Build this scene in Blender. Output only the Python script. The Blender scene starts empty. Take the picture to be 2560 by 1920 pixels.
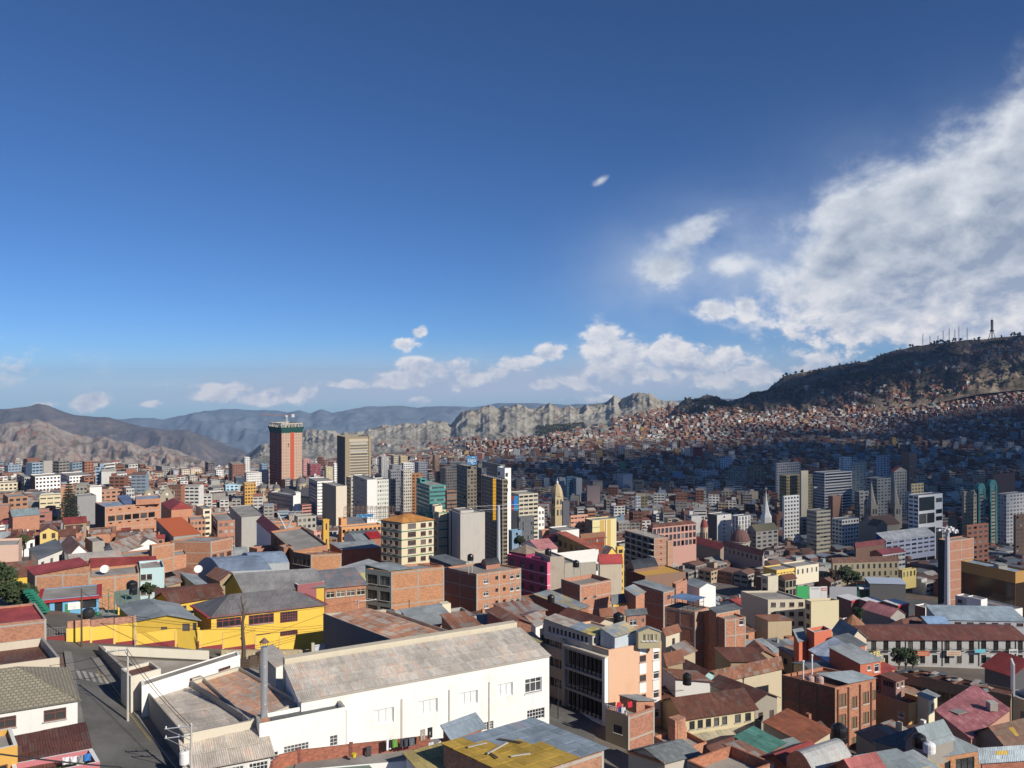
import bpy,math,random
import numpy as np
from mathutils import Vector,Matrix
random.seed(7);RNG=np.random.default_rng(7)
SC=bpy.context.scene;COL=SC.collection
F=2009.0
R_=math.radians
# ------------------------------------------------------------------ camera
cd=bpy.data.cameras.new('camera');cam=bpy.data.objects.new('camera',cd);COL.objects.link(cam)
cam.location=(0,0,0);cam.rotation_euler=(R_(90),0,0)
cd.sensor_fit='HORIZONTAL';cd.sensor_width=36.0;cd.lens=36.0*F/2560.0
cd.clip_start=0.5;cd.clip_end=120000
SC.camera=cam
# ------------------------------------------------------------------ light, sky, exposure
SUN_AZ,SUN_EL=129.5,29.5
SUNV=Vector((math.sin(R_(SUN_AZ))*math.cos(R_(SUN_EL)),math.cos(R_(SUN_AZ))*math.cos(R_(SUN_EL)),math.sin(R_(SUN_EL))))
ld=bpy.data.lights.new('sun','SUN');sun=bpy.data.objects.new('sun',ld);COL.objects.link(sun)
ld.energy=4.8;ld.angle=R_(0.53);ld.color=(1.0,0.92,0.80)
sun.rotation_euler=SUNV.to_track_quat('Z','Y').to_euler()
SC.view_settings.view_transform='Standard';SC.view_settings.look='None'
SC.view_settings.exposure=0.12;SC.view_settings.gamma=1.0;SC.view_settings.use_curve_mapping=False
SC.cycles.max_bounces=5;SC.cycles.diffuse_bounces=2;SC.cycles.glossy_bounces=2
SC.cycles.transparent_max_bounces=12;SC.cycles.volume_bounces=0
SC.cycles.use_adaptive_sampling=True;SC.cycles.use_denoising=True
SC.cycles.caustics_reflective=False;SC.cycles.caustics_refractive=False
class NT:
 """tiny helper to write node trees as expressions"""
 def __init__(s,tree):s.t=tree;s.n=tree.nodes;s.l=tree.links
 def put(s,sock,v):
  if isinstance(v,bpy.types.NodeSocket):s.l.new(v,sock)
  else:sock.default_value=v
 def node(s,typ,**kw):
  nd=s.n.new(typ)
  for k,v in kw.items():setattr(nd,k,v)
  return nd
 def m(s,op,a,b=None,c=None,clamp=False):
  nd=s.n.new('ShaderNodeMath');nd.operation=op;nd.use_clamp=clamp
  s.put(nd.inputs[0],a)
  if b is not None:s.put(nd.inputs[1],b)
  if c is not None:s.put(nd.inputs[2],c)
  return nd.outputs[0]
 def add(s,a,b):return s.m('ADD',a,b)
 def mul(s,a,b):return s.m('MULTIPLY',a,b)
 def sub(s,a,b):return s.m('SUBTRACT',a,b)
 def ramp(s,v,lo,hi,smooth=True):
  nd=s.n.new('ShaderNodeMapRange');nd.interpolation_type='SMOOTHSTEP' if smooth else 'LINEAR';nd.clamp=True
  s.put(nd.inputs[0],v);s.put(nd.inputs[1],lo);s.put(nd.inputs[2],hi);nd.inputs[3].default_value=0;nd.inputs[4].default_value=1
  return nd.outputs[0]
 def mix(s,f,a,b,mode='MIX'):
  nd=s.n.new('ShaderNodeMix');nd.data_type='RGBA';nd.blend_type=mode
  s.put(nd.inputs[0],f);s.put(nd.inputs[6],a);s.put(nd.inputs[7],b)
  return nd.outputs[2]
 def noise(s,vec,scale,detail=4,rough=.55,lac=2.0,dist=0.0,out=0):
  nd=s.n.new('ShaderNodeTexNoise');nd.inputs['Scale'].default_value=scale;nd.inputs['Detail'].default_value=detail
  nd.inputs['Roughness'].default_value=rough;nd.inputs['Lacunarity'].default_value=lac;nd.inputs['Distortion'].default_value=dist
  if vec is not None:s.l.new(vec,nd.inputs['Vector'])
  return nd.outputs[out]
 def xyz(s,x,y,z):
  nd=s.n.new('ShaderNodeCombineXYZ');s.put(nd.inputs[0],x);s.put(nd.inputs[1],y);s.put(nd.inputs[2],z);return nd.outputs[0]
 def sep(s,v):
  nd=s.n.new('ShaderNodeSeparateXYZ');s.l.new(v,nd.inputs[0]);return nd.outputs
 def vmul(s,v,t):
  nd=s.n.new('ShaderNodeVectorMath');nd.operation='MULTIPLY';s.l.new(v,nd.inputs[0]);nd.inputs[1].default_value=t;return nd.outputs[0]
 def vadd(s,v,t):
  nd=s.n.new('ShaderNodeVectorMath');nd.operation='ADD';s.l.new(v,nd.inputs[0]);s.put(nd.inputs[1],t);return nd.outputs[0]
def build_world():
 w=bpy.data.worlds.new('World');SC.world=w;w.use_nodes=True
 t=NT(w.node_tree);t.n.clear()
 out=t.node('ShaderNodeOutputWorld')
 sky=t.node('ShaderNodeTexSky',sky_type='NISHITA');sky.sun_disc=False
 sky.sun_elevation=R_(SUN_EL);sky.sun_rotation=R_(SUN_AZ);sky.altitude=3600;sky.air_density=SKY_AIR;sky.dust_density=SKY_DUST;sky.ozone_density=SKY_OZONE
 bg=t.node('ShaderNodeBackground');bg.inputs[1].default_value=SKY_STRENGTH;t.l.new(t.mix(1.0,sky.outputs[0],(.74,.90,1.04,1),'MULTIPLY'),bg.inputs[0])
 d=t.node('ShaderNodeTexCoord').outputs['Generated']
 x,y,z=t.sep(d)[:3]
 az=t.m('ARCTAN2',x,y);el=t.m('ARCSINE',z)
 P=t.xyz(az,t.mul(el,1.35),0.37)
 warp=t.noise(P,9.0,3,.5,out=1)
 wv=t.node('ShaderNodeVectorMath',operation='SUBTRACT');t.l.new(warp,wv.inputs[0]);wv.inputs[1].default_value=(.5,.5,.5)
 wsc=t.node('ShaderNodeVectorMath',operation='SCALE');t.l.new(wv.outputs[0],wsc.inputs[0]);wsc.inputs['Scale'].default_value=.035
 Pw=t.vadd(P,wsc.outputs[0])
 def masks(lst):
  acc=None
  for(px,py,rx,ry,wt,rot)in lst:
   a0=math.atan((px-1280)/F);e0=math.atan((960-py)/math.hypot(F,px-1280))
   c,s=math.cos(R_(rot)),math.sin(R_(rot))
   da=t.sub(az,a0);de=t.sub(el,e0)
   u=t.mul(t.add(t.mul(da,c),t.mul(de,s)),F/rx);v=t.mul(t.sub(t.mul(de,c),t.mul(da,s)),F/ry)
   r2=t.add(t.mul(u,u),t.mul(v,v))
   g=t.mul(t.m('POWER',2.718,t.mul(r2,-1.1)),wt)
   acc=g if acc is None else t.m('MAXIMUM',t.m('MULTIPLY_ADD',g,.35,acc),g)
  return acc
 puff=masks(CLOUD_PUFFS);veil=masks(CLOUD_VEILS)
 low=t.ramp(el,.03,.16)
 def dens(P_):
  n1=t.noise(P_,6.0,4,.5);n2=t.noise(P_,22.0,8,.60);n3=t.noise(P_,55.0,6,.62)
  return t.add(t.add(t.mul(t.sub(n1,.5),t.m('MULTIPLY_ADD',low,1.1,.5)),t.mul(t.sub(n2,.5),t.m('MULTIPLY_ADD',low,-1.15,2.3))),t.mul(t.sub(n3,.5),t.m('MULTIPLY_ADD',low,-.85,1.3)))
 n=dens(Pw)
 D=t.add(t.sub(t.mul(puff,.9),t.m('MULTIPLY_ADD',low,.05,.22)),t.mul(n,t.m('MULTIPLY_ADD',low,-.27,.82)))
 cover=t.mul(t.ramp(D,-.16,t.m('MULTIPLY_ADD',low,.10,.22)),t.mul(t.ramp(puff,.04,.22),.96))
 off=t.vadd(Pw,t.xyz(t.m('MULTIPLY_ADD',low,-.016,-.007),t.m('MULTIPLY_ADD',low,.020,.012),0));n_off=dens(off)
 pu=t.noise(t.vadd(Pw,(3.3,1.7,0)),11.0,7,.52);pu_o=t.noise(t.vadd(off,(3.3,1.7,0)),11.0,7,.52)
 lit=t.add(t.m('MULTIPLY_ADD',t.sub(n,n_off),t.m('MULTIPLY_ADD',low,-.25,1.05),.60),t.mul(t.mul(t.sub(pu,pu_o),low),1.7))
 thick=t.ramp(D,.05,.9)
 edge=t.ramp(D,.55,.05)
 bright=t.add(lit,t.mul(edge,t.m('MULTIPLY_ADD',low,.12,.16)))
 bright=t.m('MULTIPLY_ADD',t.mul(thick,low),-.24,bright)
 under=t.ramp(el,.20,.09)
 bright=t.m('MULTIPLY_ADD',t.mul(under,t.mul(low,thick)),-.25,bright)
 shade=t.mix(low,(.38,.45,.60,1),(.27,.33,.44,1));lite=t.mix(low,(.86,.83,.82,1),(.72,.75,.79,1))
 ccol=t.mix(t.ramp(bright,.05,.98,False),shade,lite)
 vn=t.noise(Pw,6.0,7,.6)
 vcov=t.mul(t.mul(t.ramp(vn,.12,.58),veil),.88)
 vcol=(.45,.53,.67,1)
 cb=t.node('ShaderNodeBackground');t.l.new(ccol,cb.inputs[0]);cb.inputs[1].default_value=1.0
 vb=t.node('ShaderNodeBackground');vb.inputs[0].default_value=vcol;vb.inputs[1].default_value=1.0
 m0=t.node('ShaderNodeMixShader');t.l.new(t.m('MINIMUM',vcov,1.0),m0.inputs[0]);t.l.new(bg.outputs[0],m0.inputs[1]);t.l.new(vb.outputs[0],m0.inputs[2])
 m1=t.node('ShaderNodeMixShader');t.l.new(t.mul(cover,.97),m1.inputs[0]);t.l.new(m0.outputs[0],m1.inputs[1]);t.l.new(cb.outputs[0],m1.inputs[2])
 t.l.new(m1.outputs[0],out.inputs[0])
 w.cycles.sampling_method='MANUAL';w.cycles.sample_map_resolution=512
SKY_STRENGTH,SKY_AIR,SKY_DUST,SKY_OZONE=0.082,1.0,0.0,7.0
CLOUD_PUFFS=[(2470,590,310,170,1.0,0),(2270,570,160,105,.88,20),(2240,690,240,95,.90,0),(2340,790,250,55,.7,0),(2095,520,85,45,.66,20),(2060,670,50,40,.52,40),(2135,600,70,80,.6,0),(2560,330,45,70,.58,0),(2440,440,150,55,.50,22),(2280,755,130,42,.95,0),(2510,765,90,42,.70,0),(2850,660,330,220,.9,0),(2200,830,200,30,.55,0),(1665,672,75,42,.58,0),(1750,575,95,46,.58,20),(1840,662,75,36,.54,0),(1700,620,110,80,.46,35),(1785,772,42,22,.78,0),(1868,768,28,30,.74,60),(1502,452,26,11,.46,25),(1010,860,36,17,.74,8),(1048,832,24,16,.76,25),(1505,850,48,42,.84,60),(1550,885,75,40,.84,0),(1665,875,52,34,.84,15),(1735,905,80,34,.76,0),(1830,888,42,20,.78,-15),(1890,930,60,24,.70,0),(1590,930,120,26,.62,0),(1780,945,110,22,.58,0),(1370,882,46,20,.76,12),(1310,905,60,20,.62,0),(1430,955,60,15,.70,-15),(1370,960,40,14,.66,0),(1130,918,60,22,.62,0),(1035,910,45,16,.68,0),(1010,948,62,20,.70,0),(1170,950,40,24,.82,20),(1220,935,60,18,.55,0),(560,980,55,20,.74,10),(640,1000,60,14,.70,0),(530,965,50,10,.60,0),(700,992,40,16,.68,0),(765,985,35,18,.70,25),(850,960,90,12,.52,0),(225,1008,32,18,.78,20),(380,963,36,8,.55,0),(385,1010,26,8,.62,0),(100,1012,30,6,.5,0),(2058,902,34,18,.78,0),(2010,922,60,13,.66,0),(1050,1003,24,10,.60,0),(1500,1000,120,12,.5,0),(3300,800,500,200,.8,0),(-900,950,300,40,.7,0),(4700,250,800,420,.95,0),(5600,600,1300,350,.85,0),(-2600,900,900,90,.7,0)]  # widest far right puffs lie out of view, added for their neutral light
CLOUD_VEILS=[(1300,950,900,55,1.1,0),(900,985,700,30,1.0,0),(1760,660,260,130,.9,10),(2330,640,330,230,.6,0),(2220,770,230,80,.8,0),(1650,925,330,62,1.0,0),(600,985,480,34,.7,0),(2950,640,500,240,1.0,0),(2380,440,260,80,.5,25)]
build_world()
# ------------------------------------------------------------------ picture -> place
TILE={**{f'a{i}':(640*i,1440)for i in range(4)},**{f'b{i}':(640*i,1100)for i in range(4)},'c0':(0,900),'c1':(640,900),'c2':(1280,800),'c3':(1920,780),'d':None}
def px(t,p):
 """a point read off an enlarged tile of the photograph -> photo pixels"""
 if TILE[t]is None:return p
 x0,y0=TILE[t];return(x0+p[0]/3.456,y0+p[1]/3.456)
def at(x,y,Y):return Vector(((x-1280)/F*Y,Y,-(y-960)/F*Y))
KX=[-600,300,800,1280,1700,2200,2700,3300]
KY=[700,1000,1500,2000,2300,2600,3000,3600,4500,6000,9000,14000]
GZ=np.array([[-84,-89,-118,-124,-129,-134,-139,-144],[-112,-120,-145,-140,-136,-150,-147,-140],[-165,-172,-170,-151,-149,-150,-118,-95],[-220,-228,-190,-152,-125,-119,-50,-20],[-255,-262,-215,-165,-98,-80,0,30],[-310,-315,-290,-225,-135,-40,60,90],[-390,-395,-380,-310,-200,-25,60,90],[-480,-485,-470,-400,-280,-60,40,60],[-580,-590,-560,-480,-360,-120,0,20],[-720,-730,-700,-620,-480,-240,-50,0],[-950,-950,-900,-850,-700,-500,-300,-200],[-1300,-1300,-1250,-1150,-900,-700,-500,-400]],float)
def g_near(X,Y):
 s=.89*X+.45*Y
 sm=lambda t:np.clip(t,0,1)**2*(3-2*np.clip(t,0,1))
 drop=5.0*sm((Y-118)/20)*sm((-X-22)/22)
 return(-33-.2*np.clip(s,-12,150)-.04*np.clip(s-150,0,700)-.10*np.clip(Y-110,0,60)-.145*np.clip(Y-170,0,230)-.06*np.clip(Y-400,0,900))-drop
def g_tab(X,Y):
 X=np.asarray(X,float);Y=np.asarray(Y,float)
 c=np.clip(X/np.maximum(Y,1)*F+1280,KX[0],KX[-1]-1e-6);Yc=np.clip(Y,KY[0],KY[-1]-1e-6)
 i=np.clip(np.searchsorted(KX,c,'right')-1,0,len(KX)-2);j=np.clip(np.searchsorted(KY,Yc,'right')-1,0,len(KY)-2)
 kx=np.array(KX,float);ky=np.array(KY,float)
 a=(c-kx[i])/(kx[i+1]-kx[i]);b=(Yc-ky[j])/(ky[j+1]-ky[j])
 return(GZ[j,i]*(1-a)*(1-b)+GZ[j,i+1]*a*(1-b)+GZ[j+1,i]*(1-a)*b+GZ[j+1,i+1]*a*b)
def Gnp(X,Y):
 b=np.clip((np.asarray(Y,float)-600)/300,0,1);b=b*b*(3-2*b)
 return g_near(X,Y)*(1-b)+g_tab(X,Y)*b
def G(X,Y):return float(Gnp(np.array([X]),np.array([Y]))[0])
def solveY(x,y,H):
 """depth at which a top edge seen at (x, y) stands H metres above the ground"""
 Ys=np.linspace(40,1600,3200);k=(x-1280)/F
 f=Gnp(k*Ys,Ys)+H+(y-960)/F*Ys
 i=np.argmax(f>0)
 return float(Ys[i])if f[i]>0 else 900.0
 # ------------------------------------------------------------------ noise for terrain (numpy)
_PERM=RNG.random((256,256))
def vnoise(x,y):
 xi=np.floor(x).astype(int);yi=np.floor(y).astype(int);fx=x-xi;fy=y-yi
 fx=fx*fx*(3-2*fx);fy=fy*fy*(3-2*fy)
 p=lambda a,b:_PERM[a%256,b%256]
 return(p(xi,yi)*(1-fx)+p(xi+1,yi)*fx)*(1-fy)+(p(xi,yi+1)*(1-fx)+p(xi+1,yi+1)*fx)*fy
def fbm(x,y,o=5,g=.5):
 r=0;a=1;t=0
 for k in range(o):r=r+a*vnoise(x+17.3*k,y+9.1*k);t+=a;a*=g;x=x*2.03;y=y*2.03
 return r/t
def ridged(x,y,o=5,g=.5):
 r=0;a=1;t=0
 for k in range(o):r=r+a*(1-np.abs(2*vnoise(x+31.7*k,y+11.9*k)-1));t+=a;a*=g;x=x*2.03;y=y*2.03
 return r/t
 # ------------------------------------------------------------------ materials
MATS={}
def newmat(name):
 m=bpy.data.materials.new(name);m.use_nodes=True;t=NT(m.node_tree);t.n.clear()
 o=t.node('ShaderNodeOutputMaterial');p=t.node('ShaderNodeBsdfPrincipled');t.l.new(p.outputs[0],o.inputs[0])
 return m,t,p
def uvn(t):return t.node('ShaderNodeUVMap',uv_map='UVMap').outputs[0]
def objrand(t):return t.node('ShaderNodeObjectInfo').outputs['Random']
def geopos(t):return t.node('ShaderNodeNewGeometry').outputs['Position']
def rgb(c):return(c[0],c[1],c[2],1)
def sc(c,f):return(min(1,c[0]*f),min(1,c[1]*f),min(1,c[2]*f),1)
def plaster(c,dirt=.35,rough=.9):
 k=('pl',c,dirt,rough)
 if k in MATS:return MATS[k]
 m,t,p=newmat('plaster');uv=uvn(t);pos=geopos(t)
 n1=t.noise(pos,.35,6,.65);n2=t.noise(t.vmul(pos,(1.6,1.6,.16)),1.0,5,.65);n3=t.noise(pos,7.0,3,.6)
 st=t.mul(t.ramp(n2,.50,.85),dirt);bl=t.mul(t.ramp(n1,.48,.80),dirt)
 col=t.mix(st,rgb(c),sc(c,.55));col=t.mix(bl,col,(c[0]*.62+.03,c[1]*.58+.02,c[2]*.52+.01,1))
 v=t.m('MULTIPLY_ADD',objrand(t),.16,.90);v=t.mul(v,t.m('MULTIPLY_ADD',n3,.16,.92))
 col=t.mix(1.0,col,t.xyz(v,v,v),'MULTIPLY')
 t.l.new(col,p.inputs['Base Color']);p.inputs['Roughness'].default_value=rough
 p.inputs['Specular IOR Level'].default_value=.25
 MATS[k]=m;return m
def brick(c=(.40,.165,.10)):
 k=('br',c)
 if k in MATS:return MATS[k]
 m,t,p=newmat('brick');uv=uvn(t);pos=geopos(t)
 b=t.node('ShaderNodeTexBrick');t.l.new(uv,b.inputs['Vector']);b.inputs['Scale'].default_value=1.0
 b.inputs['Brick Width'].default_value=.30;b.inputs['Row Height'].default_value=.17;b.inputs['Mortar Size'].default_value=.018;b.inputs['Mortar Smooth'].default_value=.2
 b.inputs['Bias'].default_value=-.1
 b.inputs['Color1'].default_value=sc(c,1.22);b.inputs['Color2'].default_value=sc(c,.74);b.inputs['Mortar'].default_value=(c[0]*.55+.11,c[1]*.6+.10,c[2]*.6+.09,1)
 n1=t.noise(pos,.30,6,.65);n2=t.noise(t.vmul(pos,(1.2,1.2,.25)),1.0,5,.65);n3=t.noise(pos,3.0,3,.6)
 col=t.mix(t.mul(t.ramp(n1,.45,.8),.45),b.outputs[0],sc((c[0]*.62,c[1]*.62,c[2]*.68),1))
 col=t.mix(t.mul(t.ramp(n2,.52,.85),.30),col,(.36,.27,.21,1))
 v=t.m('MULTIPLY_ADD',objrand(t),.30,.86);v=t.mul(v,t.m('MULTIPLY_ADD',n3,.3,.85))
 col=t.mix(1.0,col,t.xyz(v,v,t.mul(v,t.m('MULTIPLY_ADD',objrand(t),-.15,1.05))),'MULTIPLY')
 t.l.new(col,p.inputs['Base Color']);p.inputs['Roughness'].default_value=.92;p.inputs['Specular IOR Level'].default_value=.2
 bp=t.node('ShaderNodeBump');bp.inputs['Strength'].default_value=.35;bp.inputs['Distance'].default_value=.02;t.l.new(b.outputs[1],bp.inputs['Height']);bp.invert=True
 t.l.new(bp.outputs[0],p.inputs['Normal'])
 MATS[k]=m;return m
def corr(c=(.34,.33,.32),rust=.5,rc=(.23,.085,.045),period=.18,vary=.35,metal=.0):
 """corrugated sheet: ribs along the slope (v), per-sheet tint, rust streaks running down the slope"""
 k=('co',c,rust,rc,period,vary)
 if k in MATS:return MATS[k]
 m,t,p=newmat('corrugated_sheet');uv=uvn(t);pos=geopos(t);u,v_,_=t.sep(uv)
 rnd=objrand(t)
 cell=t.xyz(t.m('FLOOR',t.mul(u,1/.85)),t.m('FLOOR',t.mul(v_,1/2.1)),t.mul(rnd,50))
 wn=t.node('ShaderNodeTexWhiteNoise',noise_dimensions='3D');t.l.new(cell,wn.inputs[0]);w=wn.outputs[0]
 sh=t.vadd(uv,t.xyz(t.mul(rnd,40),t.mul(w,9),0))
 n1=t.noise(t.vmul(sh,(2.2,.22,1)),1.0,6,.68);n2=t.noise(pos,.22,5,.65);n3=t.noise(t.vmul(sh,(7.0,1.2,1)),1.0,4,.7)
 r=t.add(t.add(t.mul(n1,.75),t.mul(n2,.55)),t.m('MULTIPLY_ADD',w,vary*.55,-vary*.27))
 r=t.m('MULTIPLY_ADD',t.sub(n3,.5),.25,r)
 hi=.95-rust*.62
 f=t.ramp(r,hi-.10,hi+.20)
 base=t.mix(t.m('MULTIPLY_ADD',w,.8,0),sc(c,.86),sc(c,1.12))
 col=t.mix(t.mul(f,min(1,.55+rust*.5)),base,t.mix(n3,sc(rc,.75),sc(rc,1.5)))
 seam=t.m('LESS_THAN',t.m('FRACT',t.mul(v_,1/2.1)),.035)
 wave=t.m('SINE',t.mul(u,2*math.pi/period))
 val=t.m('MULTIPLY_ADD',rnd,.22,.88);val=t.mul(val,t.m('MULTIPLY_ADD',t.ramp(n2,.3,.7),.45,.78));val=t.mul(val,t.m('MULTIPLY_ADD',t.ramp(n3,.3,.7),.35,.82))
 val=t.mul(val,t.m('MULTIPLY_ADD',seam,-.25,1.0))
 col=t.mix(1.0,col,t.xyz(val,val,val),'MULTIPLY')
 t.l.new(col,p.inputs['Base Color']);p.inputs['Roughness'].default_value=.6;p.inputs['Specular IOR Level'].default_value=.3;p.inputs['Metallic'].default_value=metal
 bp=t.node('ShaderNodeBump');bp.inputs['Strength'].default_value=.5;bp.inputs['Distance'].default_value=.03;t.l.new(wave,bp.inputs['Height'])
 t.l.new(bp.outputs[0],p.inputs['Normal'])
 MATS[k]=m;return m
def tileroof(c):
 k=('ti',c)
 if k in MATS:return MATS[k]
 m,t,p=newmat('tile_roof');uv=uvn(t);pos=geopos(t);u,v_,_=t.sep(uv)
 b=t.node('ShaderNodeTexBrick');t.l.new(uv,b.inputs['Vector']);b.inputs['Scale'].default_value=1.0;b.inputs['Brick Width'].default_value=.40;b.inputs['Row Height'].default_value=.34;b.inputs['Mortar Size'].default_value=.05
 b.inputs['Color1'].default_value=sc(c,1.1);b.inputs['Color2'].default_value=sc(c,.85);b.inputs['Mortar'].default_value=sc(c,.55)
 n1=t.noise(pos,.4,6,.65);col=t.mix(t.mul(t.ramp(n1,.45,.75),.4),b.outputs[0],sc(c,.55))
 t.l.new(col,p.inputs['Base Color']);p.inputs['Roughness'].default_value=.85
 bp=t.node('ShaderNodeBump');bp.inputs['Strength'].default_value=.6;bp.inputs['Distance'].default_value=.05;bp.invert=True;t.l.new(b.outputs[1],bp.inputs['Height']);t.l.new(bp.outputs[0],p.inputs['Normal'])
 MATS[k]=m;return m
def paint(c,rough=.6,metal=0.0):
 k=('pa',c,rough,metal)
 if k in MATS:return MATS[k]
 m,t,p=newmat('paint');n=t.noise(geopos(t),2.0,4,.6);v=t.m('MULTIPLY_ADD',n,.35,.82)
 col=t.mix(1.0,rgb(c),t.xyz(v,v,v),'MULTIPLY');t.l.new(col,p.inputs['Base Color'])
 p.inputs['Roughness'].default_value=rough;p.inputs['Metallic'].default_value=metal
 MATS[k]=m;return m
def glass(c=(.03,.035,.04),rough=.12):
 k=('gl',c,rough)
 if k in MATS:return MATS[k]
 m,t,p=newmat('window_glass');r=objrand(t);n=t.noise(geopos(t),.8,2,.5)
 col=t.mix(t.ramp(t.add(t.mul(r,.7),t.mul(n,.4)),.55,.95),rgb(c),(c[0]*2+.09,c[1]*2+.085,c[2]*2+.075,1))
 t.l.new(col,p.inputs['Base Color']);p.inputs['Roughness'].default_value=rough;p.inputs['Specular IOR Level'].default_value=.5
 MATS[k]=m;return m
def asphalt(c,sp=.3):
 k=('as',c)
 if k in MATS:return MATS[k]
 m,t,p=newmat('asphalt');pos=geopos(t)
 n1=t.noise(pos,.15,6,.65);n2=t.noise(pos,4.0,4,.7);f=t.ramp(n1,.35,.7)
 col=t.mix(f,sc(c,.78),sc(c,1.3));v=t.m('MULTIPLY_ADD',n2,.5,.75);col=t.mix(1.0,col,t.xyz(v,v,v),'MULTIPLY')
 t.l.new(col,p.inputs['Base Color']);p.inputs['Roughness'].default_value=.92
 MATS[k]=m;return m
def leafmat(c):
 k=('lf',c)
 if k in MATS:return MATS[k]
 m,t,p=newmat('foliage');n=t.noise(geopos(t),1.1,3,.6)
 col=t.mix(n,sc(c,.5),sc(c,1.6));t.l.new(col,p.inputs['Base Color']);p.inputs['Roughness'].default_value=.8
 MATS[k]=m;return m
WHITE=plaster((.80,.79,.75),.16);CREAM=plaster((.70,.62,.45),.25);BEIGE=plaster((.55,.48,.37),.35);OCHRE=plaster((.62,.36,.09),.25)
GREYC=plaster((.34,.325,.30),.5);DKGREY=plaster((.12,.12,.125),.35);YELLOW=plaster((.78,.53,.09),.32);PEACH=plaster((.66,.42,.28),.25)
PINK=plaster((.66,.16,.24),.2);MAGENTA=plaster((.42,.045,.13),.25);ADOBE=plaster((.36,.28,.18),.5);SALMON=plaster((.58,.18,.11),.2);LBLUE=plaster((.50,.68,.70),.2)
CONC=plaster((.40,.37,.32),.45);BRICK=brick((.46,.21,.135));BRICK2=brick((.37,.15,.09));BRICK3=brick((.48,.24,.155));MAROON=plaster((.24,.05,.05),.2)
RUST=corr((.30,.25,.21),.78,(.22,.09,.05),vary=.9);RUSTD=corr((.17,.12,.10),.86,(.12,.05,.035),vary=.9);ZINC=corr((.30,.33,.34),.18);ZINCD=corr((.15,.165,.175),.15);ZINCL=corr((.52,.49,.43),.42,(.42,.20,.11));ZINCB=corr((.26,.33,.40),.12)
REDM=corr((.36,.07,.06),.12,(.2,.05,.04),vary=.2);REDD=corr((.24,.05,.045),.2,(.12,.03,.03),vary=.2);CALA=corr((.58,.52,.44),.30,(.50,.27,.16));GREENM=corr((.10,.26,.21),.15);MIXR=corr((.36,.34,.31),.58,vary=1.0)
FLATC=asphalt((.30,.28,.25));FLATG=asphalt((.20,.195,.19));GLASS=glass();GLASSB=glass((.05,.08,.11));FRAMEB=paint((.16,.06,.045));FRAMEW=paint((.75,.75,.74));FRAMEK=paint((.03,.03,.03));TANKB=paint((.015,.015,.017),.35);METAL=paint((.45,.46,.47),.4,.6);WOOD=paint((.10,.07,.05),.9);CONCP=paint((.46,.44,.40),.9)
# ------------------------------------------------------------------ mesh builder
class MB:
 def __init__(s):s.v=[];s.f=[];s.mi=[];s.uv=[];s.mats=[]
 def mat(s,m):
  if m not in s.mats:s.mats.append(m)
  return s.mats.index(m)
 def face(s,pts,m,uv=None):
  pts=[Vector(p)for p in pts];b=len(s.v);s.v+=pts;s.f.append(tuple(range(b,b+len(pts))));s.mi.append(s.mat(m))
  if uv is None:
   n=Vector((0,0,0))
   for i in range(len(pts)):n+=(pts[i]-pts[0]).cross(pts[(i+1)%len(pts)]-pts[0])
   n=n.normalized()if n.length>1e-12 else Vector((0,0,1))
   if abs(n.z)<.92:h=Vector((-n.y,n.x,0)).normalized()
   else:
    e=pts[1]-pts[0];h=Vector((e.x,e.y,0));h=h.normalized()if h.length>1e-6 else Vector((1,0,0))
   w=n.cross(h);uv=[(p.dot(h),p.dot(w))for p in pts]
  s.uv+=uv
 def box(s,x0,x1,y0,y1,z0,z1,m,bottom=False):
  a=[(x0,y0),(x1,y0),(x1,y1),(x0,y1)];s.prism(a,z0,z1,m,m,bottom)
 def prism(s,poly,z0,z1,m,mt=None,bottom=False):
  n=len(poly);zz0=z0 if isinstance(z0,(list,tuple))else[z0]*n;zz1=z1 if isinstance(z1,(list,tuple))else[z1]*n
  for i in range(n):
   j=(i+1)%n;p,q=poly[i],poly[j]
   s.face([(p[0],p[1],zz0[i]),(q[0],q[1],zz0[j]),(q[0],q[1],zz1[j]),(p[0],p[1],zz1[i])],m)
  s.face([(p[0],p[1],zz1[i])for i,p in enumerate(poly)],mt or m)
  if bottom:s.face([(p[0],p[1],zz0[i])for i,p in reversed(list(enumerate(poly)))],m)
 def tube(s,a,b,r0,r1,m,n=8,cap=True):
  a=Vector(a);b=Vector(b);d=(b-a).normalized();h=d.orthogonal().normalized();w=d.cross(h)
  ra=[a+(h*math.cos(6.2832*i/n)+w*math.sin(6.2832*i/n))*r0 for i in range(n)];rb=[b+(h*math.cos(6.2832*i/n)+w*math.sin(6.2832*i/n))*r1 for i in range(n)]
  for i in range(n):s.face([ra[i],ra[(i+1)%n],rb[(i+1)%n],rb[i]],m)
  if cap:s.face(rb,m);s.face(ra[::-1],m)
 def lathe(s,prof,m,n=12,c=(0,0,0),cap=True):
  rings=[[Vector((c[0]+r*math.cos(6.2832*i/n),c[1]+r*math.sin(6.2832*i/n),c[2]+z))for i in range(n)]for r,z in prof]
  for a,b in zip(rings,rings[1:]):
   for i in range(n):s.face([a[i],a[(i+1)%n],b[(i+1)%n],b[i]],m)
  if cap:s.face(rings[-1],m);s.face(rings[0][::-1],m)
 def mesh(s,name):
  me=bpy.data.meshes.new(name);me.from_pydata([tuple(v)for v in s.v],[],s.f)
  for m in s.mats:me.materials.append(m)
  me.polygons.foreach_set('material_index',s.mi)
  ul=me.uv_layers.new(name='UVMap');ul.data.foreach_set('uv',np.array(s.uv,dtype=np.float32).ravel())
  me.update();return me
 def obj(s,name,parent=None,loc=(0,0,0),smooth=False):
  me=s.mesh(name)
  if smooth:me.polygons.foreach_set('use_smooth',[True]*len(me.polygons))
  return link(name,me,parent,loc)
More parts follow.
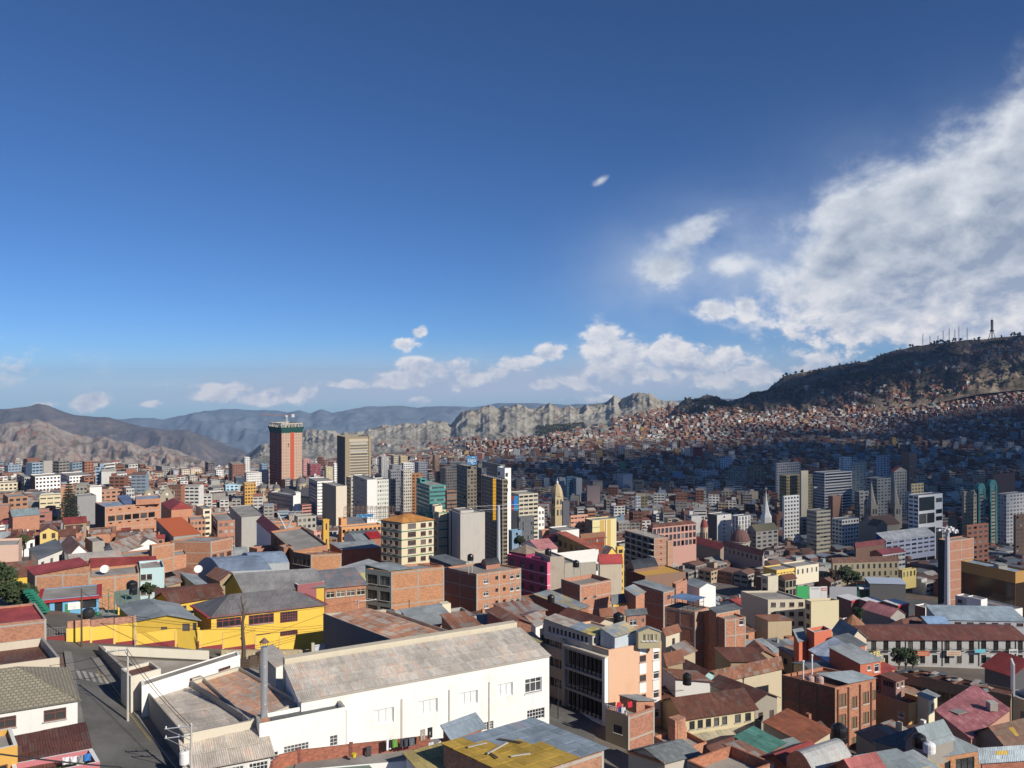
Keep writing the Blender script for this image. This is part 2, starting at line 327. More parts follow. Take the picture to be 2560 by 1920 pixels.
def link(name,me,parent=None,loc=(0,0,0),rot=(0,0,0)):
 o=bpy.data.objects.new(name,me);COL.objects.link(o);o.parent=parent;o.location=loc;o.rotation_euler=rot
 return o
def tag(o,label=None,cat=None,group=None,kind=None):
 for k,v in(('label',label),('category',cat),('group',group),('kind',kind)):
  if v:o[k]=v
 return o
def thing(name,label,cat,loc,group=None,rz=0):
 o=bpy.data.objects.new(name,None);COL.objects.link(o);o.location=loc;o.rotation_euler=(0,0,rz);o.empty_display_size=.5
 return tag(o,label,cat,group)
def np_mesh(name,verts,faces,mats,mi=None,uv=None,smooth=False):
 """big meshes straight from numpy arrays (all faces with the same corner count)"""
 me=bpy.data.meshes.new(name);nv=len(verts);nf,k=faces.shape
 me.vertices.add(nv);me.vertices.foreach_set('co',np.asarray(verts,np.float32).ravel())
 me.loops.add(nf*k);me.loops.foreach_set('vertex_index',faces.astype(np.int32).ravel())
 me.polygons.add(nf);me.polygons.foreach_set('loop_start',np.arange(0,nf*k,k,dtype=np.int32))
 for m in mats:me.materials.append(m)
 if mi is not None:me.polygons.foreach_set('material_index',np.asarray(mi,np.int32))
 if smooth:me.polygons.foreach_set('use_smooth',np.ones(nf,bool))
 me.update(calc_edges=True)
 ul=me.uv_layers.new(name='UVMap')
 if uv is not None:ul.data.foreach_set('uv',np.asarray(uv,np.float32).ravel())
 me.validate();return me
 # ------------------------------------------------------------------ terrain
def soil(name,c1,c2,c3=None,s=.004,veg=None,vegamt=.5):
 m,t,p=newmat(name);pos=geopos(t)
 n1=t.noise(pos,s,8,.62);n2=t.noise(pos,s*9,7,.65);n3=t.noise(t.vmul(pos,(1,1,.35)),s*3,6,.6,dist=.6)
 col=t.mix(t.ramp(n1,.38,.62),rgb(c1),rgb(c2))
 if c3:col=t.mix(t.ramp(n3,.54,.66),col,rgb(c3))
 if veg:col=t.mix(t.mul(t.ramp(t.add(t.mul(n2,.5),t.mul(n1,.5)),.56-.16*vegamt,.64-.12*vegamt),.9),col,rgb(veg))
 v=t.m('MULTIPLY_ADD',n2,.9,.55);col=t.mix(1.0,col,t.xyz(v,v,v),'MULTIPLY')
 t.l.new(col,p.inputs['Base Color']);p.inputs['Roughness'].default_value=.95;p.inputs['Specular IOR Level'].default_value=.1
 return m
def polar_sheet(name,cols,Ys,zf,mat):
 c,Y=np.meshgrid(cols,Ys);X=(c-1280)/F*Y;Z=zf(c,X,Y)
 V=np.stack([X,Y,Z],-1).reshape(-1,3);nc,nr=len(cols),len(Ys)
 i=np.arange((nr-1)*nc).reshape(nr-1,nc)[:,:-1].ravel()
 Fq=np.stack([i,i+1,i+nc+1,i+nc],-1)
 o=link(name,np_mesh(name,V,Fq,[mat],smooth=False));o['kind']='structure';return o
CITYSOIL=soil('city_ground',(.20,.17,.14),(.13,.12,.11),(.24,.15,.11),.02)  # ground kept dark so gaps between houses look like shaded alleys
Ys=np.concatenate([np.linspace(22,150,80),np.geomspace(152,15500,150)])
_gcols=np.linspace(-1200,3600,160)
polar_sheet('ground',_gcols,Ys,lambda c,X,Y:Gnp(X,Y)+np.where(Y>400,(fbm(X/90,Y/90,3)-.5)*4,0),CITYSOIL)
mb=MB()
for i in range(12):
 xa,xb=-90+15*i,-75+15*i
 f=lambda x,y:(x,y,float(g_near(np.float64(x),np.float64(max(y,22))))-.3+max(0,22-y)*.08)
 for ya,yb in((-60,-20),(-20,24)):mb.face([f(xa,ya),f(xb,ya),f(xb,yb),f(xa,yb)],CITYSOIL)
tag(mb.obj('hillside_ground'),kind='structure')
def prof(pts):
 a=np.array(pts,float);return lambda x:np.interp(x,a[:,0],a[:,1])
def hill(name,pts,Y0,Y1,cols,rows,mat,amp,wl,power=.8,dip=80,foot=None,crest_noise=0.,back=1.7,strat=0.,up=0.):
 cr=prof(pts)
 T=np.concatenate([np.linspace(0,1,rows),np.linspace(1.03,back,max(8,rows//5))])
 c,t=np.meshgrid(np.linspace(cols[0],cols[1],cols[2]),T)
 Y=Y0+(Y1-Y0)*t
 lat=(c-1280)/F*(Y0+Y1)/2
 Yc=np.full_like(c,Y1)
 zc=-(cr(c)-960)/F*Y1+crest_noise*(ridged(lat/wl*2.7,lat*0+3.3,4)-.55)
 z0=(Gnp((c-1280)/F*Y0,np.full_like(c,Y0))-25)if foot is None else-(prof(foot)(c)-960)/F*Y0
 tt=np.clip(t,0,1)
 base=z0+(zc-z0)*tt**power
 wp=fbm(lat/wl*.5,t*2.2+4,4);g=(ridged(lat/wl+1.6*wp,t*2.6+lat/wl*.25,6,.56)-.62)*(.35+1.3*fbm(lat/wl*.22+7,t*1.5,2))
 g2=ridged(lat/wl*3.1,t*5.0,4,.5)-.6
 env=np.sin(np.pi*np.clip(t,0,1))**.6*(1-.25*tt)*(np.clip((tt-up)/.4,.22,1)if up else 1)
 Z=base+amp*env*(g*1.5+g2*.45)
 if strat:Z=Z+strat*np.sin(Z/14.0)*env
 Z=np.where(t>1,zc-(t-1)*(Y1-Y0)*dip/100,Z)
 lim=zc*Y/Y1
 Z=np.where(t<1,np.minimum(Z,lim+2+amp*.10*(g2)),Z)
 X=(c-1280)/F*Y
 V=np.stack([X,Y,Z],-1).reshape(-1,3);nr,nc=c.shape
 i=np.arange((nr-1)*nc).reshape(nr-1,nc)[:,:-1].ravel()
 o=link(name,np_mesh(name,V,np.stack([i,i+1,i+nc+1,i+nc],-1),[mat],smooth=False));o['kind']='structure'
 return o,(c,Y,Z)
FARP=[(-600,1050),(312,1048),(347,1045),(405,1050),(463,1039),(506,1029),(550,1023),(593,1023),(640,1026),(692,1027),(721,1033),(750,1026),(776,1035),(802,1024),(831,1035),(886,1022),(929,1017),(973,1015),(1010,1014),(1045,1020),(1117,1016),(1155,1016),(1181,1019),(1242,1009),(1279,1008),(1338,1008),(1419,1013),(1497,1008),(1600,1004),(1812,998),(1841,998),(2300,990),(3400,980)]
MIDP=[(-600,1020),(0,1024),(38,1020),(69,1016),(95,1009),(116,1013),(159,1030),(188,1039),(231,1042),(275,1045),(312,1055),(362,1068),(405,1074),(434,1076),(463,1074),(506,1088),(550,1108),(608,1129),(680,1165),(760,1200)]
LEFTP=[(-600,1050),(0,1062),(58,1053),(93,1050),(122,1058),(145,1071),(179,1085),(231,1097),(260,1090),(284,1100),(318,1105),(362,1123),(382,1120),(405,1116),(428,1123),(451,1131),(477,1140),(503,1149),(521,1160),(570,1190)]
ROCKP=[(540,1185),(590,1160),(640,1122),(700,1100),(756,1085),(761,1085),(779,1076),(793,1082),(886,1082),(929,1074),(947,1071),(1002,1066),(1060,1062),(1103,1050),(1126,1059),(1143,1042),(1170,1030),(1181,1029),(1204,1021),(1224,1013),(1245,1021),(1280,1017),(1292,1011),(1318,1020),(1344,1024),(1357,1015),(1401,1021),(1436,1024),(1483,1014),(1535,995),(1552,1000),(1587,988),(1624,985),(1642,997),(1665,1004),(1690,1008),(1720,1030),(1800,1080)]
DARKP=[(1560,1100),(1610,1078),(1650,1062),(1685,1032),(1700,1006),(1717,997),(1734,1000),(1760,991),(1780,991),(1801,1000),(1815,1005),(1836,1000),(1859,994),(1885,979),(1919,974),(1958,942),(2015,930),(2122,910),(2180,901),(2203,886),(2279,867),(2325,861),(2412,852),(2481,845),(2556,838),(2700,832),(3300,815)]
M_FAR=soil('far_mountain',(.12,.16,.20),(.16,.19,.23),None,.0012)  # bluish tones paint some of the distance haze into the rock
M_MID=soil('brown_mountain',(.10,.095,.10),(.15,.13,.12),(.20,.16,.14),.0016)
M_LEFT=soil('eroded_hill',(.36,.31,.26),(.28,.23,.20),(.34,.17,.12),.0032,(.13,.12,.09),.35)
M_ROCK=soil('badland_rock',(.39,.37,.31),(.32,.30,.25),(.26,.20,.16),.0040,(.14,.13,.09),.25)
M_DARK=soil('green_slope',(.20,.155,.115),(.13,.10,.075),(.30,.26,.19),.006,(.05,.05,.03),.5)
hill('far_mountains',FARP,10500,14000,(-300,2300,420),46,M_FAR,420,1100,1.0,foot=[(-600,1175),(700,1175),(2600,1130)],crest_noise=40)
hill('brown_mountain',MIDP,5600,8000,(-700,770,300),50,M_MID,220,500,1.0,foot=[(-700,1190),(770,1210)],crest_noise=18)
hill('eroded_hills',LEFTP,3000,4600,(-700,580,420),100,M_LEFT,170,230,.95,foot=[(-700,1196),(580,1196)],crest_noise=22,strat=4)
_,ROCK=hill('badland_hills',ROCKP,2350,4200,(530,1810,620),150,M_ROCK,150,170,1.25,foot=[(530,1196),(800,1160),(1000,1146),(1280,1122),(1500,1108),(1700,1085),(1810,1075)],crest_noise=44,strat=5,up=.45)
_,DARK=hill('green_hill',DARKP,2250,3000,(1550,3300,640),120,M_DARK,62,130,.95,foot=[(1550,1106),(1600,1094),(1700,1062),(1800,1050),(1900,1046),(2000,1042),(2100,1036),(2200,1028),(2300,1016),(2450,985),(2700,960),(3300,935)],crest_noise=9,strat=1.5)
def hill_z(tab):
 c,Y,Z=tab;cs=c[0];ys=Y[:,0]
 def f(x,y):
  i=int(np.clip(np.searchsorted(cs,x),1,len(cs)-1));j=int(np.clip(np.searchsorted(ys,y),1,len(ys)-1))
  a=(x-cs[i-1])/(cs[i]-cs[i-1]);b=(y-ys[j-1])/(ys[j]-ys[j-1])
  return float((Z[j-1,i-1]*(1-a)+Z[j-1,i]*a)*(1-b)+(Z[j,i-1]*(1-a)+Z[j,i]*a)*b)
 return f
DARKZ=hill_z(DARK);ROCKZ=hill_z(ROCK)
# ------------------------------------------------------------------ the air
def haze_box():
 m=bpy.data.materials.new('haze');m.use_nodes=True;t=NT(m.node_tree);t.n.clear()
 o=t.node('ShaderNodeOutputMaterial');v=t.node('ShaderNodeVolumePrincipled')
 v.inputs['Color'].default_value=(.46,.67,1.0,1);v.inputs['Density'].default_value=HAZE;v.inputs['Anisotropy'].default_value=.0
 t.l.new(v.outputs[0],o.inputs['Volume']);m.volume_intersection_method='FAST' if hasattr(m,'volume_intersection_method')else None
 mb=MB();mb.box(-16000,16000,-400,16000,-1500,290,m,bottom=True);o=mb.obj('haze');o['kind']='stuff'
HAZE=4.0e-5
try:haze_box()
except TypeError:pass
# ------------------------------------------------------------------ clouds overhead to the right: their shade lies on the far slope
import bmesh
def cloud(poly,alt,n,r0,r1,seed):
 rg=np.random.default_rng(seed);bm=bmesh.new();bmesh.ops.create_icosphere(bm,subdivisions=3,radius=1)
 bv=np.array([v.co[:]for v in bm.verts]);bf=np.array([[v.index for v in f.verts]for f in bm.faces]);bm.free()
 P=np.array([((x-1280)/F*Y,Y)for x,Y in poly]);lo,hi=P.min(0),P.max(0)
 def inside(q):
  c=False
  for i in range(len(P)):
   a,b=P[i],P[i-1]
   if(a[1]>q[1])!=(b[1]>q[1])and q[0]<(b[0]-a[0])*(q[1]-a[1])/(b[1]-a[1])+a[0]:c=not c
  return c
 V=[];Fc=[];k=0;tries=0
 while k<n and tries<n*40:
  tries+=1;q=lo+rg.random(2)*(hi-lo)
  if not inside(q):continue
  q=q+rg.normal(0,75,2);r=rg.uniform(r0,r1)*(1 if rg.random()<.75 else .5);gz=G(q[0],q[1]);d=(alt-gz)/SUNV.z
  c=np.array([q[0],q[1],gz])+np.array(SUNV)*d+np.array([0,0,rg.normal(0,40)])
  v=bv*(1+.30*(fbm(bv[:,0]*2.2+k*3.1,bv[:,1]*2.2+bv[:,2]*2.9+k*1.7,4)[:,None]-.5)*2)*r
  v[:,2]=np.where(v[:,2]<0,v[:,2]*.45,v[:,2]*.8)
  V.append(v+c);Fc.append(bf+k*len(bv));k+=1
 m=MATS.get('cloudm')
 if m is None:
  m,t,p=newmat('cloud_vapour');p.inputs['Base Color'].default_value=(.9,.9,.9,1);p.inputs['Roughness'].default_value=1;p.inputs['Specular IOR Level'].default_value=0;MATS['cloudm']=m;tr=t.node('ShaderNodeBsdfTransparent');mx=t.node('ShaderNodeMixShader');mx.inputs[0].default_value=.83;o_=[q for q in t.n if q.type=='OUTPUT_MATERIAL'][0];t.l.new(p.outputs[0],mx.inputs[1]);t.l.new(tr.outputs[0],mx.inputs[2]);t.l.new(mx.outputs[0],o_.inputs[0])
 o=link('cloud',np_mesh('cloud',np.concatenate(V),np.concatenate(Fc),[m],smooth=True));o['kind']='stuff'
cloud([(1255,1080),(1420,900),(1600,770),(1760,680),(1950,620),(2080,540),(2250,440),(2800,360),(2900,1500),(2750,2060),(2500,1960),(2100,2000),(1850,1980),(1750,1880),(1550,1580),(1330,1480),(1235,1330)],1500,230,70,125,3)
cloud([(1640,2420),(1850,2300),(2050,2430),(2250,2700),(2450,2820),(2720,2860),(2720,3150),(1640,3120)],1800,150,60,125,5)
# ------------------------------------------------------------------ buildings
HEROES=[]
WINM={};GLASSC=glass((.16,.155,.14),.4);GLASSK=glass((.015,.016,.018),.1)
def win_mesh(w,h,style,gm,fm,rec):
 """(frame mesh, pane mesh): built in x-z, facing -y, centred"""
 k=(round(w,2),round(h,2),style,gm.name,fm.name)
 if k in WINM:return WINM[k]
 a,b=w/2,h/2;fr=MB();pn=MB();t=min(.09,w*.09)
 pn.face([(-a,.03,-b),(a,.03,-b),(a,.03,b),(-a,.03,b)],gm)
 if style in('f','c','g'):
  nx=max(1,round(w/.75))if style!='g' else max(2,round(w/.35));ny=1 if style=='c' else(2 if h>.9 else 1)
  if style=='g':ny=max(2,round(h/.35));t*=.6
  fr.box(-a,a,-.03,.028,-b,-b+t,fm);fr.box(-a,a,-.03,.028,b-t,b,fm,bottom=True)
  fr.box(-a,-a+t,-.032,.028,-b+t,b-t,fm);fr.box(a-t,a,-.032,.028,-b+t,b-t,fm)
  for i in range(1,nx):x=-a+w*i/nx;fr.box(x-t*.4,x+t*.4,-.025,.028,-b+t,b-t,fm)
  for i in range(1,ny):
   z=-b+h*(i/ny if style=='g' else .68);fr.box(-a+t,a-t,-.02,.028,z-t*.4,z+t*.4,fm)
  if style=='f':fr.box(-a-.08,a+.08,-rec-.12,-.034,-b-.07,-b,FRAMEW if fm is FRAMEW else CONCP,bottom=True)
 WINM[k]=(fr.mesh('window')if fr.f else None,pn.mesh('pane'));return WINM[k]
class Bld:pass
def lerp(a,b,t):return a+(b-a)*t
def wall_face(mb,a,b,z0,z1,holes,m,rec,lining):
 """one wall from a to b with recessed openings; holes: (u0,u1,za,zb) in metres along the wall"""
 a=Vector((a[0],a[1],0));b=Vector((b[0],b[1],0));L=(b-a).length;e=(b-a)/L;n=Vector((e.y,-e.x,0))
 P=lambda u,z,dp=0:a+e*u-n*dp+Vector((0,0,z))
 q=lambda u0,u1,za,zb:mb.face([P(u0,za),P(u1,za),P(u1,zb),P(u0,zb)],m,[(u0,za),(u1,za),(u1,zb),(u0,zb)])
 if not holes:q(0,L,z0,z1);return
 zs=sorted({z0,z1,*[round(h[2],3)for h in holes],*[round(h[3],3)for h in holes]});zs=[z for z in zs if z0-1e-6<=z<=z1+1e-6]
 for za,zb in zip(zs,zs[1:]):
  zm=(za+zb)/2;row=sorted([h for h in holes if h[2]<zm<h[3]]);u=0
  for h in row:
   if h[0]>u+1e-4:q(u,h[0],za,zb)
   u=max(u,h[1])
  if u<L-1e-4:q(u,L,za,zb)
 for(u0,u1,za,zb)in holes:
  mb.face([P(u0,za),P(u0,za,rec),P(u0,zb,rec),P(u0,zb)],lining);mb.face([P(u1,za,rec),P(u1,za),P(u1,zb),P(u1,zb,rec)],lining)
  mb.face([P(u0,za),P(u1,za),P(u1,za,rec),P(u0,za,rec)],lining);mb.face([P(u0,zb,rec),P(u1,zb,rec),P(u1,zb),P(u0,zb)],lining)
def B(t,name,label,L,C,R,H=None,Y=None,th=27,w=None,d=None,wall=None,wl=None,roof='flat',rm=None,rise=1.2,par=.6,W=(),fr=None,cat='building',vis=.65,group=None,gm=None,fm=None,over=.35,sheets=None,zb=None,tv=None,cap=None,base=None,lining=None,rec=None,wfrac=None,**ignored):
 wall=wall or BRICK;gm=gm or GLASS;fm=fm or FRAMEB
 xc,yc=px(t,C)
 if Y is None:Y=solveY(xc,yc,H)
 p0=at(xc,yc,Y);ztop=p0.z
 far=Y>260
 if far and L is not None and tv is None:
  kl=(px(t,(L[0]if isinstance(L,tuple)else L,0))[0]-1280)/F;kc=p0.x/p0.y
  if(kc-kl)*F>7:
   for q in(th,33,40,48,56):
    vx,vy=math.cos(R_(q+90)),math.sin(R_(q+90));den=vx-kl*vy;ok=den<-.12 and 2<(kl*p0.y-p0.x)/den<45
    if R is not None:kr=(px(t,(R[0]if isinstance(R,tuple)else R,0))[0]-1280)/F;dr=vy-kr*-vx;ok=ok and dr>.15 and(kr*p0.y-p0.x)/dr<70
    if ok:th=q;break
 tv=th+90 if tv is None else tv
 u=Vector((math.cos(R_(th)),math.sin(R_(th)),0));v=Vector((math.cos(R_(tv)),math.sin(R_(tv)),0))
 def reach(Q,dirn,other,dflt):
  if Q is None:return p0+dirn*(other or dflt)
  if isinstance(Q,tuple)and far:Q=Q[0]
  if isinstance(Q,tuple):
   x,y=px(t,Q);r=(yc-960)/(y-960);r=min(r,1.9)
   if r<.997:return reach(Q[0],dirn,other,dflt)
   return Vector(((x-1280)/F*Y*r,Y*r,ztop))
  x,_=px(t,(Q,0));k=(x-1280)/F;den=dirn.x-k*dirn.y
  tt=(k*p0.y-p0.x)/den if abs(den)>.05 else 10;lim=16*Y/150+30
  if not .8<tt<lim:tt=min(max(abs(tt),2),lim)if tt>0 else(other or dflt)
  return p0+dirn*tt
 p1=reach(R,u,w,9.0);p3=reach(L,v,d,9.0)
 if R is None and w is None and L is not None:p1=p0+u*9
 p2=p1+(p3-p0)
 gz=min(G(p.x,p.y)for p in(p0,p1,p2,p3))
 zbase=gz-.8 if zb is None else zb
 zbase=min(zbase,ztop-2.2)
 o=thing(name,label,cat,(p0.x,p0.y,zbase),group)
 c=Bld();c.o=o;c.Y=Y;c.p=[p0.xy-p0.xy,p1.xy-p0.xy,p2.xy-p0.xy,p3.xy-p0.xy];c.zt=ztop-zbase;c.org=Vector((p0.x,p0.y,zbase));c.w=[p0,p1,p2,p3];c.label=label
 P=[Vector((q.x,q.y))for q in c.p];zt=c.zt
 rec=(.10 if Y<140 else .16)if rec is None else rec;lining=lining or wall
 # ---- roof heights at the four corners
 dz=[0,0,0,0]
 if roof=='shed_b':dz=[0,0,rise,rise]
 elif roof=='shed_f':dz=[rise,rise,0,0]
 elif roof=='shed_r':dz=[0,rise,rise,0]
 elif roof=='shed_l':dz=[rise,0,0,rise]
 mb=MB();holes={'r':[],'l':[]};wins=[]
 for ws in W:
  face,nc,nr,ww,hh=ws[:5];op=ws[5]if len(ws)>5 else{}
  a,b=(P[0],P[1])if face=='r' else(P[3],P[0]);Lf=(b-a).length
  if Lf<.9:continue
  u0,u1=op.get('u',(0,1));u0*=Lf;u1*=Lf;sh=op.get('sh',2.8);top=op.get('top',1.5)
  ww=(u1-u0)/nc*wfrac if(wfrac and ww>90)else min(ww,(u1-u0)/nc*.88)
  for i in range(nc):
   uc=u0+(u1-u0)*(i+.5)/nc
   for j in range(nr):
    zc=zt-top-sh*j
    if zc-hh/2<.9-0 or(op.get('skip')and(i,j)in op['skip']):continue
    if uc-ww/2<.05 or uc+ww/2>Lf-.05 or zc+hh/2>zt-.08:continue
    r=(uc-ww/2,uc+ww/2,zc-hh/2,zc+hh/2)
    if any(not(r[1]<q[0]+.02 or r[0]>q[1]-.02 or r[3]<q[2]+.02 or r[2]>q[3]-.02)for q in holes[face]):continue
    holes[face].append(r);wins.append((face,uc,zc,ww,hh,op))
 lw=wl or wall  # many left walls take a darker tone, shade painted into their colour
 wall_face(mb,P[0],P[1],0,zt,holes['r'],wall,rec,lining)
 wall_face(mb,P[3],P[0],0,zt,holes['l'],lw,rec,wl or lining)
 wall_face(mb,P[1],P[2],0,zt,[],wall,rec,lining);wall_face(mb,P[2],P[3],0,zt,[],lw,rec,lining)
 Q3=lambda q,z:(q.x,q.y,z)
 cen=(P[0]+P[2])/2
 def inset(q,r):dvec=cen-q;return q+dvec*min(.4,r*1.5/max(dvec.length,.1))
 rm=rm or FLATC
 rf=MB();planes=[]
 if roof=='flat':
  I=[inset(q,.2)for q in P];capm=cap or wall
  for i in range(4):
   j=(i+1)%4
   mb.face([Q3(P[i],zt),Q3(P[j],zt),Q3(I[j],zt),Q3(I[i],zt)],capm)
   mb.face([Q3(I[j],zt-par),Q3(I[i],zt-par),Q3(I[i],zt),Q3(I[j],zt)],wall)
  if sheets:roof_sheets(o,[Vector(Q3(q,zt-par))for q in I],sheets,rm,Vector((0,0,1)))
  else:rf.face([Q3(q,zt-par)for q in I],rm)
  c.roofz=zt-par
 else:
  if roof.startswith('shed'):
   for i in range(4):
    j=(i+1)%4
    if dz[i]or dz[j]:mb.face([Q3(P[i],zt),Q3(P[j],zt),Q3(P[j],zt+dz[j]+1e-3),Q3(P[i],zt+dz[i]+1e-3)],lw if i==3 else wall)
   planes=[[Q3(P[i],zt+dz[i])for i in range(4)]]
   if roof=='shed_r' or roof=='shed_l':planes=[[planes[0][3],planes[0][0],planes[0][1],planes[0][2]]]if roof=='shed_r' else[[planes[0][1],planes[0][2],planes[0][3],planes[0][0]]]
   if roof=='shed_f':planes=[[planes[0][2],planes[0][3],planes[0][0],planes[0][1]]]
  elif roof=='gable_u':
   A,Bm=(P[0]+P[3])/2,(P[1]+P[2])/2;z=zt+rise
   planes=[[Q3(P[0],zt),Q3(P[1],zt),Q3(Bm,z),Q3(A,z)],[Q3(P[2],zt),Q3(P[3],zt),Q3(A,z),Q3(Bm,z)]]
   mb.face([Q3(P[3],zt),Q3(P[0],zt),Q3(A,z)],lw);mb.face([Q3(P[1],zt),Q3(P[2],zt),Q3(Bm,z)],wall)
  elif roof=='gable_v':
   A,Bm=(P[0]+P[1])/2,(P[3]+P[2])/2;z=zt+rise
   planes=[[Q3(P[3],zt),Q3(P[0],zt),Q3(A,z),Q3(Bm,z)],[Q3(P[1],zt),Q3(P[2],zt),Q3(Bm,z),Q3(A,z)]]
   mb.face([Q3(P[0],zt),Q3(P[1],zt),Q3(A,z)],wall);mb.face([Q3(P[2],zt),Q3(P[3],zt),Q3(Bm,z)],lw)
  elif roof=='hip':
   lu,lv=(P[1]-P[0]).length,(P[3]-P[0]).length;z=zt+rise
   if lu>lv:k=min(.5,lv/lu*.5);A=lerp((P[0]+P[3])/2,(P[1]+P[2])/2,k);Bm=lerp((P[1]+P[2])/2,(P[0]+P[3])/2,k);planes=[[Q3(P[0],zt),Q3(P[1],zt),Q3(Bm,z),Q3(A,z)],[Q3(P[2],zt),Q3(P[3],zt),Q3(A,z),Q3(Bm,z)],[Q3(P[3],zt),Q3(P[0],zt),Q3(A,z)],[Q3(P[1],zt),Q3(P[2],zt),Q3(Bm,z)]]
   else:k=min(.5,lu/lv*.5);A=lerp((P[0]+P[1])/2,(P[3]+P[2])/2,k);Bm=lerp((P[3]+P[2])/2,(P[0]+P[1])/2,k);planes=[[Q3(P[3],zt),Q3(P[0],zt),Q3(A,z),Q3(Bm,z)],[Q3(P[1],zt),Q3(P[2],zt),Q3(Bm,z),Q3(A,z)],[Q3(P[0],zt),Q3(P[1],zt),Q3(A,z)],[Q3(P[2],zt),Q3(P[3],zt),Q3(Bm,z)]]
  elif roof=='vault':
   n=8
   for i in range(n):
    f0,f1=i/n,(i+1)/n;h0,h1=rise*math.sin(math.pi*f0),rise*math.sin(math.pi*f1)
    a0,a1=lerp(P[0],P[3],f0),lerp(P[0],P[3],f1);b0,b1=lerp(P[1],P[2],f0),lerp(P[1],P[2],f1)
    rf.face([Q3(a0,zt+h0),Q3(b0,zt+h0),Q3(b1,zt+h1),Q3(a1,zt+h1)],rm)
    mb.face([Q3(a0,zt),Q3(a0,zt+h0),Q3(a1,zt+h1),Q3(a1,zt)],lw);mb.face([Q3(b1,zt),Q3(b1,zt+h1),Q3(b0,zt+h0),Q3(b0,zt)],wall)
  c.roofz=zt
  for pl in planes:
   pts=[Vector(q)for q in pl]
   if len(pts)==4:
    e1=(pts[1]-pts[0]).normalized();up0=(pts[3]-pts[0]).normalized();up1=(pts[2]-pts[1]).normalized()
    if roof!='hip':pts[0]-=e1*over;pts[3]-=e1*over;pts[1]+=e1*over;pts[2]+=e1*over
    pts[0]=pts[0]-up0*over;pts[1]=pts[1]-up1*over
   else:
    for i in(0,1):dd=(pts[i]-(pts[2]+pts[1-i])/2).normalized();pts[i]=pts[i]+dd*over
   n=(pts[1]-pts[0]).cross(pts[2]-pts[0]).normalized();up=n*.04
   if sheets and len(pts)==4:roof_sheets(o,pts,sheets,rm,n)
   else:
    top=[q+up for q in pts];lu=(pts[1]-pts[0]).length;lv=(pts[-1]-pts[0]).length
    rf.face(top,rm)
    for i in range(len(top)):
     j=(i+1)%len(top);rf.face([pts[i]-up,pts[j]-up,top[j],top[i]],rm)
    rf.face([q-up for q in pts][::-1],rm)
 mb.obj('wall',o)
 if rf.f:rf.obj('roof',o)
 c.planes=planes
 # ---- windows
 glaz=MB()
 for(face,uc,zc,ww,hh,op)in wins:
  a,b=(P[0],P[1])if face=='r' else(P[3],P[0]);e=(b-a).normalized();n=Vector((e.y,-e.x));pos=a+e*uc-n*(rec-.035)
  g_,f_=op.get('gm',gm),op.get('fm',fm);st=op.get('st','f');pxw=ww*F/Y
  ang=math.atan2(e.y,e.x)
  if pxw<8 or op.get('join'):
   q=lambda x,z:(pos.x+e.x*x,pos.y+e.y*x,zc+z)
   if RNG.random()<.05:continue
   r_=RNG.random();gq=g_ if r_<.68 else(GLASSC if r_<.86 else GLASSK)
   glaz.face([q(-ww/2,-hh/2),q(ww/2,-hh/2),q(ww/2,hh/2),q(-ww/2,hh/2)],gq)
  else:
   fm_,pm_=win_mesh(ww,hh,st,g_,f_,rec)
   if fm_ is None:link('opening_shade' if st=='o' else 'window',pm_,o,(pos.x,pos.y,zc),(0,0,ang))  # an open hole is a dark sheet standing for the shade inside
   else:
    wo=link('window',fm_,o,(pos.x,pos.y,zc),(0,0,ang));link('pane',pm_,wo)
 if glaz.f:tag(glaz.obj('glazing',o),kind='stuff')
 # ---- concrete frame showing in the brickwork
 if fr:
  sh,nr_,nl_=fr[:3];fm2=fr[3]if len(fr)>3 else CONC
  for face,(a,b),nb in(('r',(P[0],P[1]),nr_),('l',(P[3],P[0]),nl_)):
   Lf=(b-a).length
   if not nb or Lf<2:continue
   e=(b-a)/Lf;n=Vector((e.y,-e.x));ang=math.atan2(e.y,e.x)
   def strip(nm,u0,u1,z0,z1,pr):
    for q in holes[face]:
     if u0<q[1]and u1>q[0]and z0<q[3]and z1>q[2]:
      if nm=='concrete_column':
       if q[2]-z0>.3:strip(nm,u0,u1,z0,q[2],pr)
       if z1-q[3]>.3:strip(nm,u0,u1,q[3],z1,pr)
      else:
       if q[0]-u0>.3:strip(nm,u0,q[0],z0,z1,pr)
       if u1-q[1]>.3:strip(nm,q[1],u1,z0,z1,pr)
      return
    m3=MB();m3.box(0,u1-u0,-pr,.05,0,z1-z0,fm2,bottom=True)
    link(nm,m3.mesh(nm),o,(a.x+e.x*u0,a.y+e.y*u0,z0),(0,0,ang))
   z=zt-.25;k=0
   while z>1 and k<40:strip('concrete_beam',.0,Lf,z-.22,z,.03);z-=sh;k+=1
   for i in range(nb+1):
    uc=(Lf-.24)*i/nb;strip('concrete_column',uc,uc+.24,0,zt-.02,.036)
 xs=[(q.x/q.y*F+1280)for q in c.w];c.bb=(min(xs),max(xs));c.vis=vis;c.vrow=yc+(zt*F/Y)*vis;c.yc=yc
 HEROES.append(c)
 return c
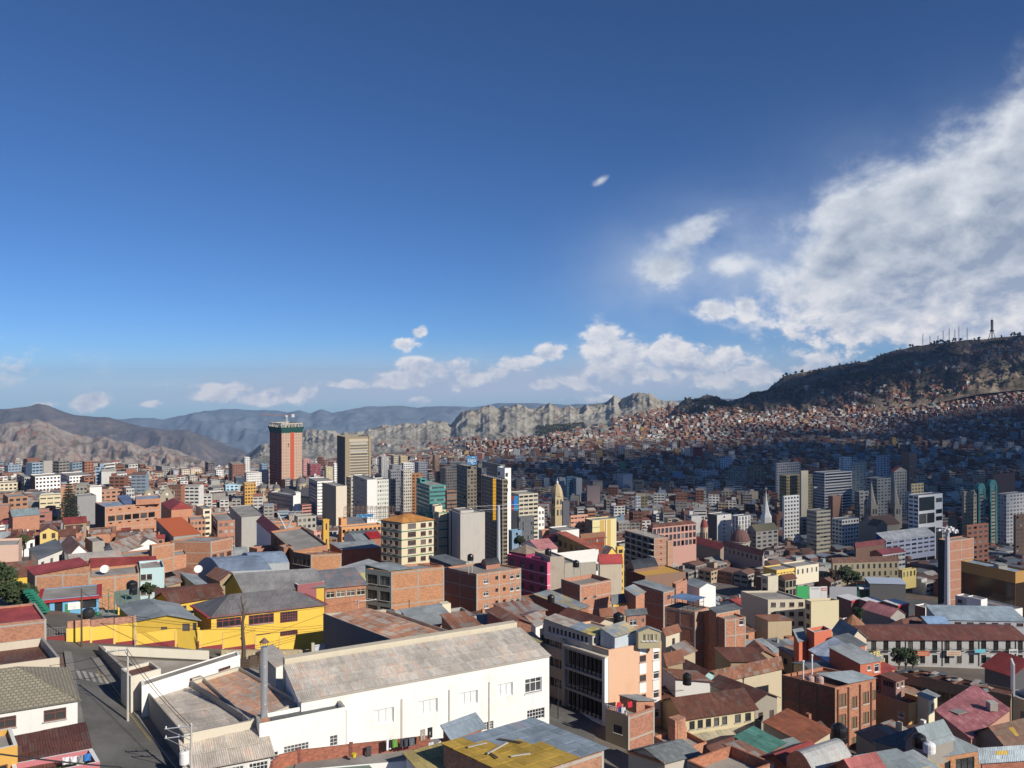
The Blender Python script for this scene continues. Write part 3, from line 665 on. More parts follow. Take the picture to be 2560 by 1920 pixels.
def roof_sheets(o,pts,n,rm,nrm):
 """lay a slope with single sheets: nx along the eave, ny up the slope, each a part of its own, laps standing proud"""
 nx,ny=n[:2];a,b,c_,d=pts
 Lu=(b-a).length;Lv=(d-a).length
 for j in range(ny):
  for i in range(nx):
   f=lambda uu,vv:lerp(lerp(a,b,uu),lerp(d,c_,uu),vv)
   u0,u1=i/nx-.004,(i+1)/nx+.004;v0,v1=max(0,j/ny-.02),(j+1)/ny
   lift=nrm*(.035+.012*((i+j)%2)+.008*random.random());low=nrm*.02
   q=[f(u0,v0)+lift+low,f(u1,v0)+lift+low,f(u1,v1)+lift,f(u0,v1)+lift]
   m=MB();off=random.random()*30;mt=rm if len(n)<3 else n[2](i/nx,j/ny)
   m.face(q,mt,[(u0*Lu+off,v0*Lv),(u1*Lu+off,v0*Lv),(u1*Lu+off,v1*Lv),(u0*Lu+off,v1*Lv)])
   for k in range(4):m.face([q[k]-nrm*.03,q[(k+1)%4]-nrm*.03,q[(k+1)%4],q[k]],mt)
   m.obj('roof_sheet',o)
 m=MB();m.face([p-nrm*.03 for p in pts],WOOD);m.obj('roof_deck',o)
def rp(c,a,b,dz=0.0):
 """a point on a building's roof, a along the right-hand wall, b along the left-hand wall"""
 q=lerp(lerp(c.p[0],c.p[1],a),lerp(c.p[3],c.p[2],a),b)
 return Vector((c.org.x+q.x,c.org.y+q.y,c.org.z+c.roofz+dz))
def tank(label,p,r=.62,h=1.25,m=None,stand=.0,group='rooftop water tanks',st=None):
 o=thing('water_tank',label,'water tank',p,group)
 m=m or TANKB;mb=MB();z=stand
 mb.lathe([(r,z),(r,z+h*.30),(r*.96,z+h*.32),(r*.96,z+h*.36),(r,z+h*.38),(r,z+h*.70),(r*.96,z+h*.72),(r,z+h*.76),(r*.92,z+h*.86),(r*.55,z+h*.97)],m,14);mb.obj('body',o,smooth=False)
 l=MB();l.lathe([(r*.36,z+h*.975),(r*.36,z+h*1.04),(r*.15,z+h*1.07)],m,10);l.obj('lid',o)
 if stand>.2:
  s=MB()
  for i in range(4):a=.785+1.571*i;x,y=r*.8*math.cos(a),r*.8*math.sin(a);s.box(x-.06,x+.06,y-.06,y+.06,0,stand-.1,st or CONCP)
  s.box(-r,r,-r,r,stand-.1,stand-.002,st or CONCP,bottom=True);s.obj('stand',o)
 return o
def dish(label,p,r=.45,az=200,m=None,pole=.6):
 o=thing('satellite_dish',label,'satellite dish',p,'satellite dishes');m=m or FRAMEW
 a=R_(az);dirv=Vector((math.sin(a)*.85,math.cos(a)*.85,.52)).normalized();h=dirv.orthogonal().normalized();w=dirv.cross(h);c0=Vector((0,0,pole+r*.4))
 mb=MB();prev=None
 for k in range(4):
  rr=r*k/3;ring=[c0+dirv*(.28*r*(k/3)**2)+(h*math.cos(6.2832*i/14)+w*math.sin(6.2832*i/14))*rr for i in range(14)]
  if prev:
   for i in range(14):mb.face([prev[i],prev[(i+1)%14],ring[(i+1)%14],ring[i]],m)
  prev=ring
 mb.obj('reflector',o)
 s=MB();s.tube((0,0,0),c0,.03,.03,METAL,6);s.obj('mast',o)
 f=MB();f.tube(c0-dirv*.05,c0+dirv*r*.9,.015,.03,METAL,5);f.obj('feed_arm',o)
 return o
def ww(face,nc,nr,w,h,top=1.5,sh=2.8,u=(0,1),st='f',**k):return(face,nc,nr,w,h,dict(top=top,sh=sh,u=u,st=st,**k))
# ================================================================== the street and the school on the left
def strip(name,pts_l,pts_r,mat,dz,kind='structure',n=24,zf=None):
 """a sheet between two lines on the ground, following it"""
 mb=MB();Lp=[Vector(p)for p in pts_l];Rp=[Vector(p)for p in pts_r]
 f=lambda P,t:lerp(P[min(int(t*(len(P)-1)),len(P)-2)],P[min(int(t*(len(P)-1)),len(P)-2)+1],t*(len(P)-1)-min(int(t*(len(P)-1)),len(P)-2))
 z=(lambda q:G(q.x,q.y)+dz)if zf is None else zf
 for i in range(n):
  a,b,c,d=f(Lp,i/n),f(Rp,i/n),f(Rp,(i+1)/n),f(Lp,(i+1)/n)
  for k in range(4):
   p=[lerp(a,b,k/4),lerp(a,b,(k+1)/4),lerp(d,c,(k+1)/4),lerp(d,c,k/4)]
   mb.face([(q.x,q.y,z(q))for q in p],mat,[(q.x,q.y)for q in p])
 o=mb.obj(name);o['kind']=kind;return o
ASPH=asphalt((.12,.118,.112));WALK=asphalt((.20,.19,.175));PAINTW=asphalt((.34,.33,.31));PAINTY=asphalt((.34,.22,.05))
SR=lambda y:Vector((-50.2-.83*(y-97.5),y));SL=lambda y:Vector((-38.9-.61*(y-72),y))
strip('road',[SL(40),SL(103)],[SR(40),SR(101)],ASPH,.10,n=40)
strip('cross_street',[(-62,97.5),(-12,121)],[(-58,93.5),(-8,116)],ASPH,.09,n=24)
for nm,lf in(('pavement',[lambda y:SR(y)+Vector((-1.25,-.3)),SR]),('pavement',[SL,lambda y:SL(y)+Vector((.8,.2))])):
 strip(nm,[lf[0](40),lf[0](96)],[lf[1](40),lf[1](96)],WALK,.24,n=30)
 mb=MB()
 for i in range(28):
  for fn in(lf[0]if lf[1]is SR else lf[1],):
   a,b=fn(40+2*i),fn(42+2*i);mb.face([(a.x,a.y,G(a.x,a.y)+.08),(b.x,b.y,G(b.x,b.y)+.08),(b.x,b.y,G(b.x,b.y)+.24),(a.x,a.y,G(a.x,a.y)+.24)],CONCP)
 tag(mb.obj('kerb'),kind='structure')
strip('road_marking',[SR(76)+Vector((-1.75,-.3)),SR(92)+Vector((-1.75,-.3))],[SR(76)+Vector((-1.6,-.3)),SR(92)+Vector((-1.6,-.3))],PAINTY,.106,n=14)
for i in range(6):
 e=(SR(90)-SL(90));a=SL(88.2)+e*(.10+i*.125);b=a+e*.07;up=Vector((-.72,1))*2.6
 strip('crossing_stripe',[a,a+up],[b,b+up],PAINTW,.108,n=4)
strip('school_court',[(-70,103.5),(-68,121)],[(-52,105.5),(-46,120)],asphalt((.30,.30,.27)),.35,n=6,zf=lambda q:-33.2-.08*max(0,q.y-112))
# ---- houses along the street
B('d','white_house','white two storey house with grey tiled hip roof at street corner',None,(-294,1821),(194,1745),Y=65.6,d=9,tv=124,wall=WHITE,roof='hip',rm=tileroof((.30,.27,.20)),rise=2.2,over=.5,W=[ww('r',2,2,1.75,1.0,1.15,2.8,(.4675,1.01))],cat='house',fm=FRAMEB,gm=glass((.06,.06,.06)))
B('d','street_house','low house under rusty brown ribbed roof in front of white tiled house',None,(-120,1968),(222,1893),Y=53.2,d=5.5,tv=124,wall=BEIGE,roof='shed_b',rm=RUSTD,rise=.5,cat='house',sheets=(9,2))
c_ter=B('d','terrace_house','pink walled house with green washing terrace and white parapet cap',None,(40,1946),(250,1904),Y=53.4,d=2.6,tv=128,wall=plaster((.55,.20,.22)),rm=plaster((.30,.50,.22)),par=.9,cap=WHITE,cat='house')
c_or=B('d','orange_house','orange rendered house with satellite dish at edge of street',None,(-140,1905),(44,1862),Y=53.0,d=3.6,tv=128,wall=OCHRE,cap=WHITE,par=.4,cat='house',W=[ww('r',1,1,.9,.9,1.6,u=(.5,1))])
B('d','parapet_house','plain beige walled house with brown sheet roof behind parapets',None,(-257,1697),(149,1643),Y=79.6,d=8.7,tv=130,wall=plaster((.62,.55,.44),.3),rm=RUSTD,par=.9,cap=CONC,cat='house')
B('d','red_roof_house','brick house with faded red flat roof beside the school gate',None,(-189,1581),(116,1547),Y=91.5,d=9,tv=128,wall=brick((.42,.19,.12)),rm=REDM,par=.25,cap=CONC,cat='house',fr=(2.9,2,0))
# ---- the school
kio=B('d','school_pavilion','blue school pavilion with red roof edge on the concrete court',None,(100,1500),(247,1487),Y=113,d=7,wall=plaster((.16,.42,.66),.1),rm=FLATC,par=.08,cat='school building',cap=plaster((.45,.06,.06),.1),W=[ww('r',1,1,2.2,1.25,1.1,u=(.62,1.0),st='c',fm=FRAMEK),ww('r',1,1,1.0,1.9,1.5,u=(.22,.40),st='o'),ww('r',1,1,.9,1.9,1.5,u=(.0,.2),st='c',gm=paint((.10,.03,.03)))],zb=-34.2)
def slab(c,x0,x1,pad,z0,z1,m,nm='fascia',parent=None):
 P=[Vector((q.x,q.y))for q in c.p];cen=(P[0]+P[2])/2;Q=[q+(q-cen).normalized()*pad for q in P]
 mb=MB();mb.prism([(q.x,q.y)for q in Q],z0,z1,m,m,True);return mb.obj(nm,c.o)
slab(kio,0,1,.55,kio.zt-.42,kio.zt-.09,plaster((.42,.05,.05),.1),'roof_edge')
P0,P1=kio.w[0],kio.w[1];e=(P1-P0).normalized();n=Vector((e.y,-e.x,0))
def boxon(c,nm,u0,u1,z0,z1,m,pr=.05,face='r',parent=None):
 """a slab standing proud of a wall; u in 0..1 along it, z in metres down from the top"""
 a,b=(c.p[0],c.p[1])if face=='r' else(c.p[3],c.p[0]);L=(b-a).length;e=(b-a)/L
 mb=MB();mb.box(0,(u1-u0)*L,-pr,.04,0,z1-z0,m,bottom=True);q=a+e*(u0*L)
 return link(nm,mb.mesh(nm),parent or c.o,(q.x,q.y,c.zt-z1),(0,0,math.atan2(e.y,e.x)))
boxon(kio,'base_band',.40,1,2.45,3.3,plaster((.05,.30,.16),.1));boxon(kio,'door',.42,.50,.9,2.44,plaster((.06,.25,.10),.1));bb=boxon(kio,'basketball_board',.47,.68,.75,1.75,WHITE,.12)
boxon(kio,'target_square',.55,.61,1.25,1.28,FRAMEK,.14);boxon(kio,'target_square',.55,.61,1.52,1.55,FRAMEK,.14)
yw=thing('boundary_wall','yellow stepped school wall with maroon base along the cross street','wall',(-55.3,100,-33.4))
YB=[168.7,228,286.5,343,440,500.6,558.4,640,700,812]
def onwall(col):k=(col-1280)/F;t=(-55.3-k*100)/(k*.455-.89);return Vector((.89*t,.455*t))
def rows(col,r):p=onwall(col)+Vector((-55.3,100));return-(r-960)/F*p.y+33.4
tops=[(168,1569),(228,1565),(286,1558),(343,1578),(440,1573),(500,1573),(558,1577),(640,1586),(700,1585),(812,1585)]
base=[(168,1622),(228,1622),(286,1620),(343,1619),(440,1622),(500,1624),(558,1626),(640,1627),(700,1628),(812,1628)]
mar=[(168,1604),(228,1598),(286,1603),(343,1606),(440,1606),(500,1614),(558,1615),(640,1622),(700,1628),(812,1630)]
tp,bp,mp=prof(tops),prof(base),prof(mar)
for i in range(len(YB)-1):
 a,b=onwall(YB[i]),onwall(YB[i+1]);L=(b-a).length;ang=math.atan2(.455,.89);cm=(YB[i]+YB[i+1])/2
 zt_=rows(cm,tp(YB[i]+2));zb_=rows(cm,bp(cm))-1.2;zm=rows(cm,mp(YB[i]+2));zt_=max(zt_,zm+1)
 mb=MB();mb.box(0,L-.06,0,.22,zb_,zt_,YELLOW);link('wall_panel',mb.mesh('wall_panel'),yw,(a.x,a.y,0),(0,0,ang))
 if zm-zb_>1.3:mb=MB();mb.box(0,L-.08,-.03,.02,zb_,zm,plaster((.26,.05,.06),.2));link('base_band',mb.mesh('base_band'),yw,(a.x,a.y,0),(0,0,ang))
 mb=MB();mb.box(-.14,.10,-.05,.26,zb_,zt_+.06,plaster((.72,.50,.16),.2));link('wall_post',mb.mesh('wall_post'),yw,(a.x,a.y,0),(0,0,ang))
 if i<3:
  za=rows(cm,[1551,1547,1542][i]);mb=MB();mb.box(0,L-.1,.02,.20,zt_+.002,za,BRICK3);link('brick_course',mb.mesh('brick_course'),yw,(a.x,a.y,0),(0,0,ang))
mb=MB();mb.box(-6.5,-.16,.3,.5,-2,2.05,MAROON);o=mb.obj('gate_wall',None,(-55.3,100,-33.4));o.rotation_euler.z=math.atan2(.455,.89)-.12;tag(o,'dark maroon wall below the railing at the school corner','wall')
fo=thing('railing','thin grey railing of the school court above maroon wall','railing',(-55.3,100,-31.4),rz=math.atan2(.455,.89)-.12)
for i in range(22):
 m_=WINM.get('bar')or WINM.setdefault('bar',(lambda q:(q.tube((0,0,0),(0,0,1.1),.02,.02,METAL,4),q.mesh('bar'))[1])(MB()));link('bar',m_,fo,(-6.4+i*.29,.4,.05))
for z in(.15,1.1):mb=MB();mb.tube((-6.5,.4,z),(-.2,.4,z),.025,.025,METAL,4);mb.obj('rail',fo)
B('d','school_hall','small yellow school hall with grey gabled roof behind yellow wall',None,(341,1551),(494,1549),Y=105.5,d=9.5,tv=128,wall=YELLOW,roof='gable_v',rm=ZINC,rise=.75,over=.4,cat='school building',W=[ww('r',1,1,.8,.7,1.25,u=(.35,.55),st='c'),ww('r',1,1,1.0,1.0,1.0,u=(.74,.88),st='c'),ww('r',1,1,.5,1.0,.9,u=(.90,1.0),st='c')])
sch=B('d','school_building','long yellow two storey school with dark grey hipped roof',(484.6,1512),(528,1540),(810.7,1509.4),Y=113,wall=YELLOW,wl=plaster((.62,.38,.07),.1),roof='hip',rm=corr((.16,.155,.16),.12,vary=.15),rise=1.9,over=.55,cat='school building',fm=plaster((.30,.08,.09),.1),W=[ww('r',1,1,3.7,1.25,1.15,u=(.03,.27)),ww('r',1,1,3.5,1.35,1.2,u=(.30,.56)),ww('r',1,1,2.5,1.55,1.35,u=(.585,.765),st='g'),ww('r',1,1,2.5,.7,3.7,u=(.585,.765),st='g'),ww('r',1,1,2.6,.7,3.7,u=(.33,.52),st='g')],zb=-40)  # left wall in a darker yellow, its shade painted into the colour
slab(sch,0,1,.62,sch.zt-.22,sch.zt-.05,plaster((.36,.07,.08),.2),'eaves_board')
B('d','school_annex','yellow school wing with rusty brown roof behind the gabled hall',(389,1495),(428,1509),(556,1488),Y=122,wall=YELLOW,roof='gable_u',rm=RUSTD,rise=1.3,cat='school building',W=[ww('r',2,1,1.0,1.1,1.2,u=(.1,.6),st='c')])
B('d','school_porch','small yellow porch with green roof and water tank by the court',None,(295,1508),(345,1500),Y=117,d=5,wall=YELLOW,roof='shed_b',rm=corr((.22,.27,.24),.15),rise=.6,cat='school building')
# ---- the white warehouse compound
cw=thing('compound_wall','long grey rendered wall of the white compound along the street','wall',(SR(97.5).x,97.5,-36))
mb=MB();a,b=Vector((0,0)),SR(83)-SR(97.5);q=[(a.x,a.y),(b.x,b.y),(b.x+.25,b.y+.2),(a.x+.25,a.y+.2)];mb.prism(q,0,[4.3,4.75,4.75,4.3],GREYC,CONC);mb.obj('wall',cw)
mb=MB();mb.prism([(0,0),(.15,-.2),(11.5,5.2),(11.3,5.5)],0,[4.3,4.3,1.9,1.9],plaster((.66,.62,.52),.3),CONC);mb.obj('cross_wall',cw)
stw=thing('stone_wall','rough rubble stone wall between yellow school wall and white yard','wall',(-37.8,104.5,-38.5))
mb=MB();mb.prism([(0,0),(17,8.2),(16.8,8.6),(-.2,.4)],0,[3.9,1.15,1.15,3.9],plaster((.42,.36,.24),.7),ADOBE);mb.obj('core',stw)
for i in range(90):
 t_=RNG.random();z_=RNG.uniform(1.6,3.7)-2.7*t_;s_=RNG.uniform(.14,.27)
 k_=('stone',i%5)
 if k_ not in WINM:
  q=MB();q.lathe([(.25,-.35),(.9,-.2),(1,.15),(.5,.42)],plaster((.46,.40,.29),.5),6);WINM[k_]=q.mesh('stone')
 o=link('stone',WINM[k_],stw,(17*t_,8.2*t_-.02,z_),(1.57,random.random()*3,.45));o.scale=(s_*1.3,s_,s_)
B('a0','yard_building','long low white building inside the compound with narrow vents',None,(1225,950),(2075,680),Y=80.5,d=1.6,wall=WHITE,rm=FLATC,par=.12,cat='building',zb=-36,W=[ww('r',1,1,1.6,.35,1.0,u=(.45,.58),st='g'),ww('r',1,1,1.6,.35,1.0,u=(.75,.9),st='g')])
B('a0','yard_shed','small yard shed with rusty brown sheet roof and pale parapet',(1045,800),(1130,870),(1390,800),Y=81.5,wall=plaster((.62,.58,.48),.3),rm=RUSTD,par=.35,cat='shed')
w1=B('d','warehouse','low warehouse with pale sheet roof sunk behind grey parapets by street',(356,1715),(460,1836),(628,1802),Y=71.5,wall=plaster((.62,.57,.46),.3),wl=GREYC,rm=CALA,par=.75,cap=CONC,cat='warehouse',sheets=(6,4))
w1b=B('d','warehouse','middle warehouse with rust streaked pale roof behind metal chimney',(478,1702),(628,1800),(753,1754),Y=74.6,wall=plaster((.60,.55,.44),.3),wl=GREYC,rm=corr((.56,.50,.42),.62,(.50,.24,.13)),par=.4,cap=CONC,cat='warehouse',sheets=(6,5))
lean=B('d','lean_to','lean-to with pale ribbed sheet roof at front corner of warehouse',None,(469,1926),(676,1887),Y=68.4,d=4.3,wall=WHITE,roof='shed_b',rm=CALA,rise=1.0,cat='shed',sheets=(8,2),W=[ww('r',2,1,1.6,1.1,1.0,u=(.4,1),st='g',fm=FRAMEW)])
lowf=B('d','annex_block','low white front block with dark sheet roofs and glass block windows',None,(648.7,1809),(864,1767),Y=73.3,d=2.1,wall=WHITE,rm=ZINCD,par=.45,cap=CONC,cat='building',sheets=(7,1),W=[ww('r',1,1,1.15,1.5,3.6,u=(.06,.22),st='g',fm=FRAMEW),ww('r',1,1,2.4,1.25,3.2,u=(.25,.58),st='g',fm=FRAMEW),ww('r',1,1,.75,1.0,3.0,u=(.78,.93),st='g',fm=FRAMEW)])
p0=Vector((-17.5,78.2));
hall=B('d','white_hall','large white hall with long pale corrugated roof and shuttered windows',None,(753,1754),(1373,1640),Y=76.9,d=7.4,wall=plaster((.80,.79,.75),.5),roof='shed_b',rm=corr((.62,.57,.49),.34,(.50,.30,.19),vary=.5),rise=1.2,over=.12,cat='warehouse',sheets=(46,4),zb=-43.5,rec=.2,W=[ww('r',1,1,2.2,1.5,3.0,u=(0.249,0.347),st='c',fm=FRAMEW,gm=paint((.72,.76,.76))),ww('r',1,1,2.2,1.45,2.95,u=(0.409,0.534),st='c',fm=FRAMEW,gm=paint((.72,.76,.76))),ww('r',1,1,2.1,1.4,2.9,u=(0.574,0.707),st='c',fm=FRAMEW,gm=paint((.72,.76,.76))),ww('r',1,1,2.0,1.4,2.8,u=(0.734,0.858),st='c',fm=FRAMEW,gm=paint((.72,.76,.76))),ww('r',1,1,2.1,1.55,2.9,u=(0.862,0.991),st='f',fm=FRAMEW),ww('r',1,1,2.2,.9,6.3,u=(0.645,0.769),st='g',fm=FRAMEW),ww('r',1,1,2.2,1.2,6.2,u=(0.885,0.991),st='g',fm=FRAMEW)],fm=FRAMEW)
for f_ in(.155,.365,.556,.725):boxon(hall,'drainpipe',f_,f_+.006,1.6,8.5,CONCP,.07)
boxon(hall,'roof_cap',0,1,-.10,.10,CONC,.10)
bp_=thing('parapet_wall','beige capped parapet wall along the back of long pale roof','wall',(hall.w[3].x,hall.w[3].y,-36))
mb=MB();dxy=hall.w[2]-hall.w[3];nv=Vector((-.45,.89));
mb.prism([(0+nv.x*.4,nv.y*.4),(dxy.x+nv.x*.4,dxy.y+nv.y*.4),(dxy.x+nv.x*1.4,dxy.y+nv.y*1.4),(nv.x*1.4,nv.y*1.4)],0,7.3,plaster((.58,.52,.40),.4));mb.obj('wall',bp_)
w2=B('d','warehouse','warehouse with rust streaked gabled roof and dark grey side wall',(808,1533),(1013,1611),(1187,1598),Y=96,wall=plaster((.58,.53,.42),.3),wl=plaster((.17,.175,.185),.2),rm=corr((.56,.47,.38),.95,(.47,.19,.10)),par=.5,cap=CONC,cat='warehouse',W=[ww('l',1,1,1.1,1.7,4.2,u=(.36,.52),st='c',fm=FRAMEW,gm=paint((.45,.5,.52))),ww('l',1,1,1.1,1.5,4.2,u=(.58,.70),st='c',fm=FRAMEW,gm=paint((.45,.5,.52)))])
P=[Vector((q.x,q.y,w2.zt-.45))for q in w2.p];ins=lambda q,f:q+((P[0]+P[2])/2-q)*f
I=[ins(q,.06)for q in P];A_,B_=lerp(I[0],I[1],.62)+Vector((0,0,1.0)),lerp(I[3],I[2],.62)+Vector((0,0,1.0))
roof_sheets(w2.o,[I[3],I[0],A_,B_],(12,5),corr((.62,.54,.44),.70,(.48,.21,.11),vary=.9),Vector((-.2,-.2,1)).normalized());roof_sheets(w2.o,[I[1],I[2],B_,A_],(12,3),corr((.60,.52,.43),.74,(.48,.21,.11),vary=.9),Vector((.2,.2,1)).normalized())
mb=MB();mb.face([I[0],I[1],A_],plaster((.60,.54,.42),.4));mb.obj('gable_end',w2.o);boxon(w2,'hatch',.53,.60,-1.0,.35,plaster((.55,.26,.10),.3),-.2)
strip('yard',[(-47,97),(-30,84),(-23,84)],[(-36,103),(-26,100),(-14,97)],asphalt((.30,.275,.235)),.14,n=12)
B('d','yard_shed','small white walled shed with pale sheet roof beside grey gate',(648,1632),(690,1664),(720,1652),Y=93,wall=WHITE,roof='shed_b',rise=.4,rm=ZINCL,cat='shed')
for i in range(5):o=thing('timber_stack',['dark timber stack by the dead tree','second dark timber stack by dead tree','leaning black boards in the yard corner','grey crates pile near the metal gate','short log pile beside the dead tree'][i],'timber',at(612+17*i,1668-3*i,93+i));mb=MB();[mb.box(-.6+.1*k,.6,-.3,.3,.3*k,.3*k+.26,WOOD if i!=3 else CONCP,True)for k in range(3+i%3)];mb.obj('boards',o);o.rotation_euler.z=i*.6
gt=thing('metal_gate','pale blue grey metal gate between concrete posts of yard','gate',(-26.6,108.0,-40),rz=.46)
for i in range(2):
 mb=MB();mb.box(.1+i*2.2,2.2+i*2.2,0,.06,2.2,4.9,paint((.50,.55,.62)));lf=mb.obj('gate_leaf',gt)
 for z in(2.3,3.5,4.7):m2=MB();m2.box(.12+i*2.2,2.18+i*2.2,-.05,-.002,z,z+.07,paint((.42,.46,.52)),True);m2.obj('crossbar',lf)
for x in(-.35,4.55):mb=MB();mb.box(x,x+.4,-.1,.3,0,5.2,plaster((.5,.46,.36),.3));mb.obj('post',gt)
# ---- chimney, poles
ch=thing('chimney_pipe','tall silver metal chimney pipe with conical cap on white block','chimney',(-23.1,74.9,-31.5));mt=paint((.62,.63,.65),.35,.7)
for i in range(4):mb=MB();mb.tube((0,0,i*1.75),(0,0,i*1.75+1.75),.31,.31,mt,16);mb.lathe([(.33,i*1.75+1.69),(.33,i*1.75+1.76)],mt,16);mb.obj('pipe_section',ch)
mb=MB();mb.lathe([(.46,7.45),(.40,7.5),(.05,7.85)],paint((.16,.10,.08)),14);mb.obj('cap',ch);mb=MB()
for i in range(4):a=1.57*i;mb.tube((.28*math.cos(a),.28*math.sin(a),6.98),(.38*math.cos(a),.38*math.sin(a),7.5),.02,.02,FRAMEK,4)
mb.obj('cap_stay',ch);mb=MB();mb.lathe([(.5,-.02),(.48,.3),(.32,.45)],paint((.34,.16,.10),.9),12);mb.obj('collar',ch)
def pole(label,x,yt,yb,Y,r=.13,m=None,arms=(),name='utility_pole',cat='utility pole'):
 a,b=at(x,yt,Y),at(x,yb,Y);zb_=min(b.z,G(a.x,a.y))if yb<1900 else b.z
 o=thing(name,label,cat,(a.x,a.y,zb_),'utility poles');m=m or CONCP;h=a.z-zb_
 mb=MB();mb.tube((0,0,0),(0,0,h),r,r*.6,m,9);mb.obj('shaft',o)
 for(dz,l,off,ang)in arms:
  q=MB();c,s=math.cos(ang),math.sin(ang);u=Vector((c,s,0));q.tube(Vector((0,0,h-dz))+u*(off-l/2)+Vector((-s,c,0))*.15,Vector((0,0,h-dz))+u*(off+l/2)+Vector((-s,c,0))*.15,.055,.055,METAL,5);ao=q.obj('crossarm',o)
  for k in range(3):
   ins=MB();pt=Vector((0,0,h-dz))+u*(off-l/2+.1+(l-.2)*k/2)+Vector((-s,c,0))*.15;ins.lathe([(.06,.0),(.05,.1),(.07,.16),(.03,.22)],FRAMEW,7,tuple(pt));ins.obj('insulator',ao)
  st=MB();st.tube(Vector((0,0,h-dz-1.2)),Vector((0,0,h-dz))+u*(off-l/2+.2),.03,.03,METAL,4);st.obj('stay',o)
 return o,Vector((a.x,a.y,a.z))
PA=pole('grey concrete power pole with long crossarm beside compound wall',319.5,1619,1800,79.4,arms=[(.25,2.1,-1.0,.3)])
PB=pole('concrete power pole carrying white transformer and two crossarms at warehouse',478,1812,1990,68.5,arms=[(.15,2.2,-1.0,.3),(.95,2.2,-1.0,.3)])
tr=thing('transformer','white cylindrical transformer hung on the pole by the warehouse','transformer',PB[1]+Vector((-.55,-.1,-3.3)));mb=MB();mb.lathe([(.36,0),(.40,.08),(.40,1.0),(.30,1.12)],FRAMEW,14);mb.obj('body',tr)
for i in range(2):mb=MB();mb.lathe([(.05,1.1),(.07,1.2),(.04,1.32)],CONCP,7,(-.15+.3*i,0,0));mb.obj('bushing',tr)
PC=pole('dark wooden pole leaning before the yellow school wall',204,1472,1622,99.0,m=WOOD)
PD=pole('slim pale pole against the yellow wall beside gabled hall',337.5,1537,1615,103,r=.07)
PE=pole('pole with bent lamp arm behind the rusty warehouse roof',1023,1500,1560,150,r=.12,m=WOOD)
PF=pole('short concrete pole with crossarm behind dark grey warehouse wall',895,1502,1540,122,arms=[(.1,3.2,1.2,.3)])
dt=thing('dead_tree','tall dead bare tree trunk standing behind the white yard','tree',at(607,1668,99));hh=180/F*99*.985
mb=MB();q=[(0,0,-1.5),(.12,0,hh*.25),(-.05,0,hh*.55),(.05,.1,hh*.8),(-.25,0,hh)]
for i in range(4):mb.tube(q[i],q[i+1],.34-.07*i,.34-.07*(i+1),WOOD,8)
mb.obj('trunk',dt)
for(z,dx,dz)in((hh*.62,.55,1.9),(hh*.72,-.5,1.3),(hh*.5,.35,.8),(hh*.84,.4,.9),(hh*.35,-.35,.6)):mb=MB();mb.tube((0,0,z),(dx,.1,z+dz),.10,.03,WOOD,6);mb.obj('limb',dt)
def wire(label,pts,r=.03,sag=.5,m=None):
 mb=MB();m=m or FRAMEK
 for a,b in zip(pts,pts[1:]):
  a,b=Vector(a),Vector(b);prev=a
  for i in range(1,13):
   t_=i/12;q=lerp(a,b,t_)-Vector((0,0,sag*4*t_*(1-t_)));mb.tube(prev,q,r,r,m,4,False);prev=q
 o=mb.obj('power_cable');tag(o,label,'cable','overhead cables');return o
wire('thick black cable drooping past low rusty roof close to viewpoint',[at(-30,1881,20),at(300,1918,22),at(420,1955,23)],.022,.03)
for k in range(3):wire(['upper thin cable from crossarm pole across the street','middle thin cable from crossarm pole across the street','lower thin cable from crossarm pole across the street'][k],[PA[1]+Vector((-.9+.4*k,0,-.2-1.1*k)),at(60,1665+14*k,88)],.026,.5)
for k in range(3):wire(['upper cable running in front of the school facade','middle cable running in front of the school facade','lower cable running in front of the school facade'][k],[at(337-133*(k==2),1540+6*k,102),at(607,1560+7*k,99),at(806,1563+6*k,113)],.026,.35)
for k,(a_,b_,lb)in enumerate((((895,1505,121),(1023,1503,149),'thin cable between crossarm pole and lamp pole behind warehouse'),((895,1502,121),(607,1535,99.5),'thin cable from dead trunk to crossarm pole behind school'),((1395,1708,104),(1712,1725,112),'thin cable from glazed bay pole towards cream house'),((478,1815,68.5),(319,1624,79.4),'street cable joining transformer pole and crossarm pole'),((472,1818,68.5),(312,1628,79.4),'lower street cable joining transformer pole and crossarm pole'),((204,1478,99),(337,1540,103),'slack cable from leaning wooden pole to slim pale pole'))):wire(lb,[at(*a_),at(*b_)],.024,.4)
dish('white satellite dish on the orange house parapet',rp(c_or,.75,.35,.1),.5,230,m=paint((.55,.55,.53)))
# ---- goods on the pink terrace, court things
def cloth(label,p,w,h,col,ang=.4,leg=False,name='laundry'):
 mb=MB();m=paint(col,.9);n=4
 P_=lambda i,j:(w*(i/n-.5),.05*math.sin(i*2.1+j),-h*j/3)
 if leg:
  mb.box(-w/2,w/2,-.04,.04,-h*.35,0,m,True);mb.box(-w/2,-w*.08,-.035,.035,-h,-h*.352,m,True);mb.box(w*.08,w/2,-.035,.035,-h*.96,-h*.352,m,True)
 else:
  for i in range(n):
   for j in range(3):mb.face([P_(i,j+1),P_(i+1,j+1),P_(i+1,j),P_(i,j)],m)
 o=mb.obj(name,None,p);o.rotation_euler.z=ang;tag(o,label,'laundry','washing hung out to dry');return o
for i,(x,y,col,lb)in enumerate([(165,1893,(.75,.75,.75),'white garment left of grey one on green terrace line'),(185,1891,(.78,.78,.78),'white shirt in the middle of green terrace line'),(204,1888,(.28,.29,.31),'grey garment on green terrace line'),(219,1884,(.04,.20,.55),'blue cloth at the end of green terrace line')]):
 cloth(lb,at(x,y,55.5),.42,.5,col)
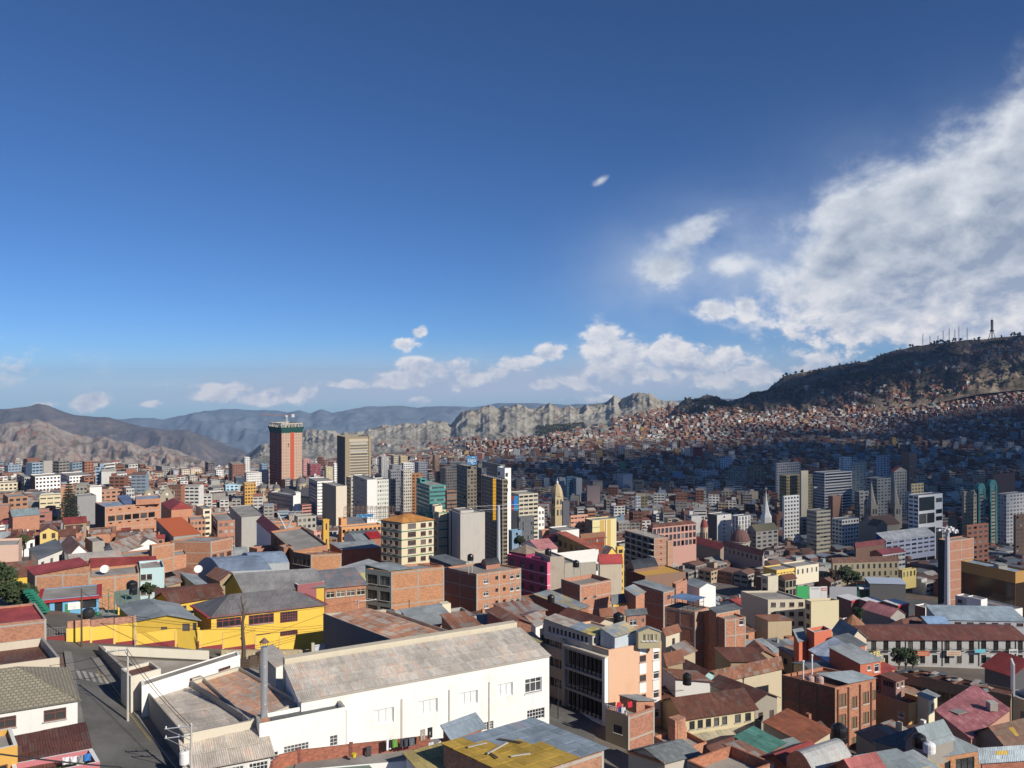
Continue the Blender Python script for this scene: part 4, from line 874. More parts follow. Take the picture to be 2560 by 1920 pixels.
wd=thing('water_drum','shiny black wrapped tank standing on the school court','tank',at(221,1543,112));mb=MB();mb.lathe([(.7,0),(.85,.35),(.8,.8),(.6,1.15),(.2,1.3)],paint((.03,.03,.032),.2),12);mb.obj('body',wd)
tank('black water tank above yellow school porch',at(333,1486,118),.55,1.1)
sl=thing('slide','green spiral playground slide beside the school trees','slide',at(100,1530,110))
for i in range(9):mb=MB();a=at(72+5*i,1478+6.0*i,110)-Vector(sl.location);mb.box(a.x-.5,a.x+.5,a.y-.4,a.y+.4,a.z-.22,a.z+.2,paint((.03,.22,.14)),True);mb.obj('slide_section',sl)
mb=MB();mb.box(-.5,.5,-.3,.3,0,.7,paint((.75,.60,.03)));mb.obj('slide_end',sl)
cg=thing('climbing_frame','open green metal climbing frame by the school court','climbing frame',at(285,1538,111))
gm_=paint((.10,.20,.09))
for i in range(5):
 x=-1.6+.8*i;mb=MB();mb.tube((x,0,0),(x,0,2.8+(i%2)*.9),.035,.035,gm_,5);mb.obj('post',cg);mb=MB();mb.tube((x,1.8,0),(x,1.8,2.6),.035,.035,gm_,5);mb.obj('post',cg);mb=MB();mb.tube((x,0,2.5),(x,1.8,2.5),.03,.03,gm_,5);mb.obj('rung',cg)
mb=MB();mb.tube((-1.6,0,3.7),(1.6,0,2.6),.035,.035,gm_,5);mb.obj('rail',cg)
# ---- bottom centre: terrace with washing, yellow and blue shed
def deck(name,label,cat,pts,z,zb,m,mt,**k):
 W=[at(x,y,-z*F/(y-960))for x,y in pts];o=thing(name,label,cat,(W[0].x,W[0].y,zb));q=[((p-W[0]).x,(p-W[0]).y)for p in W]
 mb=MB();mb.prism(q,0,z-zb,m);mb.obj('wall',o);mb=MB();mb.face([(a,b,z-zb+.01)for a,b in q],mt);mb.obj('roof',o);return o,W
dk,DW=deck('terrace_house','house with bare concrete terrace below the white hall','house',[(735,1925),(1040,1900),(1112,1845),(747,1880)],-29.9,-42,WHITE,FLATC)
tw=thing('brick_wall','curving low red brick wall behind the washing terrace','wall',DW[0]+Vector((0,0,0)))
bpts=[(676,1935),(683,1905),(700,1888),(747,1877),(810,1870),(877,1862),(975,1852),(1076,1840)];bz=-28.95
BW=[at(x,y,-bz*F/(y-960))for x,y in bpts]
for i in range(len(BW)-1):
 a,b=BW[i],BW[i+1];L=(b-a).length;mb=MB();mb.box(-.02,L,0,.2,-1.1,.0,brick((.36,.12,.075)));o=link('wall_panel',mb.mesh('wall_panel'),tw,a-DW[0],(0,0,math.atan2(b.y-a.y,b.x-a.x)))
for i in(3,5):mb=MB();mb.box(-.14,.14,-.06,.2,-1.2,.15,brick((.28,.10,.07)));mb.obj('pier',tw,BW[i]-DW[0])
deck('green_roof_house','low house with dull green flat roof beneath the brick wall','house',[(690,1955),(935,1925),(905,1893),(712,1912)],-30.0,-42,BEIGE,paint((.20,.25,.20),.8))
for i,(x,y,col,leg,lb)in enumerate([(972,1848,(.78,.78,.78),True,'white trousers hanging on brick wall line'),(979,1849,(.03,.03,.035),False,'black garment next to white trousers on line'),(988,1849,(.16,.34,.06),False,'lime green shirt on the washing line'),(1006,1847,(.05,.05,.06),False,'first black shirt right of the green shirt'),(1018,1847,(.07,.07,.09),False,'charcoal shirt further right on the washing line'),(1030,1845,(.13,.15,.17),False,'slate grey shirt on the washing line'),(1050,1840,(.32,.12,.06),False,'rust coloured cloth at end of washing line'),(1057,1824,(.36,.32,.28),True,'beige trousers drying above the brick wall'),(1075,1819,(.02,.02,.02),True,'black trousers drying above the brick wall'),(922,1866,(.05,.05,.06),True,'dark jeans hanging alone over grey terrace'),(1078,1856,(.6,.6,.65),False,'white and blue cloth in the terrace corner')]):
 cloth(lb,at(x,y,64.5),.42 if not leg else .40,.62 if not leg else .85,col,.5,leg)
wire('washing line stretched along the curving brick wall',[at(965,1846,64.5),at(1060,1838,64.5)],.01,.05,FRAMEW)
bk=thing('bucket','yellow bucket on the terrace floor by the brick wall','bucket',at(885,1893,63.6));mb=MB();mb.lathe([(.14,0),(.2,.3)],paint((.7,.5,.03)),10);mb.obj('body',bk)
YSH,BSH=corr((.50,.33,.06),.28,(.28,.17,.06),vary=.4),corr((.27,.33,.38),.16,vary=.5)
ysh=B('d','sheet_roof_house','brick house with patched yellow and blue grey sheet roof in front',(1109,1865),(1290,1942),(1509,1871),Y=56.4,wall=brick((.44,.22,.13)),roof='shed_b',rise=.25,over=.25,cat='house',rm=BSH,sheets=(9,6,lambda a,b:YSH if(b<.95-a*.95 and a<.62)or(a<.12)else BSH),fr=(2.6,2,0))
for i,(a,b,l,r_,lb)in enumerate([(.25,.55,2.4,.9,'long weathered plank lying across yellow sheets'),(.12,.45,1.2,2.2,'short plank near left edge of yellow sheets'),(.3,.3,1.5,.3,'grey board on the lower yellow sheets'),(.45,.62,1.9,2.8,'thin dark pole lying on the patched roof'),(.16,.72,1.6,.5,'pale plank at the upper left of patched roof')]):
 mb=MB();mb.box(-l/2,l/2,-.07,.07,.04,.11,WOOD if i%2 else plaster((.45,.42,.36),.4),True);o=mb.obj('plank',None,rp(ysh,a,b,.12+.25*b));o.rotation_euler.z=r_;tag(o,lb,'plank','loose planks on roof')
B('d','sheet_roof_shed','small shed with blue grey sheet top against the white hall',(1108,1825),(1130,1842),(1204,1814),Y=67,wall=brick((.36,.14,.09)),roof='shed_b',rm=BSH,rise=.5,cat='shed')
B('d','yellow_roof_shed','low shed with dirty yellow sheet roof at bottom edge',(1016,1893),(1060,1930),(1145,1906),Y=60.5,wall=WHITE,roof='shed_b',rm=corr((.42,.34,.14),.3,(.3,.2,.08)),rise=.4,cat='shed',sheets=(5,2))
# ================================================================== centre and right foreground
def text(s_,p,size,m,parent=None,ang=.47,name='lettering',ext=.02,tilt=math.pi/2):
 cu=bpy.data.curves.new(name,'FONT');cu.body=s_;cu.size=size;cu.extrude=ext;cu.align_x='CENTER';cu.align_y='CENTER';cu.resolution_u=2;cu.materials.append(m)
 tmp=bpy.data.objects.new('tmp',cu);COL.objects.link(tmp);me=bpy.data.meshes.new_from_object(tmp.evaluated_get(bpy.context.evaluated_depsgraph_get()));bpy.data.objects.remove(tmp)
 o=link(name,me);o.rotation_euler=(tilt,0,ang);o.parent=parent;o.location=p;return o
def scrawl(parent,cx,y,z,w,h,m,rows_=1,seed=1):
 """lettering too blurred to read: uneven strokes in rows"""
 r_=np.random.default_rng(seed);mb=MB()
 for j in range(rows_):
  x=cx-w/2
  while x<cx+w/2:
   a=r_.uniform(.06,.16)*w/3;hh=h/rows_*.62*r_.uniform(.6,1);z0=z+h/2-(j+.85)*h/rows_;mb.box(x,x+a,y-.02,y,z0,z0+hh,m,True);x+=a+w*r_.uniform(.015,.05)
 return mb.obj('lettering',parent)
def wpt(c,face,u,z,pr=.1):
 """local point on a building's wall: u along it, z metres below the top"""
 a,b=(c.p[0],c.p[1])if face=='r' else(c.p[3],c.p[0]);e=(b-a).normalized();n=Vector((e.y,-e.x));q=a+(b-a)*u+n*pr
 return Vector((q.x,q.y,c.zt-z)),math.atan2(e.y,e.x)
def S(t,label,L,C,R,H=None,roof='gable_u',rm=None,wall=None,name='old_house',cat='house',**k):
 return B(t,name,label,L,C,R,H=H,roof=roof,rm=rm or RUST,wall=wall or ADOBE,cat=cat,**k)
BUSEY=paint((.16,.12,.07),.8)
# ---- peach apartment block across the street
pe=B('a2','apartment_block','peach rendered apartment block with glazed bay and sheet roofed penthouse',(240,455),(835,640),(1290,560),Y=105,wall=PEACH,wl=plaster((.40,.33,.27),.3),rm=FLATC,par=.25,cat='apartment block',gm=glass((.05,.05,.05)),fm=FRAMEB,W=[ww('r',1,4,1.05,.85,1.95,2.6,(.55,.73)),ww('r',1,4,1.05,1.15,1.85,2.6,(.82,.985),fm=FRAMEW),ww('l',5,4,.8,1.15,1.3,2.75,(.02,.37),fm=FRAMEK),ww('l',9,3,.56,2.05,2.45,2.78,(.435,.945),fm=FRAMEK,gm=glass((.09,.085,.08))),ww('l',3,1,.9,2.0,11.3,u=(.45,.95),st='c',fm=FRAMEK)])  # left wall beige grey: the peach with its shade painted in
for z0,z1 in((.25,1.35),(2.6,3.95),(5.2,6.5),(7.8,9.1)):
 for u0,u1 in((.575,.705),(.83,.965)):boxon(pe,'white_panel',u0,u1,z0,z1,WHITE,.05)
for z in(1.08,3.82,6.6):boxon(pe,'bay_slab',.42,.955,z,z+.32,GREYC,.55,'l')
boxon(pe,'bay_roof',.405,1.0,.78,1.05,plaster((.62,.56,.45),.3),.75,'l');boxon(pe,'bay_sill',.405,.957,9.5,9.8,WHITE,.75,'l');boxon(pe,'bay_fin',.96,.995,1.06,9.9,WHITE,.72,'l');boxon(pe,'bay_fin',.38,.425,.3,9.6,GREYC,.62,'l')
for i in range(1,9):boxon(pe,'mullion',.43+.525*i/9-.004,.43+.525*i/9+.004,1.41,9.4,FRAMEK,.3,'l')
zpe=pe.w[0].z-.25
PATCH=corr((.50,.47,.40),.35,vary=.9);PATCHB=corr((.32,.36,.38),.4,(.45,.33,.10),vary=.9)
B('a2','penthouse','long glazed rooftop room with white blue and yellow sheet roof',(275,398),(695,515),(785,470),Y=107,zb=zpe,wall=plaster((.45,.42,.38),.3),roof='shed_b',rise=.5,rm=PATCH,sheets=(3,8,lambda a,b:PATCH if b>.45 else(BSH if b>.22 else corr((.50,.42,.16),.25))),cat='rooftop room',over=.15,W=[ww('l',12,1,.75,.9,.75,fm=FRAMEW),ww('r',2,1,.7,.9,.8,fm=FRAMEW)])
B('a2','penthouse','rooftop room with pale tiled wall and blue orange sheet roof',(765,492),(888,528),(1085,470),Y=105.6,zb=zpe,wall=plaster((.52,.58,.62),.5),roof='shed_b',rise=.7,rm=PATCHB,sheets=(6,3),cat='rooftop room',over=.15,W=[ww('r',2,1,.6,.6,1.2,u=(.3,.9),fm=FRAMEK)])
B('a2','penthouse','small glazed rooftop room with yellowish panes and grey roof',(1075,470),(1092,482),(1285,478),Y=106.3,zb=zpe,wall=plaster((.48,.42,.26),.3),roof='gable_v',rise=.55,rm=ZINC,cat='rooftop room',over=.15,W=[ww('r',6,1,.55,.9,.8,fm=FRAMEW,gm=glass((.2,.17,.1)))])
tank('black water tank standing on the peach block penthouse',at(1280+920/3.456,1440+412/3.456,111),.75,1.5)
S('a2','long building with rust brown sheet roof behind peach block penthouse',(395,345),(700,440),(900,395),Y=128,H=None,roof='gable_v',rise=1.0,rm=RUSTD,wall=BEIGE)
# ---- small brick house with balcony
bh=B('a2','brick_house','narrow brick house with balustraded balcony before peach block',(808,1150),(1003,1210),(1230,1130),Y=97,wall=brick((.44,.20,.13)),wl=plaster((.48,.39,.27),.4),rm=FLATC,par=.7,fr=(2.6,1,0),cat='house',W=[ww('l',1,1,1.2,1.0,2.0,u=(.3,.8),fm=FRAMEK)])
for i in range(9):
 if('bal',)not in WINM:q=MB();q.lathe([(.05,0),(.07,.12),(.04,.25),(.06,.4),(.05,.5)],WHITE,7);WINM[('bal',)]=q.mesh('baluster')
 p,a=wpt(bh,'l',.06+i*.105,.0,-.1);link('baluster',WINM[('bal',)],bh.o,p)
boxon(bh,'handrail',0,1,-.62,-.5,WHITE,.05,'l')
B('a2','brick_house','upper brick room with blue grey sheet roof and red washing',(930,1080),(1075,1128),(1230,1075),Y=99.5,zb=bh.w[0].z-.7,wall=brick((.44,.20,.13)),roof='shed_l',rise=.7,rm=corr((.30,.34,.36),.25),sheets=(4,4),cat='house',over=.2)
for i,(x,y,col,lb)in enumerate([(925,1110,(.6,.03,.05),'red cloth left on the small balcony line'),(1020,1105,(.62,.03,.06),'red cloth right under the balcony roof'),(965,1155,(.6,.6,.6),'white cloth on the small balcony'),(935,1150,(.03,.05,.2),'navy blue cloth on the small balcony')]):cloth(lb,at(1280+x/3.456,1440+y/3.456-6,97.2),.6,.7,col)
# ---- cream house with awning
ch_=B('a2','cream_house','cream house with row of windows rusty brown roof and sheet awning',(1300,1075),(1495,1228),(2095,1140),Y=103,wall=plaster((.66,.58,.38),.25),wl=plaster((.42,.34,.22),.4),roof='gable_u',rise=1.5,rm=RUSTD,over=.4,cat='house',fm=FRAMEK,sheets=(18,4),W=[ww('r',5,1,.78,1.05,1.05,u=(.04,.62)),ww('r',2,1,.9,1.05,1.05,u=(.68,.98)),ww('r',5,1,.9,1.2,3.6,u=(.04,.62),st='c')])
a0,b0=ch_.p[0],ch_.p[1];e=(b0-a0).normalized();n=Vector((e.y,-e.x));mb=MB();L=(b0-a0).length
for i in range(14):
 u0,u1=L*i/14,L*(i+.98)/14;f=lambda u,o_:a0+e*u+n*o_;zz=ch_.zt-2.15-.02*(i%3)
 m2=MB();m2.face([(*f(u0,1.9),zz-.75),(*f(u1,1.9),zz-.75),(*f(u1,.02),zz),(*f(u0,.02),zz)],corr((.46,.42,.30),.3));m2.obj('awning_sheet',ch_.o)
 # ---- rusty roofs right of the peach block
S('a2','beige shack with window and rust patched roof behind penthouse wall',(1285,470),(1330,505),(1448,470),Y=132,rise=.7,wall=plaster((.58,.52,.40),.4),rm=RUST,W=[ww('r',1,1,.7,1.2,1.6,u=(.3,.8))])
S('a2','ruined shed with weathered grey brown sheets beside brick towers',(1380,640),(1480,680),(1582,640),Y=127,roof='shed_b',rise=.8,rm=MIXR,wall=plaster((.46,.38,.26),.5))
S('a2','low rust roof tucked against right side of peach block',(1320,720),(1345,765),(1475,735),Y=116,roof='shed_b',rise=.9,rm=RUST)
S('a2','rust red roofed house with turquoise trim between peach block and ruin',(1465,770),(1650,860),(1742,838),Y=118,roof='gable_v',rise=.6,rm=RUSTD,wall=plaster((.35,.55,.55),.3),W=[ww('r',1,1,.6,.8,1.2,fm=FRAMEW)])
S('a2','white walled house with wide rusted roof and water tank',(1302,820),(1412,900),(1708,905),Y=112,roof='shed_l',rise=.3,rm=RUST,wall=WHITE)
tank('black water tank beside the wide rusted roof',at(1280+1512/3.456,1440+935/3.456,110),.6,1.5)
S('a2','dark brown roofed low building in shade behind cream house',(1200,1010),(1300,1075),(1665,975),Y=111,roof='shed_b',rise=.5,rm=RUSTD,wall=DKGREY)
S('a2','adobe ruin with collapsed brown sheets on its wall',(1755,660),(1890,735),(2215,735),Y=133,roof='shed_b',rise=.9,rm=RUSTD,wall=plaster((.46,.37,.24),.6))
S('a2','brown gable roof with skylights next to the adobe ruin',(1985,640),(2060,725),(2290,700),Y=150,roof='gable_v',rise=1.6,rm=RUST,wall=ADOBE)
S('a2','very long rusty roof running right of the white walled house',(1715,850),(1745,920),(2330,930),Y=124,roof='gable_u',rise=1.2,rm=RUST,wall=plaster((.55,.48,.35),.4),sheets=(20,3))
S('a2','deep brown roof above grey wall touching the cream house',(1712,925),(2100,1080),(2290,1040),Y=108,roof='gable_v',rise=.8,rm=RUSTD,wall=plaster((.34,.31,.26),.4),W=[ww('r',2,1,.8,1.0,2.2)])
# ---- brick towers behind
bt=B('a2','brick_tower','tall bare brick building with blue caged roof terrace',(1322,265),(1580,312),(1700,268),Y=155,wall=BRICK,rm=FLATG,par=.3,fr=(2.9,1,2),cat='building')
bt2=B('a2','brick_tower','bare brick building with grey sheet roof next to caged terrace',(1702,290),(1765,312),(1970,275),Y=153,wall=BRICK,roof='shed_b',rm=ZINCD,rise=.4,fr=(2.9,2,0),cat='building')
B('a2','brick_tower','lower stepped brick block on the right of brick building pair',None,(1838,372),(2018,352),Y=151.2,d=6,wall=BRICK,rm=FLATC,par=.3,fr=(2.9,2,0),cat='building',W=[ww('r',1,1,1.1,1.2,.9,u=(.6,1),fm=FRAMEW)])
pg=thing('pergola','blue topped metal cage on the brick roof terrace','pergola',rp(bt,.05,.2));mb=MB()
for i in range(5):
 for j in range(2):mb=MB();q=rp(bt,.1+.75*j,.1+.18*i)-rp(bt,.05,.2);mb.tube(q,q+Vector((0,0,2.2)),.05,.05,FRAMEK,5);mb.obj('post',pg)
mb=MB();Q=[rp(bt,a,b,2.25)-rp(bt,.05,.2)for a,b in((.02,.05),(.95,.05),(.95,.9),(.02,.9))];mb.face(Q,corr((.16,.26,.42),.1));mb.obj('roof',pg)
for z in(.7,1.4):
 mb=MB();
 for a,b in(((.1,.1),(.1,.82)),((.85,.1),(.85,.82)),((.1,.1),(.85,.1))):mb.tube(rp(bt,*a,z)-rp(bt,.05,.2),rp(bt,*b,z)-rp(bt,.05,.2),.035,.035,FRAMEK,4)
 mb.obj('rail',pg)
B('a2','brick_house','long shaded brick house with grey gabled sheet roof',(1045,72),(1308,132),(1402,110),Y=178,wall=BRICK,roof='shed_b',rm=ZINC,rise=.5,fr=(2.9,1,1),cat='house',W=[ww('r',1,1,1,1,1.6)])
B('a2','brick_house','brick house with white pillars behind grey gabled roof',(1385,60),(1415,70),(1512,28),Y=190,wall=BRICK,rm=FLATC,par=.4,cat='house',W=[ww('r',1,1,1.2,1.3,3.0,u=(.3,.8))])
B('a2','brick_house','brick house with stepped white trim and open roof walls',(425,25),(587,78),(862,30),Y=188,wall=BRICK,rm=FLATC,par=.9,fr=(2.9,2,1),cat='house',cap=CONC,W=[ww('r',2,1,1.0,.5,3.4,u=(.02,.6))])
B('a2','pale_house','white boxy house with grey cap behind brick houses',(1500,130),(1620,100),(1760,120),Y=195,wall=WHITE,roof='gable_v',rise=1.0,rm=ZINC,cat='house')
S('a2','small yellow house with dark grey gable roof amid brick walls',(862,205),(872,232),(1002,215),Y=165,roof='gable_u',rm=ZINCD,wall=plaster((.66,.48,.14),.2),rise=1.3,W=[ww('r',1,1,1.1,1.2,1.4,u=(.3,.7),fm=FRAMEW)])
B('a2','brick_shed','brick shed under striped grey and tan sheets',(968,125),(1070,168),(1145,135),Y=163,wall=BRICK,roof='shed_b',rm=PATCHB,rise=.5,cat='shed')
B('a2','brick_house','small brick house with two windows behind the penthouses',(985,320),(995,332),(1155,318),Y=141,wall=BRICK3,roof='shed_b',rm=ZINCD,rise=.6,cat='house',W=[ww('r',1,1,1.4,1.1,1.5,u=(.1,.55),fm=FRAMEW),ww('r',1,1,.5,.6,1.3,u=(.7,.95))])
S('a2','adobe house with short rusted roof behind long brown roof',(765,330),(775,345),(990,318),Y=144,roof='shed_b',rise=1.0)
B('a2','brick_house','low brick house with zinc shed roof and black tank',(190,175),(540,300),(660,260),Y=150,wall=BRICK2,roof='shed_b',rm=PATCHB,rise=.5,cat='house',sheets=(6,3))
tank('black water tank on the low zinc roofed brick house',at(1280+337/3.456,1440+225/3.456,155),.7,1.4)
B('a2','brick_house','brick walled house with rusty sheets left of penthouse',(-160,260),(0,322),(288,292),Y=146,wall=BRICK3,roof='shed_b',rm=MIXR,rise=.5,cat='house')
S('a2','gabled house with rust streaked zinc roof and white wall',(38,345),(205,430),(325,385),Y=134,roof='gable_u',rise=.9,rm=MIXR,wall=WHITE)
B('a2','brick_house','brick gable wall rising behind the white hall corner',None,(-40,395),(163,400),Y=120,d=7,wall=BRICK,roof='gable_v',rise=.6,rm=RUST,cat='house')
S('a2','small olive roofed porch between brick gable and white wall',None,(165,575),(245,560),Y=112,d=3,roof='shed_b',rise=.4,rm=corr((.30,.27,.14),.3),wall=GREYC,W=[ww('r',1,1,1.4,1,1.2,fm=FRAMEW)])
pole('dark slim street pole in shade before the glazed bay',1395,1706,1820,104,r=.08,m=FRAMEK)
strip('lane',[(7.5,84),(3.0,92),(6.5,118)],[(12,84),(9.5,95),(11,104)],ASPH,.12,n=20)
# ---- bottom: dark grey roof and brick parapets
gr=B('a2','workshop','workshop with wide dark grey sheet roof and pale side wall',(1005,1512),(1320,1612),(1612,1535),Y=82,wall=plaster((.50,.47,.42),.4),roof='gable_u',rise=.9,rm=corr((.17,.19,.20),.12,vary=.15),over=.25,cat='workshop',sheets=(10,5))
boxon(gr,'brick_coping',0,1,-.12,.12,BRICK2,.2,'l')
B('a2','unfinished_terrace','unfinished roof terrace enclosed by high orange brick parapets',(1515,1592),(1880,1760),(2260,1612),Y=70,wall=brick((.42,.17,.10)),rm=FLATC,par=1.0,fr=(2.8,1,1),cat='building')
S('a2','low shed with bright green sheet roof near brick parapets',(1925,1420),(2190,1520),(2330,1440),Y=83,roof='shed_b',rise=.5,rm=GREENM,wall=BRICK2,sheets=(6,3))
S('a2','narrow lean-to with rust streaked sheets beside green roof',(1835,1470),(2120,1585),(2225,1560),Y=78,roof='shed_b',rise=.3,rm=MIXR,wall=BRICK2)
# ================================================================== right foreground
tb=B('a3','brick_tower','four storey brick building with dark pilasters and open windows',(122,853),(580,967),(932,890),Y=115,wall=brick((.40,.175,.11)),wl=brick((.33,.125,.08)),rm=plaster((.22,.10,.07),.3),par=.45,fr=(3.0,0,3,plaster((.22,.15,.11),.3)),cat='building',gm=BUSEY,fm=FRAMEB,W=[ww('r',1,3,1.7,1.85,2.0,2.95,(.08,.28),st='c'),ww('r',1,3,1.6,1.7,2.7,2.95,(.385,.545),st='c'),ww('r',1,3,1.7,1.7,2.4,2.95,(.66,.84),st='c'),ww('r',1,3,1.0,1.5,2.3,2.95,(.89,1.0),st='c')],zb=-54)
for u in(.045,.30,.585,.86):boxon(tb,'pilaster',u,u+.03,.3,10.2,plaster((.10,.045,.035),.2),.10)
for z in(2.95,5.9):boxon(tb,'sill_band',.08,.28,z,z+.18,CONC,.08);boxon(tb,'sill_band',.385,.545,z+.55,z+.73,CONC,.08);boxon(tb,'sill_band',.66,.84,z+.3,z+.48,CONC,.08)
mb=MB();Q=[Vector((*lerp(lerp(tb.p[0],tb.p[1],a),lerp(tb.p[3],tb.p[2],a),b),0))for a,b in((.30,-.02),(1.02,-.02),(1.02,.45),(.30,.6))];zz=tb.zt
mb.face([q+Vector((0,0,zz+d))for q,d in zip(Q,(.25,.15,.45,.6))],corr((.34,.39,.41),.12));mb.obj('roof_sheet',tb.o)
for i,(a,b)in enumerate(((.12,.55),(.22,.45))):
 tank(['pinkish tub tank on brick tower roof, the further left','pinkish tub tank on brick tower roof, beside the vent pipes'][i],rp(tb,a,b),.55,1.0,paint((.45,.32,.28),.8))
for i,(a,b)in enumerate(((.2,.75),(.35,.7))):
 v=thing('vent_pipe',['white vent pipe nearer the tubs on brick tower','taller white vent pipe further right on brick tower'][i],'pipe',rp(tb,a,b));mb=MB();mb.tube((0,0,0),(0,0,2.6+i*.8),.12,.12,FRAMEW,8);mb.obj('shaft',v);mb=MB();mb.lathe([(.18,2.6+i*.8),(.2,2.75+i*.8),(.05,2.85+i*.8)],FRAMEW,8);mb.obj('cap',v)
SALG=plaster((.56,.17,.10),.2)
B('a3','salmon_tower','salmon red stair tower with white rim and roof pergola',(333,452),(400,487),(552,460),Y=150,wall=SALG,cap=WHITE,rm=FLATC,par=.6,cat='building')
B('a3','salmon_house','narrow salmon wing with grey lean-to left of stair tower',(222,505),(268,562),(335,548),Y=151,wall=SALG,roof='shed_b',rise=1.0,rm=ZINC,cat='house')
B('a3','salmon_house','salmon house with large pale blue slanted sheet roof',(362,640),(562,768),(790,735),Y=132,wall=SALG,roof='shed_r',rise=1.6,rm=corr((.52,.58,.66),.1,vary=.1),over=.25,cat='house',sheets=(8,3),W=[ww('r',1,1,1.2,1.2,2.4,u=(.55,.9),fm=FRAMEW)])
B('a3','salmon_house','salmon front house with white framed windows and sills',None,(797,752),(975,722),Y=126,d=6,wall=SALG,roof='shed_b',rise=.8,rm=ZINC,cat='house',fm=FRAMEW,W=[ww('r',1,3,.8,.8,1.0,3.0,(.25,.6)),ww('r',1,3,1.1,1.3,1.2,3.0,(.62,.98))])
B('a3','green_roof_house','house with folded grey green hipped roof behind salmon house',(557,470),(700,565),(850,528),Y=165,wall=BEIGE,roof='gable_v',rise=2.0,rm=corr((.30,.36,.34),.12),cat='house')
S('a3','dark grey roof between salmon slanted roof and green folded roof',(550,548),(705,625),(842,592),Y=146,roof='shed_b',rise=.5,rm=ZINCD,wall=SALG)
S('a3','grey roofed house sunk behind the brick tower tubs',(222,748),(420,850),(600,830),Y=128,roof='gable_u',rise=.7,rm=ZINCD,wall=plaster((.45,.36,.24),.4))
hs=B('a3','hotel_annex','salmon hotel annex with red canopy and yellow roof lettering',None,(972,832),(1092,795),Y=131,d=5,wall=SALG,cap=WHITE,roof='shed_b',rise=.6,rm=REDM,cat='hotel',W=[ww('r',1,1,.8,.9,1.2,fm=FRAMEW)])
sg=thing('hotel_sign','yellow two line rooftop hotel sign on salmon annex','sign',rp(hs,.4,.5,.5));YL=paint((.75,.65,.15))
text('HOTEL',(0,0,1.3),1.3,YL,sg);so_=scrawl(sg,0,0,.1,5.4,1.3,YL,1,4);so_.rotation_euler.z=.47
mb=MB()
for x in(-1.8,0,1.8):mb.tube((x*.89,x*.45+.1,-.6),(x*.89,x*.45+.1,1.9),.03,.03,FRAMEK,4)
mb.obj('sign_frame',sg)
B('a3','glazed_porch','white framed glazed porch with red brown roof below hotel',(975,870),(1105,905),(1180,880),Y=124,wall=plaster((.30,.18,.15),.2),roof='shed_b',rise=.4,rm=RUSTD,cat='porch',W=[ww('l',6,1,.6,.8,.8,fm=FRAMEW),ww('r',2,1,.6,.8,.8,fm=FRAMEW)])
# ---- long balconied house row
ro=B('d','balcony_row','long old white row with doors balconies and rusty roof',None,(2164,1598),(2566,1601),Y=225,th=0,d=14,wall=plaster((.50,.49,.47),.6),roof='gable_u',rise=1.7,rm=corr((.24,.13,.10),.8,(.15,.055,.04),vary=.7),over=.6,cat='building',fm=FRAMEK,gm=glass((.02,.02,.02)),W=[ww('r',13,1,1.45,2.75,1.75,u=(.012,1.0),st='f'),ww('r',13,1,1.4,2.4,5.6,u=(.012,1.0),st='f')],zb=-81)
Lr=(ro.p[1]-ro.p[0]).length
boxon(ro,'string_course',0,1,3.75,3.95,plaster((.42,.41,.39),.5),.12)
for i in range(13):
 u=.012+.988*(i+.5)/13;bl=boxon(ro,'balcony',u-1.1/Lr,u+1.1/Lr,3.2,3.3,FRAMEK,.7)
 for k in range(9):
  if('brl',)not in WINM:q=MB();q.box(-.02,.02,-.02,.02,0,.9,FRAMEK);WINM[('brl',)]=q.mesh('baluster')
  link('baluster',WINM[('brl',)],bl,(.1+k*.25,-.66,.1))
 m2=MB();m2.box(0,2.2,-.69,-.63,1.0,1.06,FRAMEK,True);m2.obj('handrail',bl)
 if i%3==2:boxon(ro,'drainpipe',u+2.0/Lr,u+2.2/Lr,.1,7.5,FRAMEK,.14)
for(x0,x1,y0,y1,col,txt,tc,lb)in[(2271.5,2323.5,1628,1640,(.55,.12,.03),2,(.6,.5,.4),'orange shop signboard on the long white row'),(2367,2402,1627,1640,(.55,.5,.42),2,(.6,.2,.05),'pale signboard with orange letters on the white row'),(2437,2464,1623,1632,(.15,.50,.58),'',None,'turquoise banner hung on balcony of white row'),(2523,2545,1623,1634,(.62,.62,.62),1,(.05,.05,.05),'white signboard at the far end of white row'),(2477,2492,1638,1660,(.60,.60,.58),5,(.3,.32,.34),'tall white notice on the shop wall'),(2511,2524,1638,1657,(.58,.58,.58),4,(.2,.2,.22),'small white notice beside the dark shop window')]:
 p=at(x0,y1,223.9);q=at(x1,y0,223.9);o=thing('signboard',lb,'sign',p,'shop signs on the balcony row');mb=MB();mb.box(0,q.x-p.x,0,.12,0,q.z-p.z,paint(col,.7),True);mb.obj('board',o)
 if txt:scrawl(o,(q.x-p.x)/2,-.005,(q.z-p.z)/2,(q.x-p.x)*.8,(q.z-p.z)*.8,paint(tc),txt,int(x0))
